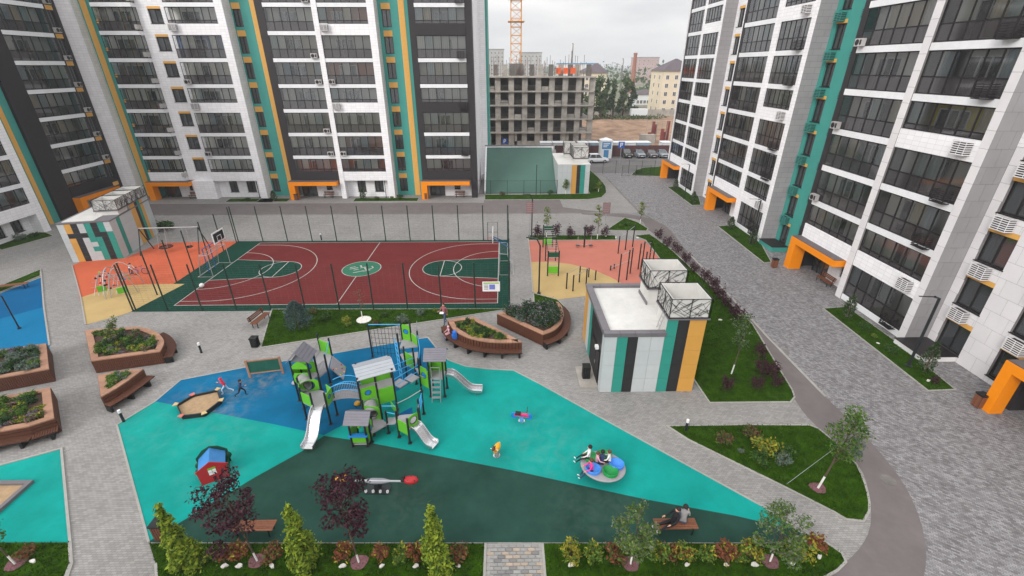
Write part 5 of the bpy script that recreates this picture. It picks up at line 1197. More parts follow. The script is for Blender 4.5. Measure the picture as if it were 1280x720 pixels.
# ================================================================== PLAY STRUCTURE (all joined by bridges: one thing)
PS = thing('play_structure', 'big climbing structure with green panels, grey roofs, bridges and steel slides', 'playground', (0, 0, 0))
def posts(lst):
    for x, y, h in lst: MB().tube([(x, y, 0), (x, y, h)], .055, 8).box(x - .1, x + .1, y - .1, y + .1, .012, .03).build('post', 'post_dark', PS)
def deck(poly, z, m='grey_plastic'): MB().prism(poly, z - .07, z).build('deck', m, PS)
def panel(a, b, z0, z1, m='lime', hole=None, arch=False, t=.03):
    "upright board between two points; hole=(u,z,r,mat) adds a round window ring"
    a, b = Vector(a), Vector(b); d = b - a; l = d.length; ang = math.atan2(d.y, d.x)
    if arch:
        mb = MB(); n = 8; top = [(l * i / n, z1 + .28 * math.sin(math.pi * i / n)) for i in range(n + 1)]
        V = [(x, -t / 2, z) for x, z in top] + [(l, -t / 2, z0), (0, -t / 2, z0)]; k = len(V)
        mb.add(V + [(x, t / 2, z) for x, _, z in V], [tuple(range(k))[::-1], tuple(range(k, 2 * k))] + [(i, (i + 1) % k, k + (i + 1) % k, k + i) for i in range(k)])
        o = mb.build('panel', m, PS, loc=(a.x, a.y, 0), rz=ang)
    elif hole:
        u, z, r, hm_ = hole; mb = MB(); n = 16; ring = [(u + r * math.cos(2 * math.pi * i / n), z + r * math.sin(2 * math.pi * i / n)) for i in range(n)]
        def edge(q):
            ang_ = 2 * math.pi * q / n; c, s_ = math.cos(ang_), math.sin(ang_); k = min(((l - u) if c > 0 else u) / max(abs(c), 1e-6), ((z1 - z) if s_ > 0 else (z - z0)) / max(abs(s_), 1e-6)); return (u + c * k, z + s_ * k)
        for i in range(n):
            p, q, s2_, e2 = ring[i], ring[(i + 1) % n], edge((i + 1) % n), edge(i)
            mb.add([(p[0], -t / 2, p[1]), (q[0], -t / 2, q[1]), (s2_[0], -t / 2, s2_[1]), (e2[0], -t / 2, e2[1]), (p[0], t / 2, p[1]), (q[0], t / 2, q[1]), (s2_[0], t / 2, s2_[1]), (e2[0], t / 2, e2[1])], [(0, 1, 2, 3), (7, 6, 5, 4), (0, 4, 5, 1), (2, 6, 7, 3)])
        o = mb.build('panel', m, PS, loc=(a.x, a.y, 0), rz=ang)
        MB().tube([(u + r * math.cos(2 * math.pi * i / n), 0, z + r * math.sin(2 * math.pi * i / n)) for i in range(n + 1)], .025, 5).build('ring', 'black', o)
        if hm_: MB().tube([(u, -.012, z), (u, .012, z)], r, 16).build('porthole', hm_, o)
    else: o = MB().box(0, l, -t / 2, t / 2, z0, z1).build('panel', m, PS, loc=(a.x, a.y, 0), rz=ang)
    return o
def rail(pts, r=.022, m='rope_blue', name='handrail'): MB().tube(pts, r, 6).build(name, m, PS)
def balusters(a, b, z0, z1, n, m='grey_plastic', sag=0.0):
    a, b = Vector(a), Vector(b); mb = MB()
    for i in range(n + 1):
        p = a.lerp(b, i / n); s_ = sag * math.sin(math.pi * i / n); mb.tube([(p.x, p.y, z0 + s_), (p.x, p.y, z1 + s_)], .016, 5)
    mb.build('balusters', m, PS)
    for z in (z0, z1): rail([(*a.lerp(b, i / 8), z + sag * math.sin(math.pi * i / 8)) for i in range(9)], .02, m)
def slide(p0, p1, w=.55, m='steel'):
    "stainless chute with raised sides, steep in the middle and flat at the end"
    a, b = Vector(p0), Vector(p1); d = Vector((b.x - a.x, b.y - a.y, 0)); l = d.length; d /= l; sd = Vector((d.y, -d.x, 0)); mb = MB(); rows = []
    for i in range(15):
        t = i / 14; e = 0 if t < .12 else min(1, (t - .12) / .66); z = a.z + (b.z - a.z) * (e * e * (3 - 2 * e) if t < .8 else 1)
        c = a + d * l * t; c.z = z; rows.append([c + sd * w / 2 * 1.12 + Vector((0, 0, .17)), c + sd * w / 2, c - sd * w / 2, c - sd * w / 2 * 1.12 + Vector((0, 0, .17))])
    V = [p for r_ in rows for p in r_]; F_ = [(i * 4 + j, i * 4 + j + 1, (i + 1) * 4 + j + 1, (i + 1) * 4 + j) for i in range(14) for j in range(3)]
    o = len(V); V += [p - Vector((0, 0, .05)) for p in V]; F_ += [tuple(q + o for q in f[::-1]) for f in F_]
    for i in range(14): F_ += [(i * 4, (i + 1) * 4, o + (i + 1) * 4, o + i * 4), (i * 4 + 3, o + i * 4 + 3, o + (i + 1) * 4 + 3, (i + 1) * 4 + 3)]
    F_ += [tuple(56 + j for j in (0, 1, 2, 3)) + tuple(o + 56 + j for j in (3, 2, 1, 0))]
    s_ = mb.add(V, F_).build('slide', m, PS)
    for k, e in ((0, 1), (3, -1)): MB().tube([rows[i][k] for i in range(15)], .025, 6).build('slide_rail', m, s_)
    q = rows[12]; MB().tube([(q[1].x, q[1].y, 0), q[1], q[2], (q[2].x, q[2].y, 0)], .03, 6).build('slide_foot', m, s_)
def gable(cx, cy, w, dp, z0, h, ang, m, over=.14, planks=5):
    "two-pitched roof in planks; ridge along local x"
    c = Matrix.Rotation(ang, 3, 'Z'); base = None
    root_ = None
    for s_ in (-1, 1):
        for i in range(planks):
            t0, t1 = i / planks, (i + 1) / planks - .02
            def pt(x, t): return Vector((cx, cy, 0)) + c @ Vector((x, s_ * (dp / 2 + over) * (1 - t), z0 + h * t - .0))
            V = [pt(-w / 2 - over, t0), pt(w / 2 + over, t0), pt(w / 2 + over, t1), pt(-w / 2 - over, t1)]
            V += [v + Vector((0, 0, .035)) for v in V]; f = [(0, 3, 2, 1), (4, 5, 6, 7), (0, 1, 5, 4), (1, 2, 6, 5), (2, 3, 7, 6), (3, 0, 4, 7)]
            mb = MB().add(V, f if s_ < 0 else [q[::-1] for q in f])
            if root_ is None: root_ = mb.build('roof', m, PS)
            else: mb.build('roof_plank', m, root_)
    for sx in (-1, 1):
        P_ = [Vector((cx, cy, 0)) + c @ Vector((sx * (w / 2 - .02), y, z)) for y, z in ((-dp / 2, z0 - .02), (dp / 2, z0 - .02), (0, z0 + h - .06))]
        q = [p + c @ Vector((-sx * .03, 0, 0)) for p in P_]; MB().add(P_ + q, [(0, 1, 2), (5, 4, 3), (0, 3, 4, 1), (1, 4, 5, 2), (2, 5, 3, 0)]).build('gable_board', m, root_)
    return root_
def tunnel(a, b, z, r=.33, m='grey_plastic'):
    a, b = Vector((*a, z)), Vector((*b, z)); o = MB().tube([a, b], r, 18, 0, False).tube([a, b], r - .02, 18, 0, False).build('tunnel', m, PS, smooth=True); return o
# tower A: gabled tower, tunnel, six-sided deck with slide
posts([(-12.0, 21.1, 2.75), (-11.05, 21.1, 2.75), (-12.0, 22.0, 2.75), (-11.05, 22.0, 2.75)]); deck([(-12.0, 21.1), (-11.05, 21.1), (-11.05, 22.0), (-12.0, 22.0)], 1.3)
gable(-11.52, 21.55, .95, .95, 2.72, .62, R(90), 'roof_slate', .16, 4)
panel((-11.95, 21.07), (-11.1, 21.07), 2.25, 2.45, 'lime', arch=True); panel((-12.03, 21.15), (-12.03, 21.95), 1.3, 2.1); panel((-11.95, 22.03), (-11.1, 22.03), 1.3, 2.1, hole=(.42, 1.75, .2, 'play_blue'))
tunnel((-11.45, 21.05), (-11.05, 20.35), 1.62); panel((-11.95, 21.03), (-11.1, 21.03), 1.3, 2.0, hole=(.45, 1.64, .3, None))
hexA = [(-11.45, 20.4), (-10.98, 19.54), (-10.25, 19.1), (-9.52, 19.12), (-9.41, 19.85), (-10.35, 20.55)]
posts([(x, y, 2.15) for x, y in hexA]); deck(hexA, 1.2)
panel(hexA[0], hexA[5], 1.2, 1.95, hole=(.55, 1.6, .3, None)); panel(hexA[0], hexA[1], 1.2, 1.9, hole=(.45, 1.55, .12, 'play_blue')); panel(hexA[1], hexA[2], 1.2, 1.9); panel(hexA[3], hexA[4], 1.2, 1.95, hole=(.36, 1.6, .12, 'play_blue'))
slide((-9.92, 19.12, 1.22), (-10.02, 17.15, .22)); panel(hexA[4], (-9.85, 20.2), 1.2, 1.85)
rr = [(-12.0, 22.0), (-10.77, 22.7), (-11.08, 24.35), (-12.0, 24.9)]
posts([(-10.77, 22.7, 2.1), (-11.08, 24.35, 2.2), (-12.0, 24.9, 2.2)]); deck([(-12.0, 22.05), (-11.05, 22.05), (-10.77, 22.7), (-11.08, 24.35), (-12.0, 24.9)], .95)
balusters((-11.05, 22.05), (-10.77, 22.7), 1.0, 1.75, 7); balusters((-12.0, 22.1), (-12.0, 24.8), 1.0, 1.7, 16); panel((-12.0, 24.9), (-11.08, 24.35), .95, 1.8); rail([(-10.77, 22.7, 1.9), (-11.08, 24.35, 2.0)], .02)
cw = MB().add([(-10.72, 22.9, .95), (-11.0, 24.2, .95), (-10.35, 24.3, .02), (-10.1, 23.0, .02), (-10.68, 22.9, .99), (-10.96, 24.2, .99), (-10.3, 24.32, .03), (-10.05, 23.0, .03)], [(0, 3, 2, 1), (4, 5, 6, 7), (0, 1, 5, 4), (1, 2, 6, 5), (2, 3, 7, 6), (3, 0, 4, 7)]).build('climbing_wall', 'grey_plastic', PS)
for i in range(9):
    t, u = rnd.random(), rnd.random(); p = Vector((-10.7, 22.95, .98)).lerp(Vector((-10.08, 23.05, .06)), t).lerp(Vector((-10.95, 24.2, .98)).lerp(Vector((-10.32, 24.28, .06)), t), u); MB().ball(p, .07, .07, .05, 8, 5).build('climbing_hold', ('lime', 'yellow_paint', 'red_paint')[i % 3], cw)
# arched bridge A to B
a_, b_ = Vector((-9.45, 20.0)), Vector((-8.0, 20.15)); sd = Vector((-(b_ - a_).y, (b_ - a_).x)).normalized() * .35
for i in range(15):
    t = (i + .5) / 15; p = a_.lerp(b_, t); MB().rbox((p.x, p.y, 1.18 + .12 * math.sin(math.pi * t)), .085, .75, .04, math.atan2((b_ - a_).y, (b_ - a_).x)).build('bridge_board', 'grey_plastic', PS)
for s_ in (-1, 1):
    q0, q1 = a_ + sd * s_, b_ + sd * s_
    for dz, mm_ in ((.45, 'rope_blue'), (.85, 'rope_blue')): rail([(*q0.lerp(q1, i / 10), 1.2 + dz + .22 * math.sin(math.pi * i / 10)) for i in range(11)], .022, mm_)
    mb = MB()
    for i in range(17): p = q0.lerp(q1, i / 16); mb.tube([(p.x, p.y, 1.2 + .12 * math.sin(math.pi * i / 16)), (p.x, p.y, 1.65 + .22 * math.sin(math.pi * i / 16))], .013, 4)
    mb.build('balusters', 'grey_plastic', PS)
# tower B
B4 = [(-7.78, 19.4), (-6.15, 20.2), (-6.62, 21.5), (-8.25, 20.75)]
posts([(x, y, 2.85) for x, y in B4] + [(-6.98, 19.8, 2.2), (-7.45, 21.1, 2.6)]); deck(B4, 1.3); gable(-7.2, 20.46, 1.7, 1.3, 2.72, .30, R(26), 'roof_light', .16, 4)
panel(B4[0], (-6.98, 19.8), 1.3, 2.1, 'lime', hole=(.42, 1.75, .16, 'play_blue')); panel((-6.98, 19.8), B4[1], .75, 1.75, 'lime'); panel(B4[2], B4[3], 1.3, 2.1, 'lime'); panel((-7.78, 19.36), (-6.98, 19.76), .62, 1.22, 'lime')
tunnel((-7.35, 19.5), (-7.1, 18.7), 1.0, .33); panel((-7.55, 18.95), (-6.6, 18.8), .55, 1.4, 'lime', hole=(.45, 1.0, .3, None))
C4 = [(-7.55, 18.95), (-6.6, 18.82), (-6.23, 18.4), (-6.95, 17.75), (-7.4, 18.1)]; deck(C4, .6); posts([(-7.55, 18.95, 1.75), (-6.6, 18.82, 1.6), (-6.23, 18.4, 1.5), (-6.95, 17.75, 1.5)])
# small house D
D4 = [(-7.86, 17.5), (-7.08, 17.5), (-6.98, 18.25), (-7.8, 18.3)]; posts([(x, y, 1.55) for x, y in D4]); gable(-7.43, 17.9, .95, .85, 1.5, .42, R(-2), 'roof_slate', .16, 5)
panel(D4[0], D4[1], .25, .72); MB().box(-7.95, -7.0, 17.35, 17.62, .72, .76).build('counter', 'play_blue', PS); panel((-7.02, 17.55), (-6.96, 18.2), .2, 1.3, 'lime', hole=(.33, .8, .2, 'play_blue')); panel((-7.86, 17.55), (-7.82, 18.25), .2, 1.1); deck([(-7.86, 17.52), (-7.08, 17.52), (-7.0, 18.22), (-7.8, 18.27)], .14)
MB().ball((-7.5, 17.85, .98), .1).build('play_dial', 'lime', PS)
# deck E with slide
E5 = [(-5.72, 18.75), (-5.61, 18.1), (-4.97, 17.66), (-4.5, 18.2), (-4.62, 18.9)]; deck(E5, .9); posts([(-5.72, 18.75, 1.75), (-5.61, 18.1, 1.75), (-4.97, 17.66, 1.65), (-4.5, 18.2, 1.85), (-4.62, 18.9, 1.85), (-4.6, 19.85, 1.85)])
panel(E5[1], E5[2], .5, 1.25, 'lime'); panel((-4.93, 17.72), (-4.54, 18.16), .9, 1.65, 'lime', hole=(.3, 1.3, .22, None)); panel(E5[0], (-6.2, 19.4), .9, 1.3, 'lime'); slide((-4.72, 17.9, .95), (-3.6, 17.28, .2), .5)
balusters((-4.5, 18.2), (-4.62, 18.9), .95, 1.55, 7); balusters((-4.62, 18.9), (-4.6, 19.85), .95, 1.5, 8, 'rope_blue'); rail([(-5.7, 18.8, 1.65), (-5.2, 19.3, 1.6), (-4.62, 19.8, 1.7)], .022, 'galv'); rail([(-6.25, 18.45, 1.4), (-5.61, 18.15, 1.5)]); rail([(-6.6, 18.85, 1.45), (-5.72, 18.78, 1.5)])
for i in range(7): p = Vector((-6.35, 18.62)).lerp(Vector((-5.7, 18.45)), (i + .5) / 7); MB().rbox((p.x, p.y, .62 + .03 * i), .085, .55, .04, R(-15)).build('bridge_board', 'grey_plastic', PS)
MB().add([(-5.7, 18.85, .9), (-5.1, 19.4, .9), (-5.1, 19.4, .1), (-5.7, 18.85, .1)], [(0, 1, 2, 3)]).build('panel', 'play_blue', PS)
# bridges B to F, climbing tower F, roofed tower G
F3 = [(-6.15, 20.55), (-5.05, 21.75), (-5.46, 22.4), (-6.5, 21.3)]
for k, (px_, py_, z) in enumerate(((-6.05, 21.05, 1.25), (-5.5, 21.65, 1.15))): deck([(px_ - .42, py_ - .1), (px_ + .08, py_ - .45), (px_ + .45, py_ + .05), (px_ - .1, py_ + .42)], z)
for q0, q1 in (((-6.15, 20.3), (-5.05, 21.8)), ((-6.62, 21.5), (-5.46, 22.5))): rail([(*q0, 2.05), (*q1, 1.95)]); rail([(*q0, 1.6), (*q1, 1.55)])
posts([(-5.05, 21.8, 2.4), (-5.46, 22.53, 2.35), (-6.15, 23.1, 2.35), (-6.72, 24.19, 2.6), (-6.1, 25.1, 2.9), (-6.75, 25.35, 2.9), (-8.9, 25.48, 2.6), (-5.55, 24.5, 2.6)])
deck([(-5.46, 22.5), (-4.45, 22.05), (-4.45, 21.4), (-5.05, 21.75)], 1.25); panel((-5.0, 21.78), (-4.5, 21.4), .55, 1.9, 'lime', hole=(.3, 1.35, .2, 'play_blue')); panel((-6.1, 23.1), (-5.5, 22.55), 1.1, 2.0, 'lime'); deck([(-6.72, 24.19), (-6.15, 23.1), (-5.46, 22.55), (-5.5, 23.6), (-5.6, 24.4)], 1.1)
deck([(-6.72, 24.25), (-5.6, 24.5), (-6.1, 25.1), (-6.75, 25.3)], 1.45); panel((-6.75, 25.36), (-6.1, 25.12), 1.45, 2.6, 'lime', hole=(.33, 2.1, .18, 'play_blue')); panel((-6.1, 25.1), (-5.55, 24.5), 1.45, 2.1, 'lime'); rail([(-5.55, 24.5, 2.3), (-5.3, 23.6, 1.9), (-5.05, 21.9, 2.1)]); MB().tube([(-5.55, 24.5, 2.6), (-5.5, 24.5, 3.3)], .02, 5).build('flag_pole', 'galv', PS)
rail([(-8.9, 25.48, 2.5), (-6.75, 25.3, 2.6)], .03); nm = MB()
for i in range(9): t = (i + .5) / 9; p = Vector((-8.9, 25.48)).lerp(Vector((-6.75, 25.3)), t); nm.tube([(p.x, p.y, 2.5), (p.x, p.y + .1 * math.sin(i), .1)], .014, 4)
for j in range(6): z = .35 + j * .38; nm.tube([(-8.9, 25.48, z), (-6.75, 25.3, z)], .012, 4)
nm.build('climbing_net', 'post_dark', PS)
ch_ = MB()
for s_ in (0, .45):
    ch_.tube([(-6.9 + s_ * .6, 24.0 - s_, 2.4), (-6.6 + s_ * .6, 23.2 - s_, .05)], .03, 5)
for i in range(7): z = .3 + i * .3; ch_.tube([(-6.63 - .04 * i, 23.28 + .1 * i, z), (-6.36 - .04 * i, 22.83 + .1 * i, z)], .022, 5)
ch_.build('rope_ladder', 'rope_blue', PS)
G4 = [(-4.42, 21.35), (-3.6, 21.32), (-3.55, 22.1), (-4.4, 22.12)]; posts([(x, y, 2.7) for x, y in G4]); deck(G4, 1.3); gable(-4.0, 21.72, 1.0, .95, 2.62, .5, R(0), 'roof_slate', .14, 6)
panel(G4[3], G4[2], 1.3, 2.2); panel((-4.42, 21.4), (-4.4, 22.05), 1.3, 2.1); slide((-3.5, 21.78, 1.3), (-1.42, 21.62, .22), .5)
ld = MB()
for x in (-4.27, -3.78): ld.tube([(x, 20.8, 0), (x, 21.3, 1.35), (x, 21.32, 2.1)], .025, 6)
ld.build('ladder_rails', 'galv', PS); rail([(-4.27, 21.3, 2.1), (-3.78, 21.3, 2.1)], .025, 'galv')
for i in range(4): MB().box(-4.27, -3.78, 20.82 + i * .11, 20.98 + i * .11, .27 + i * .28, .31 + i * .28).build('ladder_step', 'galv', PS)
# rope stepping stones beside tower A
for x, y in ((369, 480), (374, 478), (447, 506)): X, Y = W(x, y); MB().lathe([(.01, .02), (.16, .03), (.2, .1), (.14, .19), (.01, .22)], 12).build('stepping_dome', 'yellow_paint' if x > 400 else 'grey_plastic', loc=(X, Y, 0), smooth=True, label='small rubber dome on the floor by the ' + ('arched bridge' if x > 400 else ('first tower, lighter of two' if x > 372 else 'first tower, next to the other dome')), category='play dome')
# ================================================================== OTHER PLAY THINGS
a, b = Vector(W(313, 472)), Vector(W(354, 467)); d = b - a; CB2 = thing('chalkboard', 'green chalkboard in a wooden frame beside the first tower', 'chalkboard', (a.x, a.y, 0), math.atan2(d.y, d.x)); l = d.length
MB().box(.06, l - .06, -.015, .015, .35, 1.15).build('board', 'board_green' if 'board_green' in M else C('board_green', (28, 86, 70), rough=.7, var=.15), CB2)
for x in (0, l): MB().box(x - .06, x + .06, -.05, .05, 0, 1.3).build('post', 'wood_light', CB2)
for z in (.27, 1.16): MB().box(.06, l - .06, -.035, .035, z, z + .08).build('frame_rail', 'wood_light', CB2)
# sand pit
sp_ = [W(*p) for p in ((222, 511), (239, 526), (273, 516), (277, 495), (247, 494))]
cx = sum(p[0] for p in sp_) / 5; cy = sum(p[1] for p in sp_) / 5; SPT = thing('sand_pit', 'six-sided sand pit with dark boards and coloured corner seats', 'sand pit', (cx, cy, 0)); rr_ = [(1.05, 12), (1.2, 75), (1.1, 140), (1.25, 185), (1.1, 250), (1.1, 310)]
hx = [(r_ * math.cos(R(q)), r_ * math.sin(R(q))) for r_, q in rr_]
MB().sheet(hx, .12).build('sand', 'sand', SPT)
for i in range(6):
    a, b = Vector(hx[i]), Vector(hx[(i + 1) % 6]); d = b - a; m = (a + b) / 2; MB().rbox((m.x, m.y, .13), d.length, .07, .26, math.atan2(d.y, d.x)).build('board', 'post_dark', SPT)
    MB().prism([(hx[i][0] * 1.06 + .17 * math.cos(R(q)), hx[i][1] * 1.06 + .17 * math.sin(R(q))) for q in (rr_[i][1] - 60, rr_[i][1] + 60, rr_[i][1] + 150, rr_[i][1] + 210)], .262, .30).build('corner_seat', ('seat_red', 'seat_cream')[i % 2], SPT) if 'seat_red' in M else (C('seat_red', (190, 104, 94)), C('seat_cream', (190, 164, 116)))
for i in range(1): MB().prism([(hx[i][0] * 1.06 + .17 * math.cos(R(q)), hx[i][1] * 1.06 + .17 * math.sin(R(q))) for q in (rr_[i][1] - 60, rr_[i][1] + 60, rr_[i][1] + 150, rr_[i][1] + 210)], .262, .30).build('corner_seat', 'seat_cream', SPT)
# second sand pit at the left edge
SP2 = thing('sand_pit', 'square sand pit with grey kerb on the teal floor at the left edge', 'sand pit', (*W(-8, 625), 0)); MB().sheet([(-1.0, -1.2), (.75, -1.2), (.75, .75), (-1.0, .75)], .05).build('sand', 'sand', SP2)
for q in ((-1.2, .95, .75, .95), (-1.2, .95, -1.4, -1.2), (.75, .95, -1.2, .75), (-1.2, -1.0, -1.2, .75)): MB().box(*q, 0, .16).build('kerb_board', 'coping', SP2)
# playhouse
a = Vector(W(253, 607)); b = Vector(W(287, 595)); d = (b - a); ang = math.atan2(d.y, d.x); l = d.length
HSE = thing('play_house', 'little red play house with blue roof and green back', 'play house', (a.x, a.y, 0), ang)
fm = MB(); pf = [(0, 0), (l, 0), (l + .04, .75), (l + .12, .8), (l / 2, 1.2), (-.12, .8), (-.04, .75)]; k = len(pf)
fm.add([(x, -.02, z) for x, z in pf] + [(x, .02, z) for x, z in pf], [tuple(range(k)), tuple(range(2 * k - 1, k - 1, -1))] + [(i, k + i, k + (i + 1) % k, (i + 1) % k) for i in range(k)]); fm.build('front_panel', 'red_paint', HSE)
w_ = MB()
for x0, z0_ in ((.0, 0), (.16, 0), (0, .16), (.16, .16)): w_.box(l / 2 - .15 + x0, l / 2 - .01 + x0, -.03, -.021, .45 + z0_, .59 + z0_)
w_.build('window', 'white_paint', HSE); MB().box(l / 2 - .15, l / 2 + .16, -.035, -.021, .78, .86).build('flower_box', 'lime', HSE); MB().ball((l - .12, -.04, .35), .06, .02, .06, 8, 5).build('flower', 'yellow_paint', HSE)
C('dark_green_paint', (20, 74, 52), rough=.5); C('house_blue', (58, 124, 184), rough=.5)
bm = MB(); pb = [(-.1, 0), (l + .1, 0), (l + .1, .8), (l * .8, 1.15), (l / 2, 1.28), (l * .2, 1.15), (-.1, .8)]; bm.add([(x, 1.0, z) for x, z in pb] + [(x, 1.04, z) for x, z in pb], [tuple(range(7)), tuple(range(13, 6, -1))] + [(i, 7 + i, 7 + (i + 1) % 7, (i + 1) % 7) for i in range(7)]); bm.build('back_panel', 'dark_green_paint', HSE)
for s_ in (0, 1):
    x = 0 if s_ == 0 else l; MB().add([(x, .02, .7), (x, 1.0, .7), (l / 2, 1.0, 1.16), (l / 2, .02, 1.12), (x, .02, .74), (x, 1.0, .74), (l / 2, 1.0, 1.2), (l / 2, .02, 1.16)], [(0, 3, 2, 1), (4, 5, 6, 7), (0, 1, 5, 4), (2, 3, 7, 6), (1, 2, 6, 5), (3, 0, 4, 7)]).build('roof', 'house_blue', HSE); MB().box(x - .02, x + .02, .02, 1.0, 0, .35).build('side_panel', 'dark_green_paint', HSE)
for x, y in ((-.02, .5), (l + .05, .98), (-.05, .9)): MB().ball((x, y, .45), .16, .1, .2, 8, 6).build('leaf_cutout', 'dark_green_paint', HSE)
# see-saw with beetle seats
C('seesaw_grey', (122, 122, 130), rough=.5)
SS = thing('see_saw', 'grey spring see-saw with yellow and red beetle seats', 'see-saw', (-5.9, 14.85, 0), R(-2))
MB().add([(.62 * math.cos(q * math.pi / 4 + .39), .16 * math.sin(q * math.pi / 4 + .39), .5) for q in range(8)] + [(.62 * math.cos(q * math.pi / 4 + .39), .16 * math.sin(q * math.pi / 4 + .39), .55) for q in range(8)], [tuple(range(8))[::-1], tuple(range(8, 16))] + [(i, (i + 1) % 8, 8 + (i + 1) % 8, 8 + i) for i in range(8)]).build('deck', 'seesaw_grey', SS)
MB().tube([(-1.7, 0, .53), (1.7, 0, .53)], .05, 6).build('beam', 'galv', SS); t_ = MB()
for i in range(4): t_.tube([(-.5 + i * .33 + .05 * math.cos(q), -.22 + .05 * math.sin(q), .06 + .02 * q / 6.28) for q in [j * .6 for j in range(50)]], .012, 4)
t_.build('spring', 'white_paint', SS); MB().box(-.55, .55, -.30, .2, .012, .05).build('base', 'post_dark', SS); MB().box(-.1, .1, -.2, .2, .05, .5).build('stand', 'post_dark', SS)
for sx, m_ in ((-1, 'yellow_paint'), (1, 'red_paint')):
    s_ = MB().ball((sx * 1.55, 0, .62), .36, .22, .16, 12, 8).build('beetle_seat', m_, SS, smooth=True); MB().ball((sx * 1.2, 0, .66), .12, .15, .12, 10, 6).build('beetle_head', 'black', s_, smooth=True); MB().tube([(sx * 1.3, -.22, .95), (sx * 1.28, 0, .9), (sx * 1.3, .22, .95)], .018, 5).build('handle', 'black', s_); MB().tube([(sx * 1.29, 0, .68), (sx * 1.29, 0, .92)], .02, 5).build('handle_post', 'black', s_)
    for i in range(5): MB().ball((sx * (1.45 + .1 * i), (-.1, .1, 0, -.12, .1)[i], .75 - .02 * abs(i - 1)), .045, .045, .02, 8, 5).build('beetle_spot', 'black', s_)
# spring riders
def rider(label, X, Y, rz, kind):
    g = thing('spring_rider', label, 'spring rider', (X, Y, 0), rz)
    MB().tube([(.1 * math.cos(q), .1 * math.sin(q), .04 + .3 * q / 31.4) for q in [i * .5 for i in range(63)]], .018, 5).build('spring', 'rope_blue' if kind else 'steel', g); MB().lathe([(.18, 0), (.18, .04), (.01, .04)], 12).build('base', 'steel', g)
    if kind == 0:
        b = MB().ball((0, .05, .5), .16, .36, .17, 12, 8).build('body', 'yellow_paint', g, smooth=True); MB().tube([(0, -.22, .55), (0, -.34, .8)], [.09, .07], 8).build('neck', 'orange_portal', b); MB().ball((0, -.4, .86), .085, .15, .08, 10, 6).build('head', 'hair_brown', b, smooth=True)
        for sx in (-1, 1): MB().ball((sx * .06, -.32, .95), .025, .02, .06, 6, 5).build('ear', 'hair_brown', b)
        MB().tube([(-.2, -.3, .72), (.2, -.3, .72)], .018, 5).build('handle', 'white_paint', b); MB().tube([(0, .38, .52), (0, .5, .38)], [.05, .03], 6).build('tail', 'white_paint', b)
    else:
        b = MB().box(-.08, .08, -.4, .4, .38, .5).build('body', 'pink_paint' if 'pink_paint' in M else C('pink_paint', (206, 50, 110), rough=.4), g)
        for sy in (-1, 1): MB().tube([(-.05, sy * .42, .36), (.05, sy * .42, .36)], .17, 12).build('wheel', 'play_blue', b)
        MB().tube([(-.24, -.3, .85), (.24, -.3, .85)], .02, 5).build('handlebar', 'black', b); MB().tube([(0, -.32, .45), (0, -.3, .86)], .025, 5).build('handle_post', 'steel', b); MB().box(-.14, .14, .05, .35, .5, .55).build('seat', 'black', b)
rider('yellow spring horse on the teal floor', -.49, 16.75, R(-20), 0); rider('pink and blue spring motorbike on the teal floor', .84, 19.2, R(80), 1)
# carousel
CRS = thing('carousel', 'tilted grey carousel disc with green and blue bowl seats', 'carousel', (4.55, 15.55, 0)); CRS.rotation_euler = (R(-7), R(2), 0); CRS.scale = (.88, .88, 1)
MB().lathe([(.01, .32), (.9, .34), (1.18, .42), (1.2, .47), (1.16, .5), (.01, .5)], 40).build('disc', 'grey_plastic', CRS, smooth=False); MB().lathe([(.35, -.02), (.3, .33)], 16).build('pivot', 'post_dark', CRS)
C('bowl_green', (10, 132, 62), rough=.3, var=.05); C('bowl_blue', (60, 130, 214), rough=.3, var=.05)
for (x, y, m_) in ((.25, -.6, 'bowl_green'), (.72, .0, 'bowl_blue'), (.2, .68, 'bowl_green'), (-.62, -.4, 'bowl_blue'), (-.55, .5, 'bowl_green')): MB().lathe([(.38, .49), (.42, .66), (.38, .67), (.32, .56), (.18, .515), (.01, .51)], 24, (x, y, 0)).build('bowl_seat', m_, CRS, smooth=True)
# ================================================================== TRAINING GROUNDS
SW = thing('nest_swing', 'pale framed nest swing on the orange training ground', 'swing', (0, 0, 0))
xa, ya = W(187, 322); xb, yb = W(256, 318); zt_ = 2.6; xa, ya = -37.3, 44.9; xb, yb = -31.6, 45.3
MB().tube([(xa, ya, zt_), (xb, yb, zt_)], .06, 8).build('top_beam', 'galv', SW)
for x, y in ((xa, ya), (xb, yb)):
    for s_ in (-1, 1): MB().tube([(x, y, zt_), (x, y + s_ * 1.0, 0)], .05, 8).build('leg', 'post_dark', SW)
for k, (cx, rx) in enumerate(((-35.3, .6), (-32.9, .3))):
    s_ = MB().tube([(cx + rx * math.cos(q), 45.05 + rx * math.sin(q), .55) for q in [2 * math.pi * i / 20 for i in range(21)]], .05, 6).build('swing_seat', 'rubber_black', SW); nt_ = MB()
    for i in range(-4, 5): w_ = rx * math.sqrt(max(0, 1 - (i / 5) ** 2)); nt_.tube([(cx + rx * i / 5, 45.05 - w_, .53), (cx + rx * i / 5, 45.05 + w_, .53)], .012, 4).tube([(cx - w_, 45.05 + rx * i / 5, .53), (cx + w_, 45.05 + rx * i / 5, .53)], .012, 4)
    nt_.build('seat_net', 'post_dark', s_)
    for sx in (-1, 1):
        for sy in (-1, 1): MB().tube([(cx + sx * rx * .7, 45.05 + sy * rx * .7, .57), (cx + sx * rx * .7, 45.1, zt_)], .012, 4).build('chain', 'galv', SW)
CD = thing('climbing_arch', 'white arched climbing frame with black and green holds', 'climbing frame', (*W(148, 366), 0), R(10))
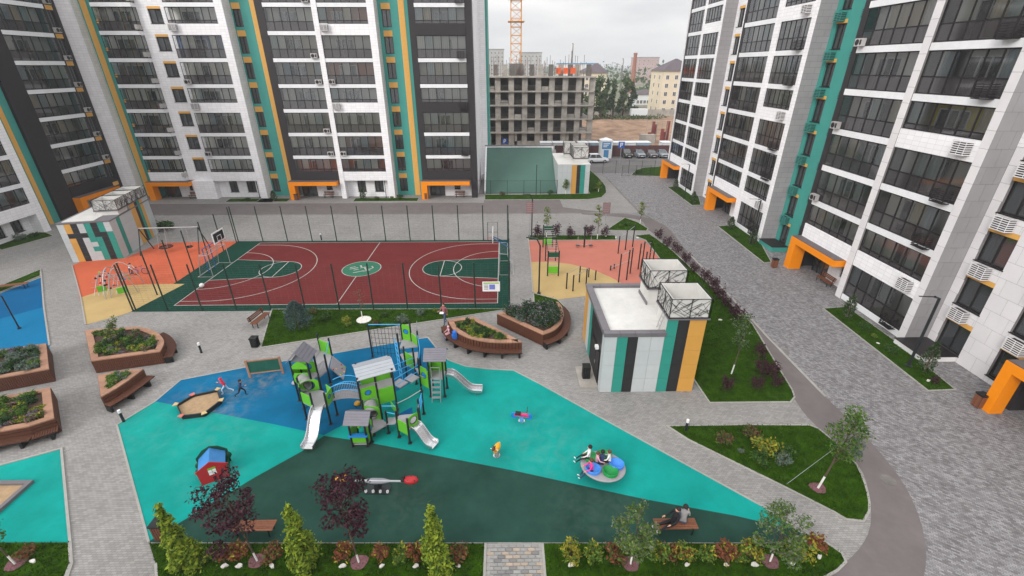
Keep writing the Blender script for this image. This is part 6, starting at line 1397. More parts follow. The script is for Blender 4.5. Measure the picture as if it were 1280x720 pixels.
for (x0, y0, x1, y1, h) in ((-1.6, .2, .2, .3, 1.9), (.0, -1.0, 1.6, -.2, 2.5), (-.3, -1.2, -.2, 1.6, 2.3), (-1.4, 1.5, 1.2, 1.7, 2.2)): MB().tube([(x0 + (x1 - x0) * t, y0 + (y1 - y0) * t, h * math.sin(math.pi * t) ** .7) for t in [i / 14 for i in range(15)]], .032, 6).build('arch', 'galv', CD)
nt_ = MB()
for i in range(7):
    t = (i + 1) / 8; nt_.tube([(-1.5 + 2.6 * t, -1.0, .3), (-1.5 + 2.6 * t, .2, 1.6), (-1.4 + 2.4 * t, 1.5, .5)], .015, 4)
    nt_.tube([(-1.4, -1 + 2.5 * t, .5 + 1.1 * math.sin(math.pi * t)), (1.2, -1 + 2.5 * t, .5 + 1.1 * math.sin(math.pi * t))], .015, 4)
nt_.build('rope_net', 'galv', CD)
for i in range(22): MB().ball((rnd.uniform(-1.4, 1.2), rnd.uniform(-1, 1.4), rnd.uniform(.3, 1.8)), .09, .09, .09, 8, 6).build('hold', ('black', 'red_paint', 'black', 'lime', 'play_blue')[i % 5], CD)
for q in ((-.6, -.7, .5), (.9, -.9, .3)): MB().rbox((q[0], q[1], q[2] + .3), .6, .08, .5, R(30)).build('panel', 'lime', CD)
# fitness frames
def frame_tower(label, pts):
    g = thing('fitness_tower', label, 'fitness frame', (*pts[0], 0)); o = Vector(pts[0])
    for k, p in enumerate(pts):
        p = Vector(p) - o
        for sx in (-.5, .5):
            MB().tube([(p.x + sx, p.y, 0), (p.x + sx, p.y, 2.5)], .06, 8).build('post', 'post_dark', g)
        for j in range(6): MB().tube([(p.x - .5, p.y, .4 + j * .36), (p.x + .5, p.y, .4 + j * .36)], .02, 5).build('rung', 'galv', g)
        if k % 2 == 0: MB().box(p.x - .44, p.x + .44, p.y - .02, p.y + .02, .3, .95).build('panel', 'lime', g); MB().box(p.x - .44, p.x + .44, p.y - .03, p.y + .03, 1.9, 2.35).build('panel', 'dark_green_paint', g)
    for a, b in zip(pts, pts[1:]):
        a, b = Vector(a) - o, Vector(b) - o
        for sx in (-.5, .5): MB().tube([(a.x + sx, a.y, 2.3), (b.x + sx, b.y, 2.3)], .03, 6).build('top_bar', 'post_dark', g)
        for j in range(1, 6): p = a.lerp(b, j / 6); MB().tube([(p.x - .5, p.y, 2.3), (p.x + .5, p.y, 2.3)], .02, 5).build('ladder_rung', 'galv', g)
frame_tower('black, green and steel climbing tower row on the fitness ground', [W(691, 345), W(688, 326), W(684.5, 309)])
def bars(label, bases, tops, joins, rise=.06):
    g = thing('pull_up_bars', label, 'fitness bars', (*W(*bases[0]), 0)); o = Vector(W(*bases[0])); Z = []
    for i, (b, t) in enumerate(zip(bases, tops)):
        X, Y = W(*b); z = PY(b[0], t, Y)[2]; Z.append((X - o.x, Y - o.y, z)); MB().tube([(X - o.x, Y - o.y, 0), (X - o.x, Y - o.y, z)], .06, 8).build('post', 'post_dark', g)
    for i, j, f in joins: MB().tube([(Z[i][0], Z[i][1], Z[i][2] * f), (Z[j][0], Z[j][1], Z[j][2] * f)], .025, 6).build('bar', 'galv', g)
bars('low parallel bars on the yellow fitness ground', [(708, 361), (716, 364), (724, 353), (732.5, 355.5), (735.5, 346.5), (744, 350)], [341, 344, 332.5, 336, 335, 338], [(0, 2, .95), (1, 3, .95), (4, 3, .9), (2, 4, .8)])
bars('tall pull-up bars of stepped height on the pink fitness ground', [(772.5, 317), (781.5, 312.5), (790.5, 308.5)], [295, 288, 280], [(0, 1, .9), (1, 2, .92)])
bars('group of tall pull-up posts beside the hedge lawn', [(797.5, 336.5), (802, 334), (804.5, 348), (811, 330), (815.5, 331)], [304.5, 302, 314.5, 300, 313], [(0, 1, .96), (1, 3, .9), (2, 4, .93)])
bars('tall hanging bars with an angled sit-up bench by the pavilion', [(773, 353), (783, 350), (787.5, 342), (763, 338), (767.5, 336)], [317.5, 312.5, 310, 332, 330], [(0, 1, .96), (1, 2, .96), (3, 2, .55), (3, 4, .8)])
ST2 = thing('fitness_stand', 'dark fitness post with pedals on the pink ground', 'fitness post', (*W(730, 309), 0)); MB().tube([(0, 0, 0), (0, 0, 2.3)], .09, 8).build('post', 'post_dark', ST2)
for s_ in (-1, 1): MB().tube([(0, 0, .3), (s_ * .7, 0, .35), (s_ * .7, 0, 1.2)], .03, 6).build('handle', 'galv', ST2); MB().box(s_ * .7 - .2, s_ * .7 + .2, -.15, .15, .2, .25).build('step', 'post_dark', ST2)
# ================================================================== VEGETATION
def leaf_mat(name, rgb, var=.25):
    m = bpy.data.materials.new(name); m.use_nodes = True; nt = m.node_tree; b = nt.nodes['Principled BSDF']; N = nt.nodes.new; L = nt.links.new
    b.inputs['Roughness'].default_value = .6; b.inputs['Specular IOR Level'].default_value = .08
    g = N('ShaderNodeNewGeometry'); cr = N('ShaderNodeValToRGB'); c = tuple(v * .85 for v in srgb(*rgb))
    cr.color_ramp.elements[0].color = tuple(v * (1 - var) for v in c) + (1,); cr.color_ramp.elements[1].color = tuple(min(1, v * (1 + var * 1.3)) for v in c) + (1,)
    L(g.outputs['Random Per Island'], cr.inputs['Fac']); L(cr.outputs['Color'], b.inputs['Base Color'])
    tr = N('ShaderNodeBsdfTranslucent'); L(cr.outputs['Color'], tr.inputs['Color']); mx = N('ShaderNodeMixShader'); mx.inputs[0].default_value = .22
    o = nt.nodes['Material Output']; L(b.outputs[0], mx.inputs[1]); L(tr.outputs[0], mx.inputs[2]); L(mx.outputs[0], o.inputs['Surface']); MATS[name] = m
for nm, rgb in (('lf_green', (78, 108, 44)), ('lf_green2', (96, 124, 52)), ('lf_dark', (52, 80, 38)), ('lf_purple', (62, 36, 46)), ('lf_purple2', (84, 54, 62)), ('lf_thuja', (138, 154, 50)), ('lf_thuja2', (96, 122, 40)), ('lf_spruce', (98, 120, 116)), ('lf_spruce2', (72, 96, 92)),
                ('lf_red', (132, 74, 56)), ('lf_rust', (118, 86, 60)), ('lf_yellow', (156, 148, 52)), ('lf_grey', (112, 122, 100)), ('lf_lav', (128, 112, 132)), ('lf_pink', (166, 112, 130)), ('lf_far', (72, 92, 58)), ('lf_far2', (88, 108, 68)), ('lf_birch', (104, 124, 60)), ('lf_dkgreen', (44, 72, 44))): leaf_mat(nm, rgb)
def leaf_cloud(blobs, n, size, mats, weights=None, seed=1, up=.25, elong=1.6, shell=.55):
    "n small leaf quads spread through a set of blobs (cx,cy,cz,rx,ry,rz); returns a mesh"
    g = np.random.default_rng(seed); B = np.array(blobs, float); vol = (B[:, 3] * B[:, 4] * B[:, 5]) ** .8; k = g.choice(len(B), n, p=vol / vol.sum())
    d = g.normal(size=(n, 3)); d /= np.linalg.norm(d, axis=1)[:, None]; r = (shell + (1 - shell) * g.random(n)) ** .8 * (1 + .18 * g.normal(size=n))
    c = B[k, :3] + d * B[k, 3:] * r[:, None]
    a = d * .6 + g.normal(size=(n, 3)) * .7; a[:, 2] += up; a /= np.linalg.norm(a, axis=1)[:, None]
    t = np.cross(a, g.normal(size=(n, 3))); t /= np.linalg.norm(t, axis=1)[:, None] + 1e-9; b = np.cross(a, t)
    s = size * g.uniform(.6, 1.35, n)[:, None]
    V = np.stack([c - t * s * elong * .5, c + b * s * .42, c + t * s * elong * .5, c - b * s * .42], 1).reshape(-1, 3)
    V[:, 2] = np.maximum(V[:, 2], .02)
    w = weights or [1] * len(mats); mi = g.choice(len(mats), n, p=np.array(w) / sum(w))
    return np_mesh('foliage', V, np.arange(n * 4).reshape(-1, 4), mats, mi, 4)
def tree(label, X, Y, h, blobs, n, size, mats, weights=None, seed=1, tr=.06, wash=.0, lean=(0, 0), name='young_tree', group=None, cat='tree', limbs=True, mulch=False, **k):
    "trunk with limbs to every clump and a crown of loose leaves; blobs in metres above the base"
    g = thing(name, label, cat, (X, Y, .04), group=group); r = random.Random(seed)
    zc = min(b[2] - b[5] * .4 for b in blobs); top = max(b[2] for b in blobs)
    trunk = MB(); P = [(0, 0, 0), (lean[0] * .3, lean[1] * .3, h * .25), (lean[0] * .6 + r.uniform(-.03, .03), lean[1] * .6, h * .55), (lean[0], lean[1], top * .96)]
    trunk.tube(P, [tr, tr * .85, tr * .6, tr * .15], 7)
    if limbs:
        for b in blobs: z = max(zc * .75, b[2] - b[5] * .9 - r.uniform(.1, .4) * h * .3); f = min(1, z / max(top, .1)); trunk.tube([(lean[0] * f, lean[1] * f, z), ((lean[0] * f + b[0]) / 2, (lean[1] * f + b[1]) / 2, (z + b[2]) / 2 + .05), (b[0], b[1], b[2] + b[5] * .4)], [tr * .45, tr * .3, tr * .1], 5)
    t_ = trunk.build('trunk', 'bark', g, smooth=True)
    if wash: MB().tube([(0, 0, 0), (lean[0] * .3 * wash / (h * .25), lean[1] * .3 * wash / (h * .25), wash)], [tr * 1.06, tr * .98], 8).build('whitewash', 'lime_wash', t_)
    inst('crown', leaf_cloud(blobs, n, size, mats, weights, seed, **k), g)
    if mulch: MB().prism([((.34 + .05 * math.sin(q * 3)) * math.cos(q), (.34 + .05 * math.cos(q * 2)) * math.sin(q)) for q in [i * .45 for i in range(14)]], -.02, .03).build('mulch_ring', 'bark_mulch', g)
    return g
def clumps(n, R_, z0, z1, r, seed, taper=.6):
    q = random.Random(seed); o = []
    for i in range(n):
        t = (i + .5) / n; z = z0 + (z1 - z0) * t; k = R_ * (1 - taper * abs(t - .4) * 1.3) * q.uniform(.35, 1); a = i * 2.4 + q.uniform(-.5, .5); s_ = r * q.uniform(.65, 1.2); o.append((k * math.cos(a), k * math.sin(a), z, s_, s_, s_ * .8))
    return o
# --- trees along the near lawn
def at(x, y): return W(x, y)
X, Y, h = HT(449, 704, 425, 592); tree('purple-leaved young tree between the see-saw and the second thuja', X, Y, h, clumps(19, .9, h * .38, h * .97, .34, 3), 2000, .085, ['lf_purple', 'lf_purple2'], [3, 1], 3, .035, .5, (-.25, .05), mulch=True)
X, Y, h = HT(322, 702, 292, 600); tree('purple-leaved young tree leaning over the park bench', X, Y, h, [(b[0] - .35, b[1], *b[2:]) for b in clumps(20, 1.05, h * .36, h * .97, .34, 8)], 2100, .085, ['lf_purple', 'lf_purple2'], [3, 2], 8, .035, .5, (-.35, .05), mulch=True)
X, Y, h = HT(788, 706, 785, 640); tree('feathery green young tree in front of the carousel', X, Y, h, clumps(18, 1.0, h * .28, h * .97, .30, 11), 2200, .07, ['lf_green', 'lf_birch', 'lf_grey'], [2, 2, 2], 11, .035, .5, mulch=True)
X, Y, h = HT(962, 703, 968, 640); tree('feathery green young tree at the end of the couple bench lawn', X, Y, h, clumps(18, 1.0, h * .28, h * .97, .30, 15), 2100, .07, ['lf_green', 'lf_grey', 'lf_birch'], [3, 2, 1], 15, .035, .5, mulch=True)
X, Y, h = HT(1022, 611, 1040, 515); tree('slim green tree with whitewashed leaning trunk on the shrub lawn', X, Y, h, [(b[0] + .5, b[1], *b[2:]) for b in clumps(15, .62, h * .42, h * .98, .36, 21, .9)], 1900, .075, ['lf_green', 'lf_green2', 'lf_dark'], [3, 2, 1], 21, .045, .75, (.5, .0), mulch=True)
X, Y = W(1040, 575); tree('small grey-green conifer behind the slim whitewashed tree', X + .9, Y, 1.5, clumps(8, .3, .3, 1.3, .22, 22), 700, .06, ['lf_grey', 'lf_spruce2'], None, 22, .03, limbs=False, name='conifer_bush', cat='shrub')
MB().tube([(0, 0, 0), (2.6, .9, 1.5)], .009, 5).build('support_rope', 'galv', loc=(*W(983, 606), .05), label='thin pale support rope running to the leaning tree', category='rope')
X, Y, h = HT(20, 706, 8, 625); tree('young green tree on the lawn at the left edge by the small sand pit', X, Y, h, [(b[0] - .4, b[1], *b[2:]) for b in clumps(11, .6, h * .4, h * .95, .3, 25)], 900, .085, ['lf_green2', 'lf_green'], None, 25, .035, .5, (-.4, 0), mulch=True)
X, Y, h = HT(914, 468, 926, 388); tree('slim tree with whitewashed trunk on the purple hedge lawn', X, Y, h, clumps(11, .55, h * .45, h * .95, .32, 27), 900, .08, ['lf_green', 'lf_grey', 'lf_dark'], None, 27, .04, .7, (.35, .1))
X, Y, h = HT(453, 398, 442, 360); tree('thin leafless-looking sapling with white collar on the spruce lawn', X, Y, h, clumps(6, .35, h * .4, h * .95, .2, 29), 130, .06, ['lf_grey', 'lf_rust'], None, 29, .03, .6)
MB().lathe([(.55, .05), (.55, .09), (.01, .10)], 18, (*W(455, 400.5), 0)).build('tree_collar', 'stone_white', label='round white disc at the foot of the sapling', category='disc')
for i, (xb, yb, xt, yt) in enumerate(((683, 297, 684, 258), (746.5, 299, 746.5, 256), (800, 280, 790, 252), (707, 243, 706, 224), (748, 240, 748, 226))):
    X, Y, h = HT(xb, yb, xt, yt); tree(['slender pale green sapling behind the climbing towers', 'slender pale green sapling in the grass strip of the fitness ground', 'thin sapling with yellowish leaves beside the triangular lawn', 'thin sapling in front of the ochre striped pavilion', 'bushy sapling right of the ochre striped pavilion'][i], X, Y, h, clumps(8, .45, h * .4, h * .97, .28, 40 + i), 300, .11, ['lf_green2', 'lf_yellow', 'lf_green'], [2, 1, 2], 40 + i, .04, .6)
# --- thujas
def column_bush(label, X, Y, h, w, mats, seed, n=3000, size=.07, name='thuja', base=.05):
    g = thing(name, label, 'conifer', (X, Y, .04)); r = np.random.default_rng(seed)
    t = r.random(n) ** .8; z = base + (h - base) * t; prof = np.where(t < .2, .75 + t * 1.25, 1.0) * (1 - np.clip((t - .2) / .8, 0, 1) ** 2.2) + .04
    a = r.random(n) * 6.283; lump = 1 + .34 * np.sin(a * 3 + z * 5 + seed) * np.sin(z * 7 + seed) + .14 * np.sin(a * 7 - z * 11) + .12 * r.normal(size=n); rad = w * prof * lump * (.55 + .45 * r.random(n) ** .4)
    c = np.stack([rad * np.cos(a), rad * np.sin(a), z], 1); o = np.stack([np.cos(a), np.sin(a), np.full(n, 1.1)], 1) + r.normal(size=(n, 3)) * .45; o /= np.linalg.norm(o, axis=1)[:, None]
    sd = np.cross(o, r.normal(size=(n, 3))); sd /= np.linalg.norm(sd, axis=1)[:, None]; s = size * r.uniform(.7, 1.4, n)[:, None]
    V = np.stack([c - o * s * .4, c + sd * s * .38 + o * s * .3, c + o * s * 1.3, c - sd * s * .38 + o * s * .3], 1).reshape(-1, 3)
    inst('foliage', np_mesh('foliage', V, np.arange(n * 4).reshape(-1, 4), mats, r.choice(len(mats), n, p=[.6, .4]), 4), g)
    MB().tube([(0, 0, 0), (0, 0, h * .8)], [.05, .02], 6).build('trunk', 'bark', g)
def thuja(label, X, Y, h, seed):
    g = thing('thuja', label, 'conifer', (X, Y, .04)); q = random.Random(seed); bl = []; n = 26
    for i in range(n):
        t = (i + .5) / n; k = .44 * (1 - t) ** .7 * q.uniform(.35, 1.0); a = i * 2.4 + q.uniform(-.6, .6); s_ = (.33 * (1 - .58 * t)) * q.uniform(.75, 1.2); bl.append((k * math.cos(a), k * math.sin(a), .14 + (h - .28) * t + q.uniform(-.08, .08), s_, s_, s_ * 1.35))
    bl.append((q.uniform(-.06, .06), .04, h - .1, .06, .06, .22)); bl.append((q.uniform(-.14, .14), .02, h - .3, .08, .08, .25))
    inst('foliage', leaf_cloud(bl, 4800, .08, ['lf_thuja', 'lf_thuja2', 'lf_dark'], [5, 3, 1], seed, up=1.0, elong=1.9, shell=.35), g); MB().tube([(0, 0, 0), (0, 0, h * .85)], [.05, .015], 6).build('trunk', 'bark', g)
for i, (xb, xt) in enumerate(((230, 226), (382, 377), (546, 546))):
    X, Y, h = HT(xb + (5 if i == 0 else 0), 708, xt, 633); thuja(['yellow-green thuja next to the brick path', 'yellow-green thuja between the two purple trees', 'yellow-green thuja beside the short paver path'][i], X, Y, h, 50 + i)
X, Y, h = HT(374, 410, 372, 378); column_bush('blue-grey spruce on the lawn before the ball court', X, Y, h, .75, ['lf_spruce', 'lf_spruce2'], 60, 2600, .09, 'spruce', .1)
for i, (xb, yb, yt) in enumerate(((1058, 397, 370), (1155, 465, 430), (940, 305, 288), (844, 238, 224), (866, 254, 240), (913, 286, 272), (454, 249, 236), (343, 251, 239))):
    X, Y, h = HT(xb, yb, xb, yt); column_bush(['small dark conifer at the far tip of the near lawn strip', 'feathery conifer beside the flat-headed lamp', 'small conifer near the middle block lamp', 'small conifer by the far porch', 'small conifer before the far white return', 'small conifer at the tip of the middle lawn strip', 'small conifer before the ground floor windows', 'small conifer in front of the teal recess'][i], X, Y, max(h, .9), .35, ['lf_dark', 'lf_grey'], 70 + i, 700, .09, 'conifer_bush')
# --- shrubs from shared meshes
SHR = {}
def shrub_proto(kind):
    if kind in SHR: return SHR[kind]
    spec = {'red': (['lf_red', 'lf_rust', 'lf_yellow'], [4, 2, 1], .32, .5), 'rust': (['lf_rust', 'lf_red', 'lf_green'], [3, 2, 1], .34, .45), 'green': (['lf_green2', 'lf_yellow', 'lf_green'], [3, 1, 2], .32, .45), 'mixed': (['lf_green2', 'lf_red', 'lf_yellow'], [3, 1, 2], .36, .5), 'purple': (['lf_purple', 'lf_purple2'], [3, 2], .5, 1.0), 'round': (['lf_dark', 'lf_green'], [2, 1], .4, .4), 'yellow': (['lf_yellow', 'lf_green2'], [2, 1], .42, .42), 'grey': (['lf_grey', 'lf_spruce'], [2, 1], .4, .42), 'brown': (['lf_rust', 'lf_purple2', 'lf_green'], [2, 1, 2], .4, .42)}[kind]
    mats, w, R_, hz = spec; SHR[kind] = []
    for v in range(3):
        q = random.Random(v * 7 + len(kind)); bl = [(R_ * .5 * math.cos(i * 1.3 + v), R_ * .5 * math.sin(i * 1.3 + v), hz * q.uniform(.35, .8), R_ * q.uniform(.35, .6), R_ * q.uniform(.35, .6), hz * q.uniform(.28, .45)) for i in range(6)]
        st = MB()
        for b in bl: st.tube([(0, 0, 0), (b[0] * .7, b[1] * .7, b[2])], [.018, .006], 4)
        SHR[kind].append((leaf_cloud(bl, 420, .055 if R_ < .45 else .075, mats, w, v + 3, elong=1.8, shell=.3), st.data('stems', 'bark')))
    return SHR[kind]
def shrub(kind, label, X, Y, s=1.0, group=None, name='garden_shrub'):
    lf, st = rnd.choice(shrub_proto(kind)); g = thing(name, label, 'shrub', (X, Y, .04), rnd.uniform(0, 6), group=group); sc = s * rnd.uniform(.88, 1.12); g.scale = (sc, sc, sc * rnd.uniform(.9, 1.15)); inst('foliage', lf, g); inst('stems', st, g)
SM = []
for v in range(3):
    q = random.Random(v); mb = MB(); n = 10
    mb.prism([(.17 * math.cos(i * .628) * q.uniform(.7, 1.1) , .10 * math.sin(i * .628) * q.uniform(.7, 1.1) - .02 * math.cos(i * 1.25)) for i in range(n)], -.02, .09); SM.append(mb.data('garden_stone', 'stone_white'))
def stone(X, Y): inst('garden_stone', rnd.choice(SM), None, (X, Y, .05), rnd.uniform(-.6, .6), scale=rnd.uniform(.6, .9), label='white marker stone in front of a small shrub on the lawns', category='stone', group='white stones marking the shrubs')
near = [(285, 'rust', 'bronze shrub'), (303, 'red', 'orange-red shrub'), (343, 'rust', 'brownish shrub'), (264, 'green', 'green shrub'), (430, 'red', 'dark red shrub'), (478, 'red', 'reddish shrub'), (520, 'red', 'red shrub'), (572, 'rust', 'bronze shrub'), (502, 'green', 'low green shrub')]
nl = ['bronze shrub right of the first thuja', 'orange-red shrub under the bench tree', 'brownish shrub right of the bench tree', 'green shrub left of the orange-red one', 'dark red shrub left of the middle purple tree', 'reddish shrub right of the middle purple tree', 'red shrub left of the third thuja', 'bronze shrub right of the third thuja', 'low green shrub between two red shrubs']
for (x, k, _), lab in zip(near, nl):
    X, Y = W(x, 699); shrub(k, lab, X, Y, 1.3, 'low shrubs along the near lawn')
    if k != 'green': stone(X + .06, Y - .32)
far_ = [(713, 'yellow'), (741, 'green'), (769, 'rust'), (822, 'green'), (834, 'rust'), (855, 'mixed'), (881, 'green'), (903, 'red'), (921, 'green'), (938, 'mixed'), (985, 'green'), (1001, 'yellow'), (1018, 'red')]
fl = ['yellow shrub beside the short paver path', 'green shrub next to the yellow one', 'bronze shrub left of the carousel tree', 'green shrub right of the carousel tree', 'bronze shrub in front of the couple bench', 'yellow-red shrub in front of the couple bench', 'low green shrub right of the couple bench', 'red shrub with white stone between green ones', 'green shrub right of the red one', 'mixed shrub left of the last feathery tree', 'green shrub right of the last feathery tree', 'yellow shrub near the corner of the near lawn', 'red shrub at the tip of the near lawn']
for (x, k), lab in zip(far_, fl):
    X, Y = W(x, 698 - max(0, x - 980) * .25); shrub(k, lab, X, Y, 1.4, 'low shrubs along the near lawn')
    if x in (713, 855, 903, 938, 985, 1018, 741 + 70): stone(X, Y - .3)
X, Y = W(35, 697); shrub('rust', 'bronze shrub on the left lawn beside the path', X, Y, 1.2); stone(*W(42, 703)); 
for x, y, k, s, lab in ((903, 553, 'brown', 1.35, 'bronze shrub alone on the shrub lawn'), (938, 546, 'brown', 1.2, 'small brownish ball shrub on the shrub lawn'), (953, 565, 'yellow', 1.6, 'yellow-green ball shrub on the shrub lawn'), (948, 580, 'round', 1.25, 'dark green ball shrub on the shrub lawn'), (981, 570, 'round', 1.4, 'dark shrub next to the grey cushion shrub'), (979, 580, 'grey', 1.1, 'grey-blue cushion shrub on the shrub lawn'), (926, 566, 'grey', .5, 'small pale shrub between the ball shrubs'),
                        (408, 400, 'round', 1.4, 'dark shrub beside the spruce'), (391, 393, 'brown', 1.2, 'bronze shrub behind the spruce'), (433, 403, 'yellow', 1.0, 'yellowish shrub left of the sapling'), (436, 408, 'green', .9, 'low shrub in front of the sapling'), (480, 396, 'round', 1.0, 'dark shrub right of the sapling'), (470, 406, 'brown', .9, 'bronze shrub in front of the white disc'), (503, 403, 'grey', 1.2, 'pale shrub in the middle of the spruce lawn'), (526, 394, 'grey', 1.0, 'pale shrub near the walking person'), (545, 392, 'green', .8, 'green shrub behind the walking person'), (363, 396, 'round', 1.1, 'dark shrub left of the spruce'),
                        (1079, 411, 'round', 1.3, 'dark ball shrub on the near lawn strip'), (1112, 440, 'round', 1.3, 'second dark ball shrub on the near lawn strip'), (1092, 423, 'green', .8, 'low green shrub between the two ball shrubs'), (1167, 480, 'purple', .5, 'small purple shrub at the near end of the lawn strip'), (920, 296, 'round', 1.2, 'ball shrub on the middle lawn strip'), (852, 246, 'round', 1.2, 'ball shrub on the far lawn strip'), (797, 217, 'round', 1.5, 'dark shrub on the gate lawn'), (745, 238, 'green', 1.6, 'loose green shrub on the curved lawn by the ramp pavilion'), (628, 244, 'brown', 1.3, 'bronze shrub in front of the ramp railing'), (688, 243, 'round', 1.4, 'dark shrub in front of the ramp railing'), (784, 282, 'round', 1.2, 'low shrub on the triangular lawn'), (776, 284, 'green', .9, 'low green shrub on the triangular lawn'), (500, 249, 'round', 1.6, 'dark shrub at the teal recess of the back block'), (471, 250, 'round', 1.3, 'dark shrub below the ground floor windows'), (490, 250, 'green', 1.0, 'green shrub below the ground floor windows'), (310, 252, 'round', 1.4, 'dark shrub by the left white pillar of the back block'), (27, 300, 'grey', 1.6, 'grey shrub beside the left wing'), (45, 296, 'round', 1.3, 'dark shrub beside the left wing')):
    X, Y = W(x, y); shrub(k, lab, X, Y, s)
X, Y = W(206, 288); shrub('round', 'green bush at the corner of the patchwork pavilion', X, Y, 3.2)
hedge = [(822, 298), (833, 308), (845, 317), (857, 330), (868, 341), (880, 352), (890, 363), (898, 374), (907, 384), (915, 395), (923, 404)]
for x, y in hedge: X, Y = W(x, y); shrub('purple', 'dark purple shrub in the hedge row along the curved lane', X, Y, 1.15, 'purple hedge row along the lane', 'purple_shrub')
for (x, y), lab in zip(((908, 488), (944, 486), (970, 484), (950, 468), (963, 470), (948, 447)), ('purple shrub with white stem marker near the pavilion', 'purple shrub in the middle of the hedge lawn end', 'purple shrub at the tip of the hedge lawn', 'purple shrub behind the middle one', 'purple shrub crowding the tip of the hedge lawn', 'purple shrub at the foot of the slim tree')): X, Y = W(x, y); shrub('purple', lab, X, Y, .8 if y > 480 else .95, None, 'purple_shrub')
for x, y in ((672.5, 297), (694, 296), (713.6, 297.5), (735, 296), (755.5, 297)): X, Y = W(x, y); shrub('purple', 'dark purple shrub in the grass strip behind the fitness ground', X, Y, 1.35, 'purple shrubs behind the fitness ground', 'purple_shrub')
for x, y in ((879, 406), (900, 401), (770, 297.5), (797, 298), (820, 340), (640 + 650 / 5.54, 296), (1097, 430), (1160, 477)): stone(*W(x, y))
# --- planter plants
def fill(poly, n, label, group, kinds, hs, seed, name='planter_plant', cat='plant'):
    q = random.Random(seed); A = np.array(inset(poly, .45) if True else poly); lo, hi = A.min(0), A.max(0); protos = []
    for i, (mats, w, R_, hz, size) in enumerate(kinds):
        bl = [(R_ * .5 * math.cos(j * 2.1), R_ * .5 * math.sin(j * 2.1), hz * (.35 + .1 * j), R_ * .55, R_ * .55, hz * .4) for j in range(4)]; protos.append(leaf_cloud(bl, 260, size, mats, w, seed + i, up=.6, elong=2.2, shell=.2))
    k = 0; tries = 0
    while k < n and tries < 4000:
        tries += 1; p = np.array([[q.uniform(lo[0], hi[0]), q.uniform(lo[1], hi[1])]])
        if not inside(p, [tuple(v) for v in A])[0]: continue
        s_ = q.uniform(*hs); inst(name, q.choice(protos), None, (p[0, 0], p[0, 1], PH - .12), q.uniform(0, 6), s_, label=label, category=cat, group=group); k += 1
gk = (['lf_green', 'lf_green2'], [1, 1], .3, .4, .07); dk = (['lf_dark', 'lf_dkgreen'], [1, 1], .32, .5, .06); gy = (['lf_grey', 'lf_spruce'], None, .35, .4, .06); lv = (['lf_lav', 'lf_grey'], [2, 1], .28, .35, .05); pk = (['lf_pink', 'lf_green'], [1, 2], .25, .35, .05); yl = (['lf_yellow', 'lf_green2'], [1, 1], .3, .3, .06); wd = (['lf_dkgreen', 'lf_grey', 'lf_lav'], [4, 1, 1], .4, .85, .06)
fill(P1, 70, 'leafy perennial in the D-shaped planter', 'plants of the D-shaped planter', [gk, dk, gk, lv, pk, yl], (.7, 1.2), 1); fill(P2, 55, 'grey and green perennial in the planter below the blue floor', 'plants of the lavender planter', [gy, gk, lv, gy, dk], (.7, 1.2), 2)
fill(P3, 60, 'green and pink perennial in the planter with the long plank bench', 'plants of the plank bench planter', [gk, dk, pk, yl, gk, lv], (.7, 1.1), 3); fill(P4, 20, 'green perennial in the small wedge planter', 'plants of the wedge planter', [gk, gy, gk, pk], (.6, .95), 4)
fill(P5, 60, 'low green perennial in the lens-shaped planter', 'plants of the lens-shaped planter', [gk, yl, gk, dk], (.55, .9), 5); fill(P6, 75, 'tall dark grass clump in the fan-shaped planter', 'plants of the fan-shaped planter', [wd, wd, dk, wd, gy], (.8, 1.35), 6)
X, Y = W(146, 428, PH); 
tall = leaf_cloud([(.1 * i - .4, .12 * math.sin(i * 2), .5 + .14 * i, .22, .22, .3) for i in range(8)], 500, .07, ['lf_grey', 'lf_green', 'lf_yellow'], [2, 2, 1], 9, elong=2, shell=.1)
inst('tall_shrub', tall, None, (X, Y, PH - .12), 0, 1.2, label='tall loose shrub standing up from the D-shaped planter', category='shrub')
for x, y in ((667, 398), (684, 405)): X, Y = W(x, y, PH); inst('planter_plant', leaf_cloud([(0, 0, .2, .3, .3, .2)], 300, .07, ['lf_green2', 'lf_yellow'], [2, 1], 12), None, (X, Y, PH - .1), label='bright lime green cushion plant at the front of the fan-shaped planter', category='plant', group='lime cushions of the fan-shaped planter')
# --- far trees
def far_tree(x, yb, yt, Yd, w, label, mats=('lf_far', 'lf_far2'), seed=1, n=900, conif=False, grp=None):
    X, _, z1 = PY(x, yt, Yd); h = z1; r = random.Random(seed); W_m = w
    bl = [(W_m * r.uniform(-.6, .6) * (1 - .75 * (t := (i + .5) / 11) if conif else 1 - .4 * t if (t := (i + .5) / 11) else 1), W_m * r.uniform(-.6, .6) * .7, h * (.18 + .78 * (i + .5) / 11), W_m * r.uniform(.3, .5) * (1 - .6 * (i / 11) if conif else 1), W_m * r.uniform(.3, .5) * (1 - .6 * (i / 11) if conif else 1), h * .10) for i in range(11)]
    tree(label, X, Yd, h, bl, n, h * .035 + .15, list(mats), None, seed, .3, name='far_tree', group=grp, elong=1.2, shell=.35)
for i, (x, yt, Yd, w, lab, con) in enumerate(((745, 95, 172, 4.5, 'loose green tree at the right edge of the concrete frame', False), (735, 118, 165, 3.0, 'low green tree half behind the concrete frame', False), (760, 98, 178, 3.2, 'dark cone-shaped tree beside the loose one', True), (770, 99, 182, 3.5, 'dark tall tree next to the cone-shaped tree', True), (783, 97, 184, 3.6, 'green tree left of the chimney foot', False), (792, 102, 186, 3.2, 'dark green tree at the chimney foot', True), (753, 112, 170, 3.0, 'smaller dark tree in front of the cone-shaped tree', False))):
    far_tree(x, 148, yt, Yd, w, lab, ('lf_dark', 'lf_far') if con else ('lf_far', 'lf_far2'), 100 + i, 1300, con)
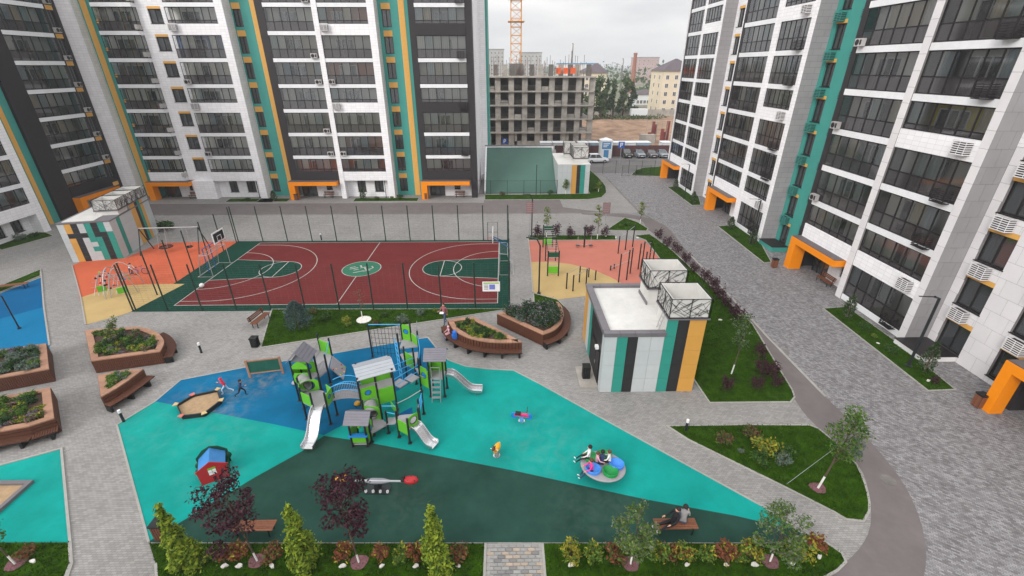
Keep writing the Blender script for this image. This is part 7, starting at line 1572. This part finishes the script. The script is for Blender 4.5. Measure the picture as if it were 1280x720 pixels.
# the wood beyond reads as one mass
bl = []
for i in range(150):
    Yd = rnd.uniform(240, 900); px_ = rnd.uniform(715, 860); X = PY(px_, 90, Yd)[0]; s_ = rnd.uniform(4, 7) * (1 + Yd / 900); bl.append((X, Yd, s_ * .8, s_, s_, s_ * 1.0))
for i in range(260):
    Yd = rnd.uniform(600, 1600); X = rnd.uniform(-1.3, 1.3) * Yd; s_ = rnd.uniform(8, 14) * (1 + Yd / 2000); bl.append((X, Yd, s_ * .4, s_ * 2.4, s_, s_ * .7))
inst('far_wood', leaf_cloud(bl, 16000, 3.0, ['lf_far', 'lf_far2', 'lf_dark'], None, 5, elong=1.1, shell=.5), None, kind='stuff', label='far belt of green trees on the horizon', category='wood')
far_grass = leaf_cloud([(PY(x, 150, 176)[0], 176 + 3 * math.sin(x), .5, 3.5, 2, .8) for x in range(735, 830, 9)], 900, .5, ['lf_far2', 'lf_far'], None, 6)
inst('weeds', far_grass, None, kind='stuff', label='green weeds growing along the far site wall', category='weeds')
# ================================================================== PEOPLE
for nm, rgb in (('cl_black', (30, 30, 34)), ('cl_navy', (44, 56, 92)), ('cl_white', (222, 220, 218)), ('cl_pink', (226, 60, 140)), ('cl_rose', (226, 172, 184)), ('cl_red', (206, 40, 66)), ('cl_blue', (40, 110, 200)), ('cl_grey', (140, 138, 138)), ('cl_jeans', (70, 84, 112)), ('cl_plaid', (150, 92, 96)), ('cl_sky', (170, 200, 226)), ('shoe_white', (226, 226, 226)), ('shoe_dark', (44, 42, 44))): C(nm, rgb, rough=.85, var=.12, scale=12)
def person(label, loc, rz, h=1.72, top='cl_white', legs='cl_jeans', shoe='shoe_white', hair='hair_dark', child=False, lean=0.0, seat=None, thigh=((0, 0), (0, 0)), arm=((0, 10), (0, 10)), spread=.10, twist=0.0, sleeve=True, hood=False, legyaw=0.0):
    """One continuous skinned body. Faces -y. thigh=((hip,knee) for left, right) in degrees forward / bend; arm likewise.
    seat = height of the surface sat upon (else feet on the ground)."""
    s = h / 1.75; hs = 1.22 if child else 1.0
    V, E_, Rr, lab = [], [], [], []
    def v(p, r, par=None, l='top'):
        V.append(Vector(p) * s); Rr.append(r * s)
        if par is not None: E_.append((par, len(V) - 1)); lab.append(l)
        return len(V) - 1
    c = lambda a: math.cos(R(a)); sn = lambda a: math.sin(R(a))
    L_ = R(lean)
    up = Vector((0, -math.sin(L_), math.cos(L_)))
    pel = Vector((0, 0, .93)); P = v(pel, .125)
    wst = v(pel + up * .16, .115, P, 'top'); chs = v(pel + up * .38, .14, wst, 'top'); nk = v(pel + up * .54, .058, chs, 'top')
    hd0 = pel + up * .60 + Vector((0, -.01, 0)); fw = Vector((math.sin(twist), -math.cos(twist), 0))
    n2 = v(hd0, .052, nk, 'skin'); hb = v(hd0 + Vector((0, 0, .07)) * hs + fw * .015, .088 * hs, n2, 'skin'); ht = v(hd0 + Vector((0, 0, .165)) * hs, .085 * hs, hb, 'skin')
    v(hd0 + Vector((0, 0, .08)) * hs + fw * .115 * hs, .018, hb, 'skin')                       # nose
    for sx in (-1, 1): v(hd0 + Vector((sx * .098 * hs * math.cos(twist), sx * .098 * hs * math.sin(twist), .085 * hs)), .016, hb, 'skin')   # ears
    for i, sx in enumerate((1, -1)):
        sh = pel + up * .49 + Vector((sx * .175, 0, 0)); a = v(sh, .062, chs, 'top'); A, B = arm[i]; A -= lean
        d1 = Vector((sx * .22, -sn(A), -c(A))).normalized(); el = sh + d1 * .29; e = v(el, .044, a, 'top')
        d2 = Vector((-sx * .08, -sn(A + B), -c(A + B))).normalized(); wr = el + d2 * .25; w = v(wr, .031, e, 'top' if sleeve else 'skin')
        pm = wr + d2 * .075; p = v(pm, .034, w, 'skin'); sd = d2.cross(Vector((1, 0, 0))).normalized() if abs(d2.x) < .9 else Vector((0, 1, 0)); sd = Vector((sx, 0, 0)) * .3 + sd; sd.normalize()
        for k, (o, l) in enumerate(((-.03, .075), (-.01, .085), (.01, .08), (.03, .062))):
            m1 = v(pm + sd * o + d2 * (.03 + l * .4), .0095, p, 'skin'); v(pm + sd * o * 1.1 + d2 * (.03 + l * .8) + Vector((-sx * .012, 0, 0)), .008, m1, 'skin')
        t1 = v(wr + d2 * .035 - sd * .045, .011, w, 'skin'); v(wr + d2 * .085 - sd * .06, .009, t1, 'skin')
        hp = pel + Vector((sx * .09, 0, -.05)); hh = v(hp, .092, P, 'legs'); T, K = thigh[i]
        ly = R(legyaw) + sx * spread * .6
        def dr(q): return Vector((math.sin(ly) * sn(q) * 1.0 + sx * spread * .15, -sn(q) * math.cos(ly), -c(q))).normalized()
        kn = hp + dr(T) * .43; k_ = v(kn, .06, hh, 'legs'); an = kn + dr(T - K) * .41; a_ = v(an, .04, k_, 'legs')
        ft = an + (dr(T - K + 90) * .17 + dr(T - K) * .045); hl_ = v(an + dr(T - K) * .05, .036, a_, 'shoe'); v(ft, .034, hl_, 'shoe')
    me = bpy.data.meshes.new('body_src'); bm = bmesh.new(); sk = bm.verts.layers.skin.verify(); bv = [bm.verts.new(p) for p in V]
    for q, r_ in zip(bv, Rr): q[sk].radius = (r_, r_)
    bv[0][sk].use_root = True
    for a, b in E_: bm.edges.new((bv[a], bv[b]))
    bm.to_mesh(me); bm.free()
    tmp = bpy.data.objects.new('tmp', me); COL.objects.link(tmp); m1 = tmp.modifiers.new('s', 'SKIN'); m1.use_smooth_shade = True; m2 = tmp.modifiers.new('u', 'SUBSURF'); m2.levels = 1; m2.render_levels = 1
    dg = bpy.context.evaluated_depsgraph_get(); ev = tmp.evaluated_get(dg); out_ = bpy.data.meshes.new_from_object(ev); bpy.data.objects.remove(tmp)
    co = np.empty(len(out_.vertices) * 3); out_.vertices.foreach_get('co', co); co = co.reshape(-1, 3)
    zmin = co[:, 2].min()
    # nearest bone decides the cloth
    ce = np.array([p.center for p in out_.polygons]); best = np.full(len(ce), 1e9); mi = np.zeros(len(ce), np.int32); idx = {'top': 0, 'skin': 1, 'legs': 2, 'shoe': 3}
    for (a, b), l in zip(E_, lab):
        A, B = np.array(V[a]), np.array(V[b]); d = B - A; t = np.clip(((ce - A) @ d) / (d @ d + 1e-9), 0, 1); ds = np.linalg.norm(ce - (A + t[:, None] * d), axis=1) - .5 * (Rr[a] + Rr[b]); k = ds < best; best[k] = ds[k]; mi[k] = idx[l]
    mi[(mi == 0) & (ce[:, 2] < (pel.z + .03) * s) & (np.abs(ce[:, 0]) < .2 * s) & (np.abs(ce[:, 1]) < .2 * s)] = 2
    for m_ in (top, 'skin', legs, shoe): out_.materials.append(M[m_])
    out_.polygons.foreach_set('material_index', mi); out_.polygons.foreach_set('use_smooth', [True] * len(out_.polygons))
    z = (loc[2] - zmin) if seat is None else (seat - (pel.z - .13) * s)
    o = inst('person', out_, None, (loc[0], loc[1], z), rz, label=label, category='child' if child else 'person')
    hc = (hd0 + Vector((0, .012, .115)) * 1) * s; hc = (hd0 + Vector((0, 0, .125 * hs)) - fw * .02) * s; rr2 = .112 * hs * s
    hm_ = MB(); n = 12
    for j in range(6):
        th = math.pi * .5 * j / 5 * 1.25
        for i in range(n): q = 2 * math.pi * i / n; hm_.v.append((hc.x + rr2 * math.sin(th) * math.cos(q), hc.y + rr2 * math.sin(th) * math.sin(q) - fw.y * rr2 * .0, hc.z + rr2 * .95 * math.cos(th) + (0.035 * s * max(0, math.cos(q - math.atan2(fw.y, fw.x))) if j == 5 else 0)))
    for j in range(5):
        for i in range(n): hm_.f.append((j * n + i, (j + 1) * n + i, (j + 1) * n + (i + 1) % n, j * n + (i + 1) % n)); hm_.m.append(0)
    hm_.build('hair', top if hood else hair, o, smooth=True)
    for sx in (-1, 1): e_ = (hd0 + Vector((0, 0, .1 * hs)) + fw * .088 * hs + Vector((fw.y, -fw.x, 0)) * .034 * sx * hs) * s; MB().ball(e_, .011 * s, .011 * s, .011 * s, 6, 5).build('eye', 'black', o)
    mo = (hd0 + Vector((0, 0, .035 * hs)) + fw * .086 * hs) * s; MB().ball(mo, .022 * s, .012 * s, .006 * s, 6, 5).build('mouth', 'cl_rose', o)
    return o
g0 = .012
person('running child in a red hooded jacket beside the sand pit', (*W(284, 491), g0), R(-75), 1.15, 'cl_red', 'cl_sky', 'shoe_white', child=True, lean=18, thigh=((45, 50), (-20, 40)), arm=((-40, 70), (40, 80)), hood=True)
person('running child in dark clothes beside the chalkboard', (*W(303, 495), g0), R(100), 1.2, 'cl_navy', 'cl_black', 'shoe_dark', child=True, lean=16, thigh=((42, 45), (-22, 35)), arm=((-40, 70), (45, 80)))
wk = person('person in a checked shirt walking along the lawn with a white paper', (*W(556, 405), 0), R(-25), 1.75, 'cl_plaid', 'cl_jeans', 'shoe_dark', thigh=((22, 10), (-18, 15)), arm=((-15, 15), (25, 75)))
X, Y = W(552, 391, 1.05); MB().rbox((X, Y, 1.05), .3, .22, .01, Matrix.Rotation(.4, 3, 'X')).build('paper', 'cl_white', label='white paper held by the walking person', category='paper')
bp = Vector(c5[int(len(c5) * .2)]); bt = (Vector(c5[int(len(c5) * .2) + 1]) - bp).normalized(); nrm = Vector((bt.y, -bt.x)); q = bp + nrm * .2; ang = math.atan2(nrm.x, -nrm.y)
person('small child in pale pink sitting on the curved planter bench', (q.x, q.y, 0), ang, 1.15, 'cl_rose', 'cl_rose', 'cl_blue', 'cl_white' if False else 'hair_brown', child=True, seat=.475, lean=8, thigh=((82, 70), (80, 72)), arm=((30, 40), (30, 40)), hood=True)
q2 = Vector(c5[int(len(c5) * .2) + 2]) + nrm * .2
bpk = thing('backpack', 'bright blue backpack on the curved bench next to the pink child', 'backpack', (q2.x + .05, q2.y, .476), ang); MB().rbox((0, 0, .27), .34, .22, .5).ball((0, 0, .5), .17, .11, .12).build('bag', 'cl_blue', bpk); MB().rbox((0, -.14, .2), .26, .07, .26).build('pocket', 'cl_blue', bpk)
# children on the carousel (disc top about .5 m)
def crs(dx, dy): return (4.55 + dx * .88, 15.55 + dy * .88, 0)
person('child in a white shirt sitting on the carousel rim with legs out', crs(-.72, .48), R(-100), 1.41, 'cl_white', 'cl_black', 'shoe_white', child=True, seat=.62, lean=-4, thigh=((75, 30), (80, 40)), arm=((20, 30), (10, 30)))
person('child in a pink jacket sitting in the blue bowl of the carousel', crs(-.68, -.30), R(-80), 1.36, 'cl_pink', 'cl_navy', 'shoe_white', 'hair_brown', child=True, seat=.50, lean=6, thigh=((80, 35), (78, 45)), arm=((35, 40), (30, 50)))
person('child in a navy top sitting in the middle of the carousel', crs(-.05, .18), R(160), 1.36, 'cl_navy', 'cl_black', 'shoe_dark', child=True, seat=.52, lean=10, thigh=((85, 70), (85, 75)), arm=((30, 50), (30, 50)))
person('child in a cream top sitting beside the blue bowl of the carousel', crs(.40, .25), R(-110), 1.30, 'cl_white', 'cl_black', 'shoe_dark', 'hair_brown', child=True, seat=.53, lean=8, thigh=((85, 60), (85, 65)), arm=((30, 40), (30, 40)))
person('child in a rose top sitting behind the pink jacket on the carousel', crs(-.32, .22), R(90), 1.24, 'cl_rose', 'cl_navy', 'shoe_white', 'hair_brown', child=True, seat=.52, lean=6, thigh=((85, 70), (85, 75)), arm=((30, 40), (30, 40)))
# couple on the bench
person('person in a dark jacket leaning back across the bench with legs raised', (6.85, 12.55, 0), R(-72), 1.7, 'cl_black', 'cl_black', 'shoe_white', seat=.455, lean=-14, thigh=((96, 22), (88, 15)), arm=((20, 40), (15, 60)))
person('person in a grey top sitting close to the leaning companion on the bench', (7.28, 12.6, 0), R(160), 1.75, 'cl_grey', 'cl_jeans', 'shoe_dark', seat=.455, lean=10, thigh=((85, 80), (85, 85)), arm=((25, 50), (25, 60)), twist=R(20))
# child on a bicycle by the climbing arch
X, Y = W(176, 343); BC = thing('bicycle', 'small dark bicycle standing on the orange training ground', 'bicycle', (X, Y, .012), R(8))
for x in (-.42, .45): MB().tube([(x + .28 * math.cos(q), 0, .29 + .28 * math.sin(q)) for q in [2 * math.pi * i / 20 for i in range(21)]], .022, 5).build('wheel', 'rubber_black', BC)
MB().tube([(-.42, 0, .29), (-.1, 0, .3), (-.18, 0, .68), (-.42, 0, .29)], .018, 5).tube([(-.1, 0, .3), (.32, 0, .62), (-.16, 0, .6)], .018, 5).tube([(.45, 0, .29), (.3, 0, .78)], .018, 5).build('frame', 'play_blue', BC); MB().tube([(.27, -.22, .84), (.3, 0, .79), (.27, .22, .84)], .014, 5).build('handlebar', 'black', BC); MB().ball((-.2, 0, .71), .12, .07, .03, 8, 5).build('saddle', 'black', BC)
person('child in a white shirt bending beside the bicycle', (X - .75, Y - .1, .012), R(80), 1.2, 'cl_white', 'cl_navy', 'shoe_dark', child=True, lean=35, thigh=((25, 20), (-5, 12)), arm=((60, 20), (60, 20)))
# ================================================================== AIR
hz_m = bpy.data.materials.new('haze_air'); hz_m.use_nodes = True; nt = hz_m.node_tree; nt.nodes.clear()
vo = nt.nodes.new('ShaderNodeVolumePrincipled'); vo.inputs['Color'].default_value = (.95, .97, 1, 1); vo.inputs['Density'].default_value = .00045
o_ = nt.nodes.new('ShaderNodeOutputMaterial'); nt.links.new(vo.outputs[0], o_.inputs['Volume']); MATS['haze_air'] = hz_m
MB().box(-2500, 2500, -80, 2500, -1.1, 52).build('haze', 'haze_air', kind='stuff', label='thin pale air haze over the town', category='haze')
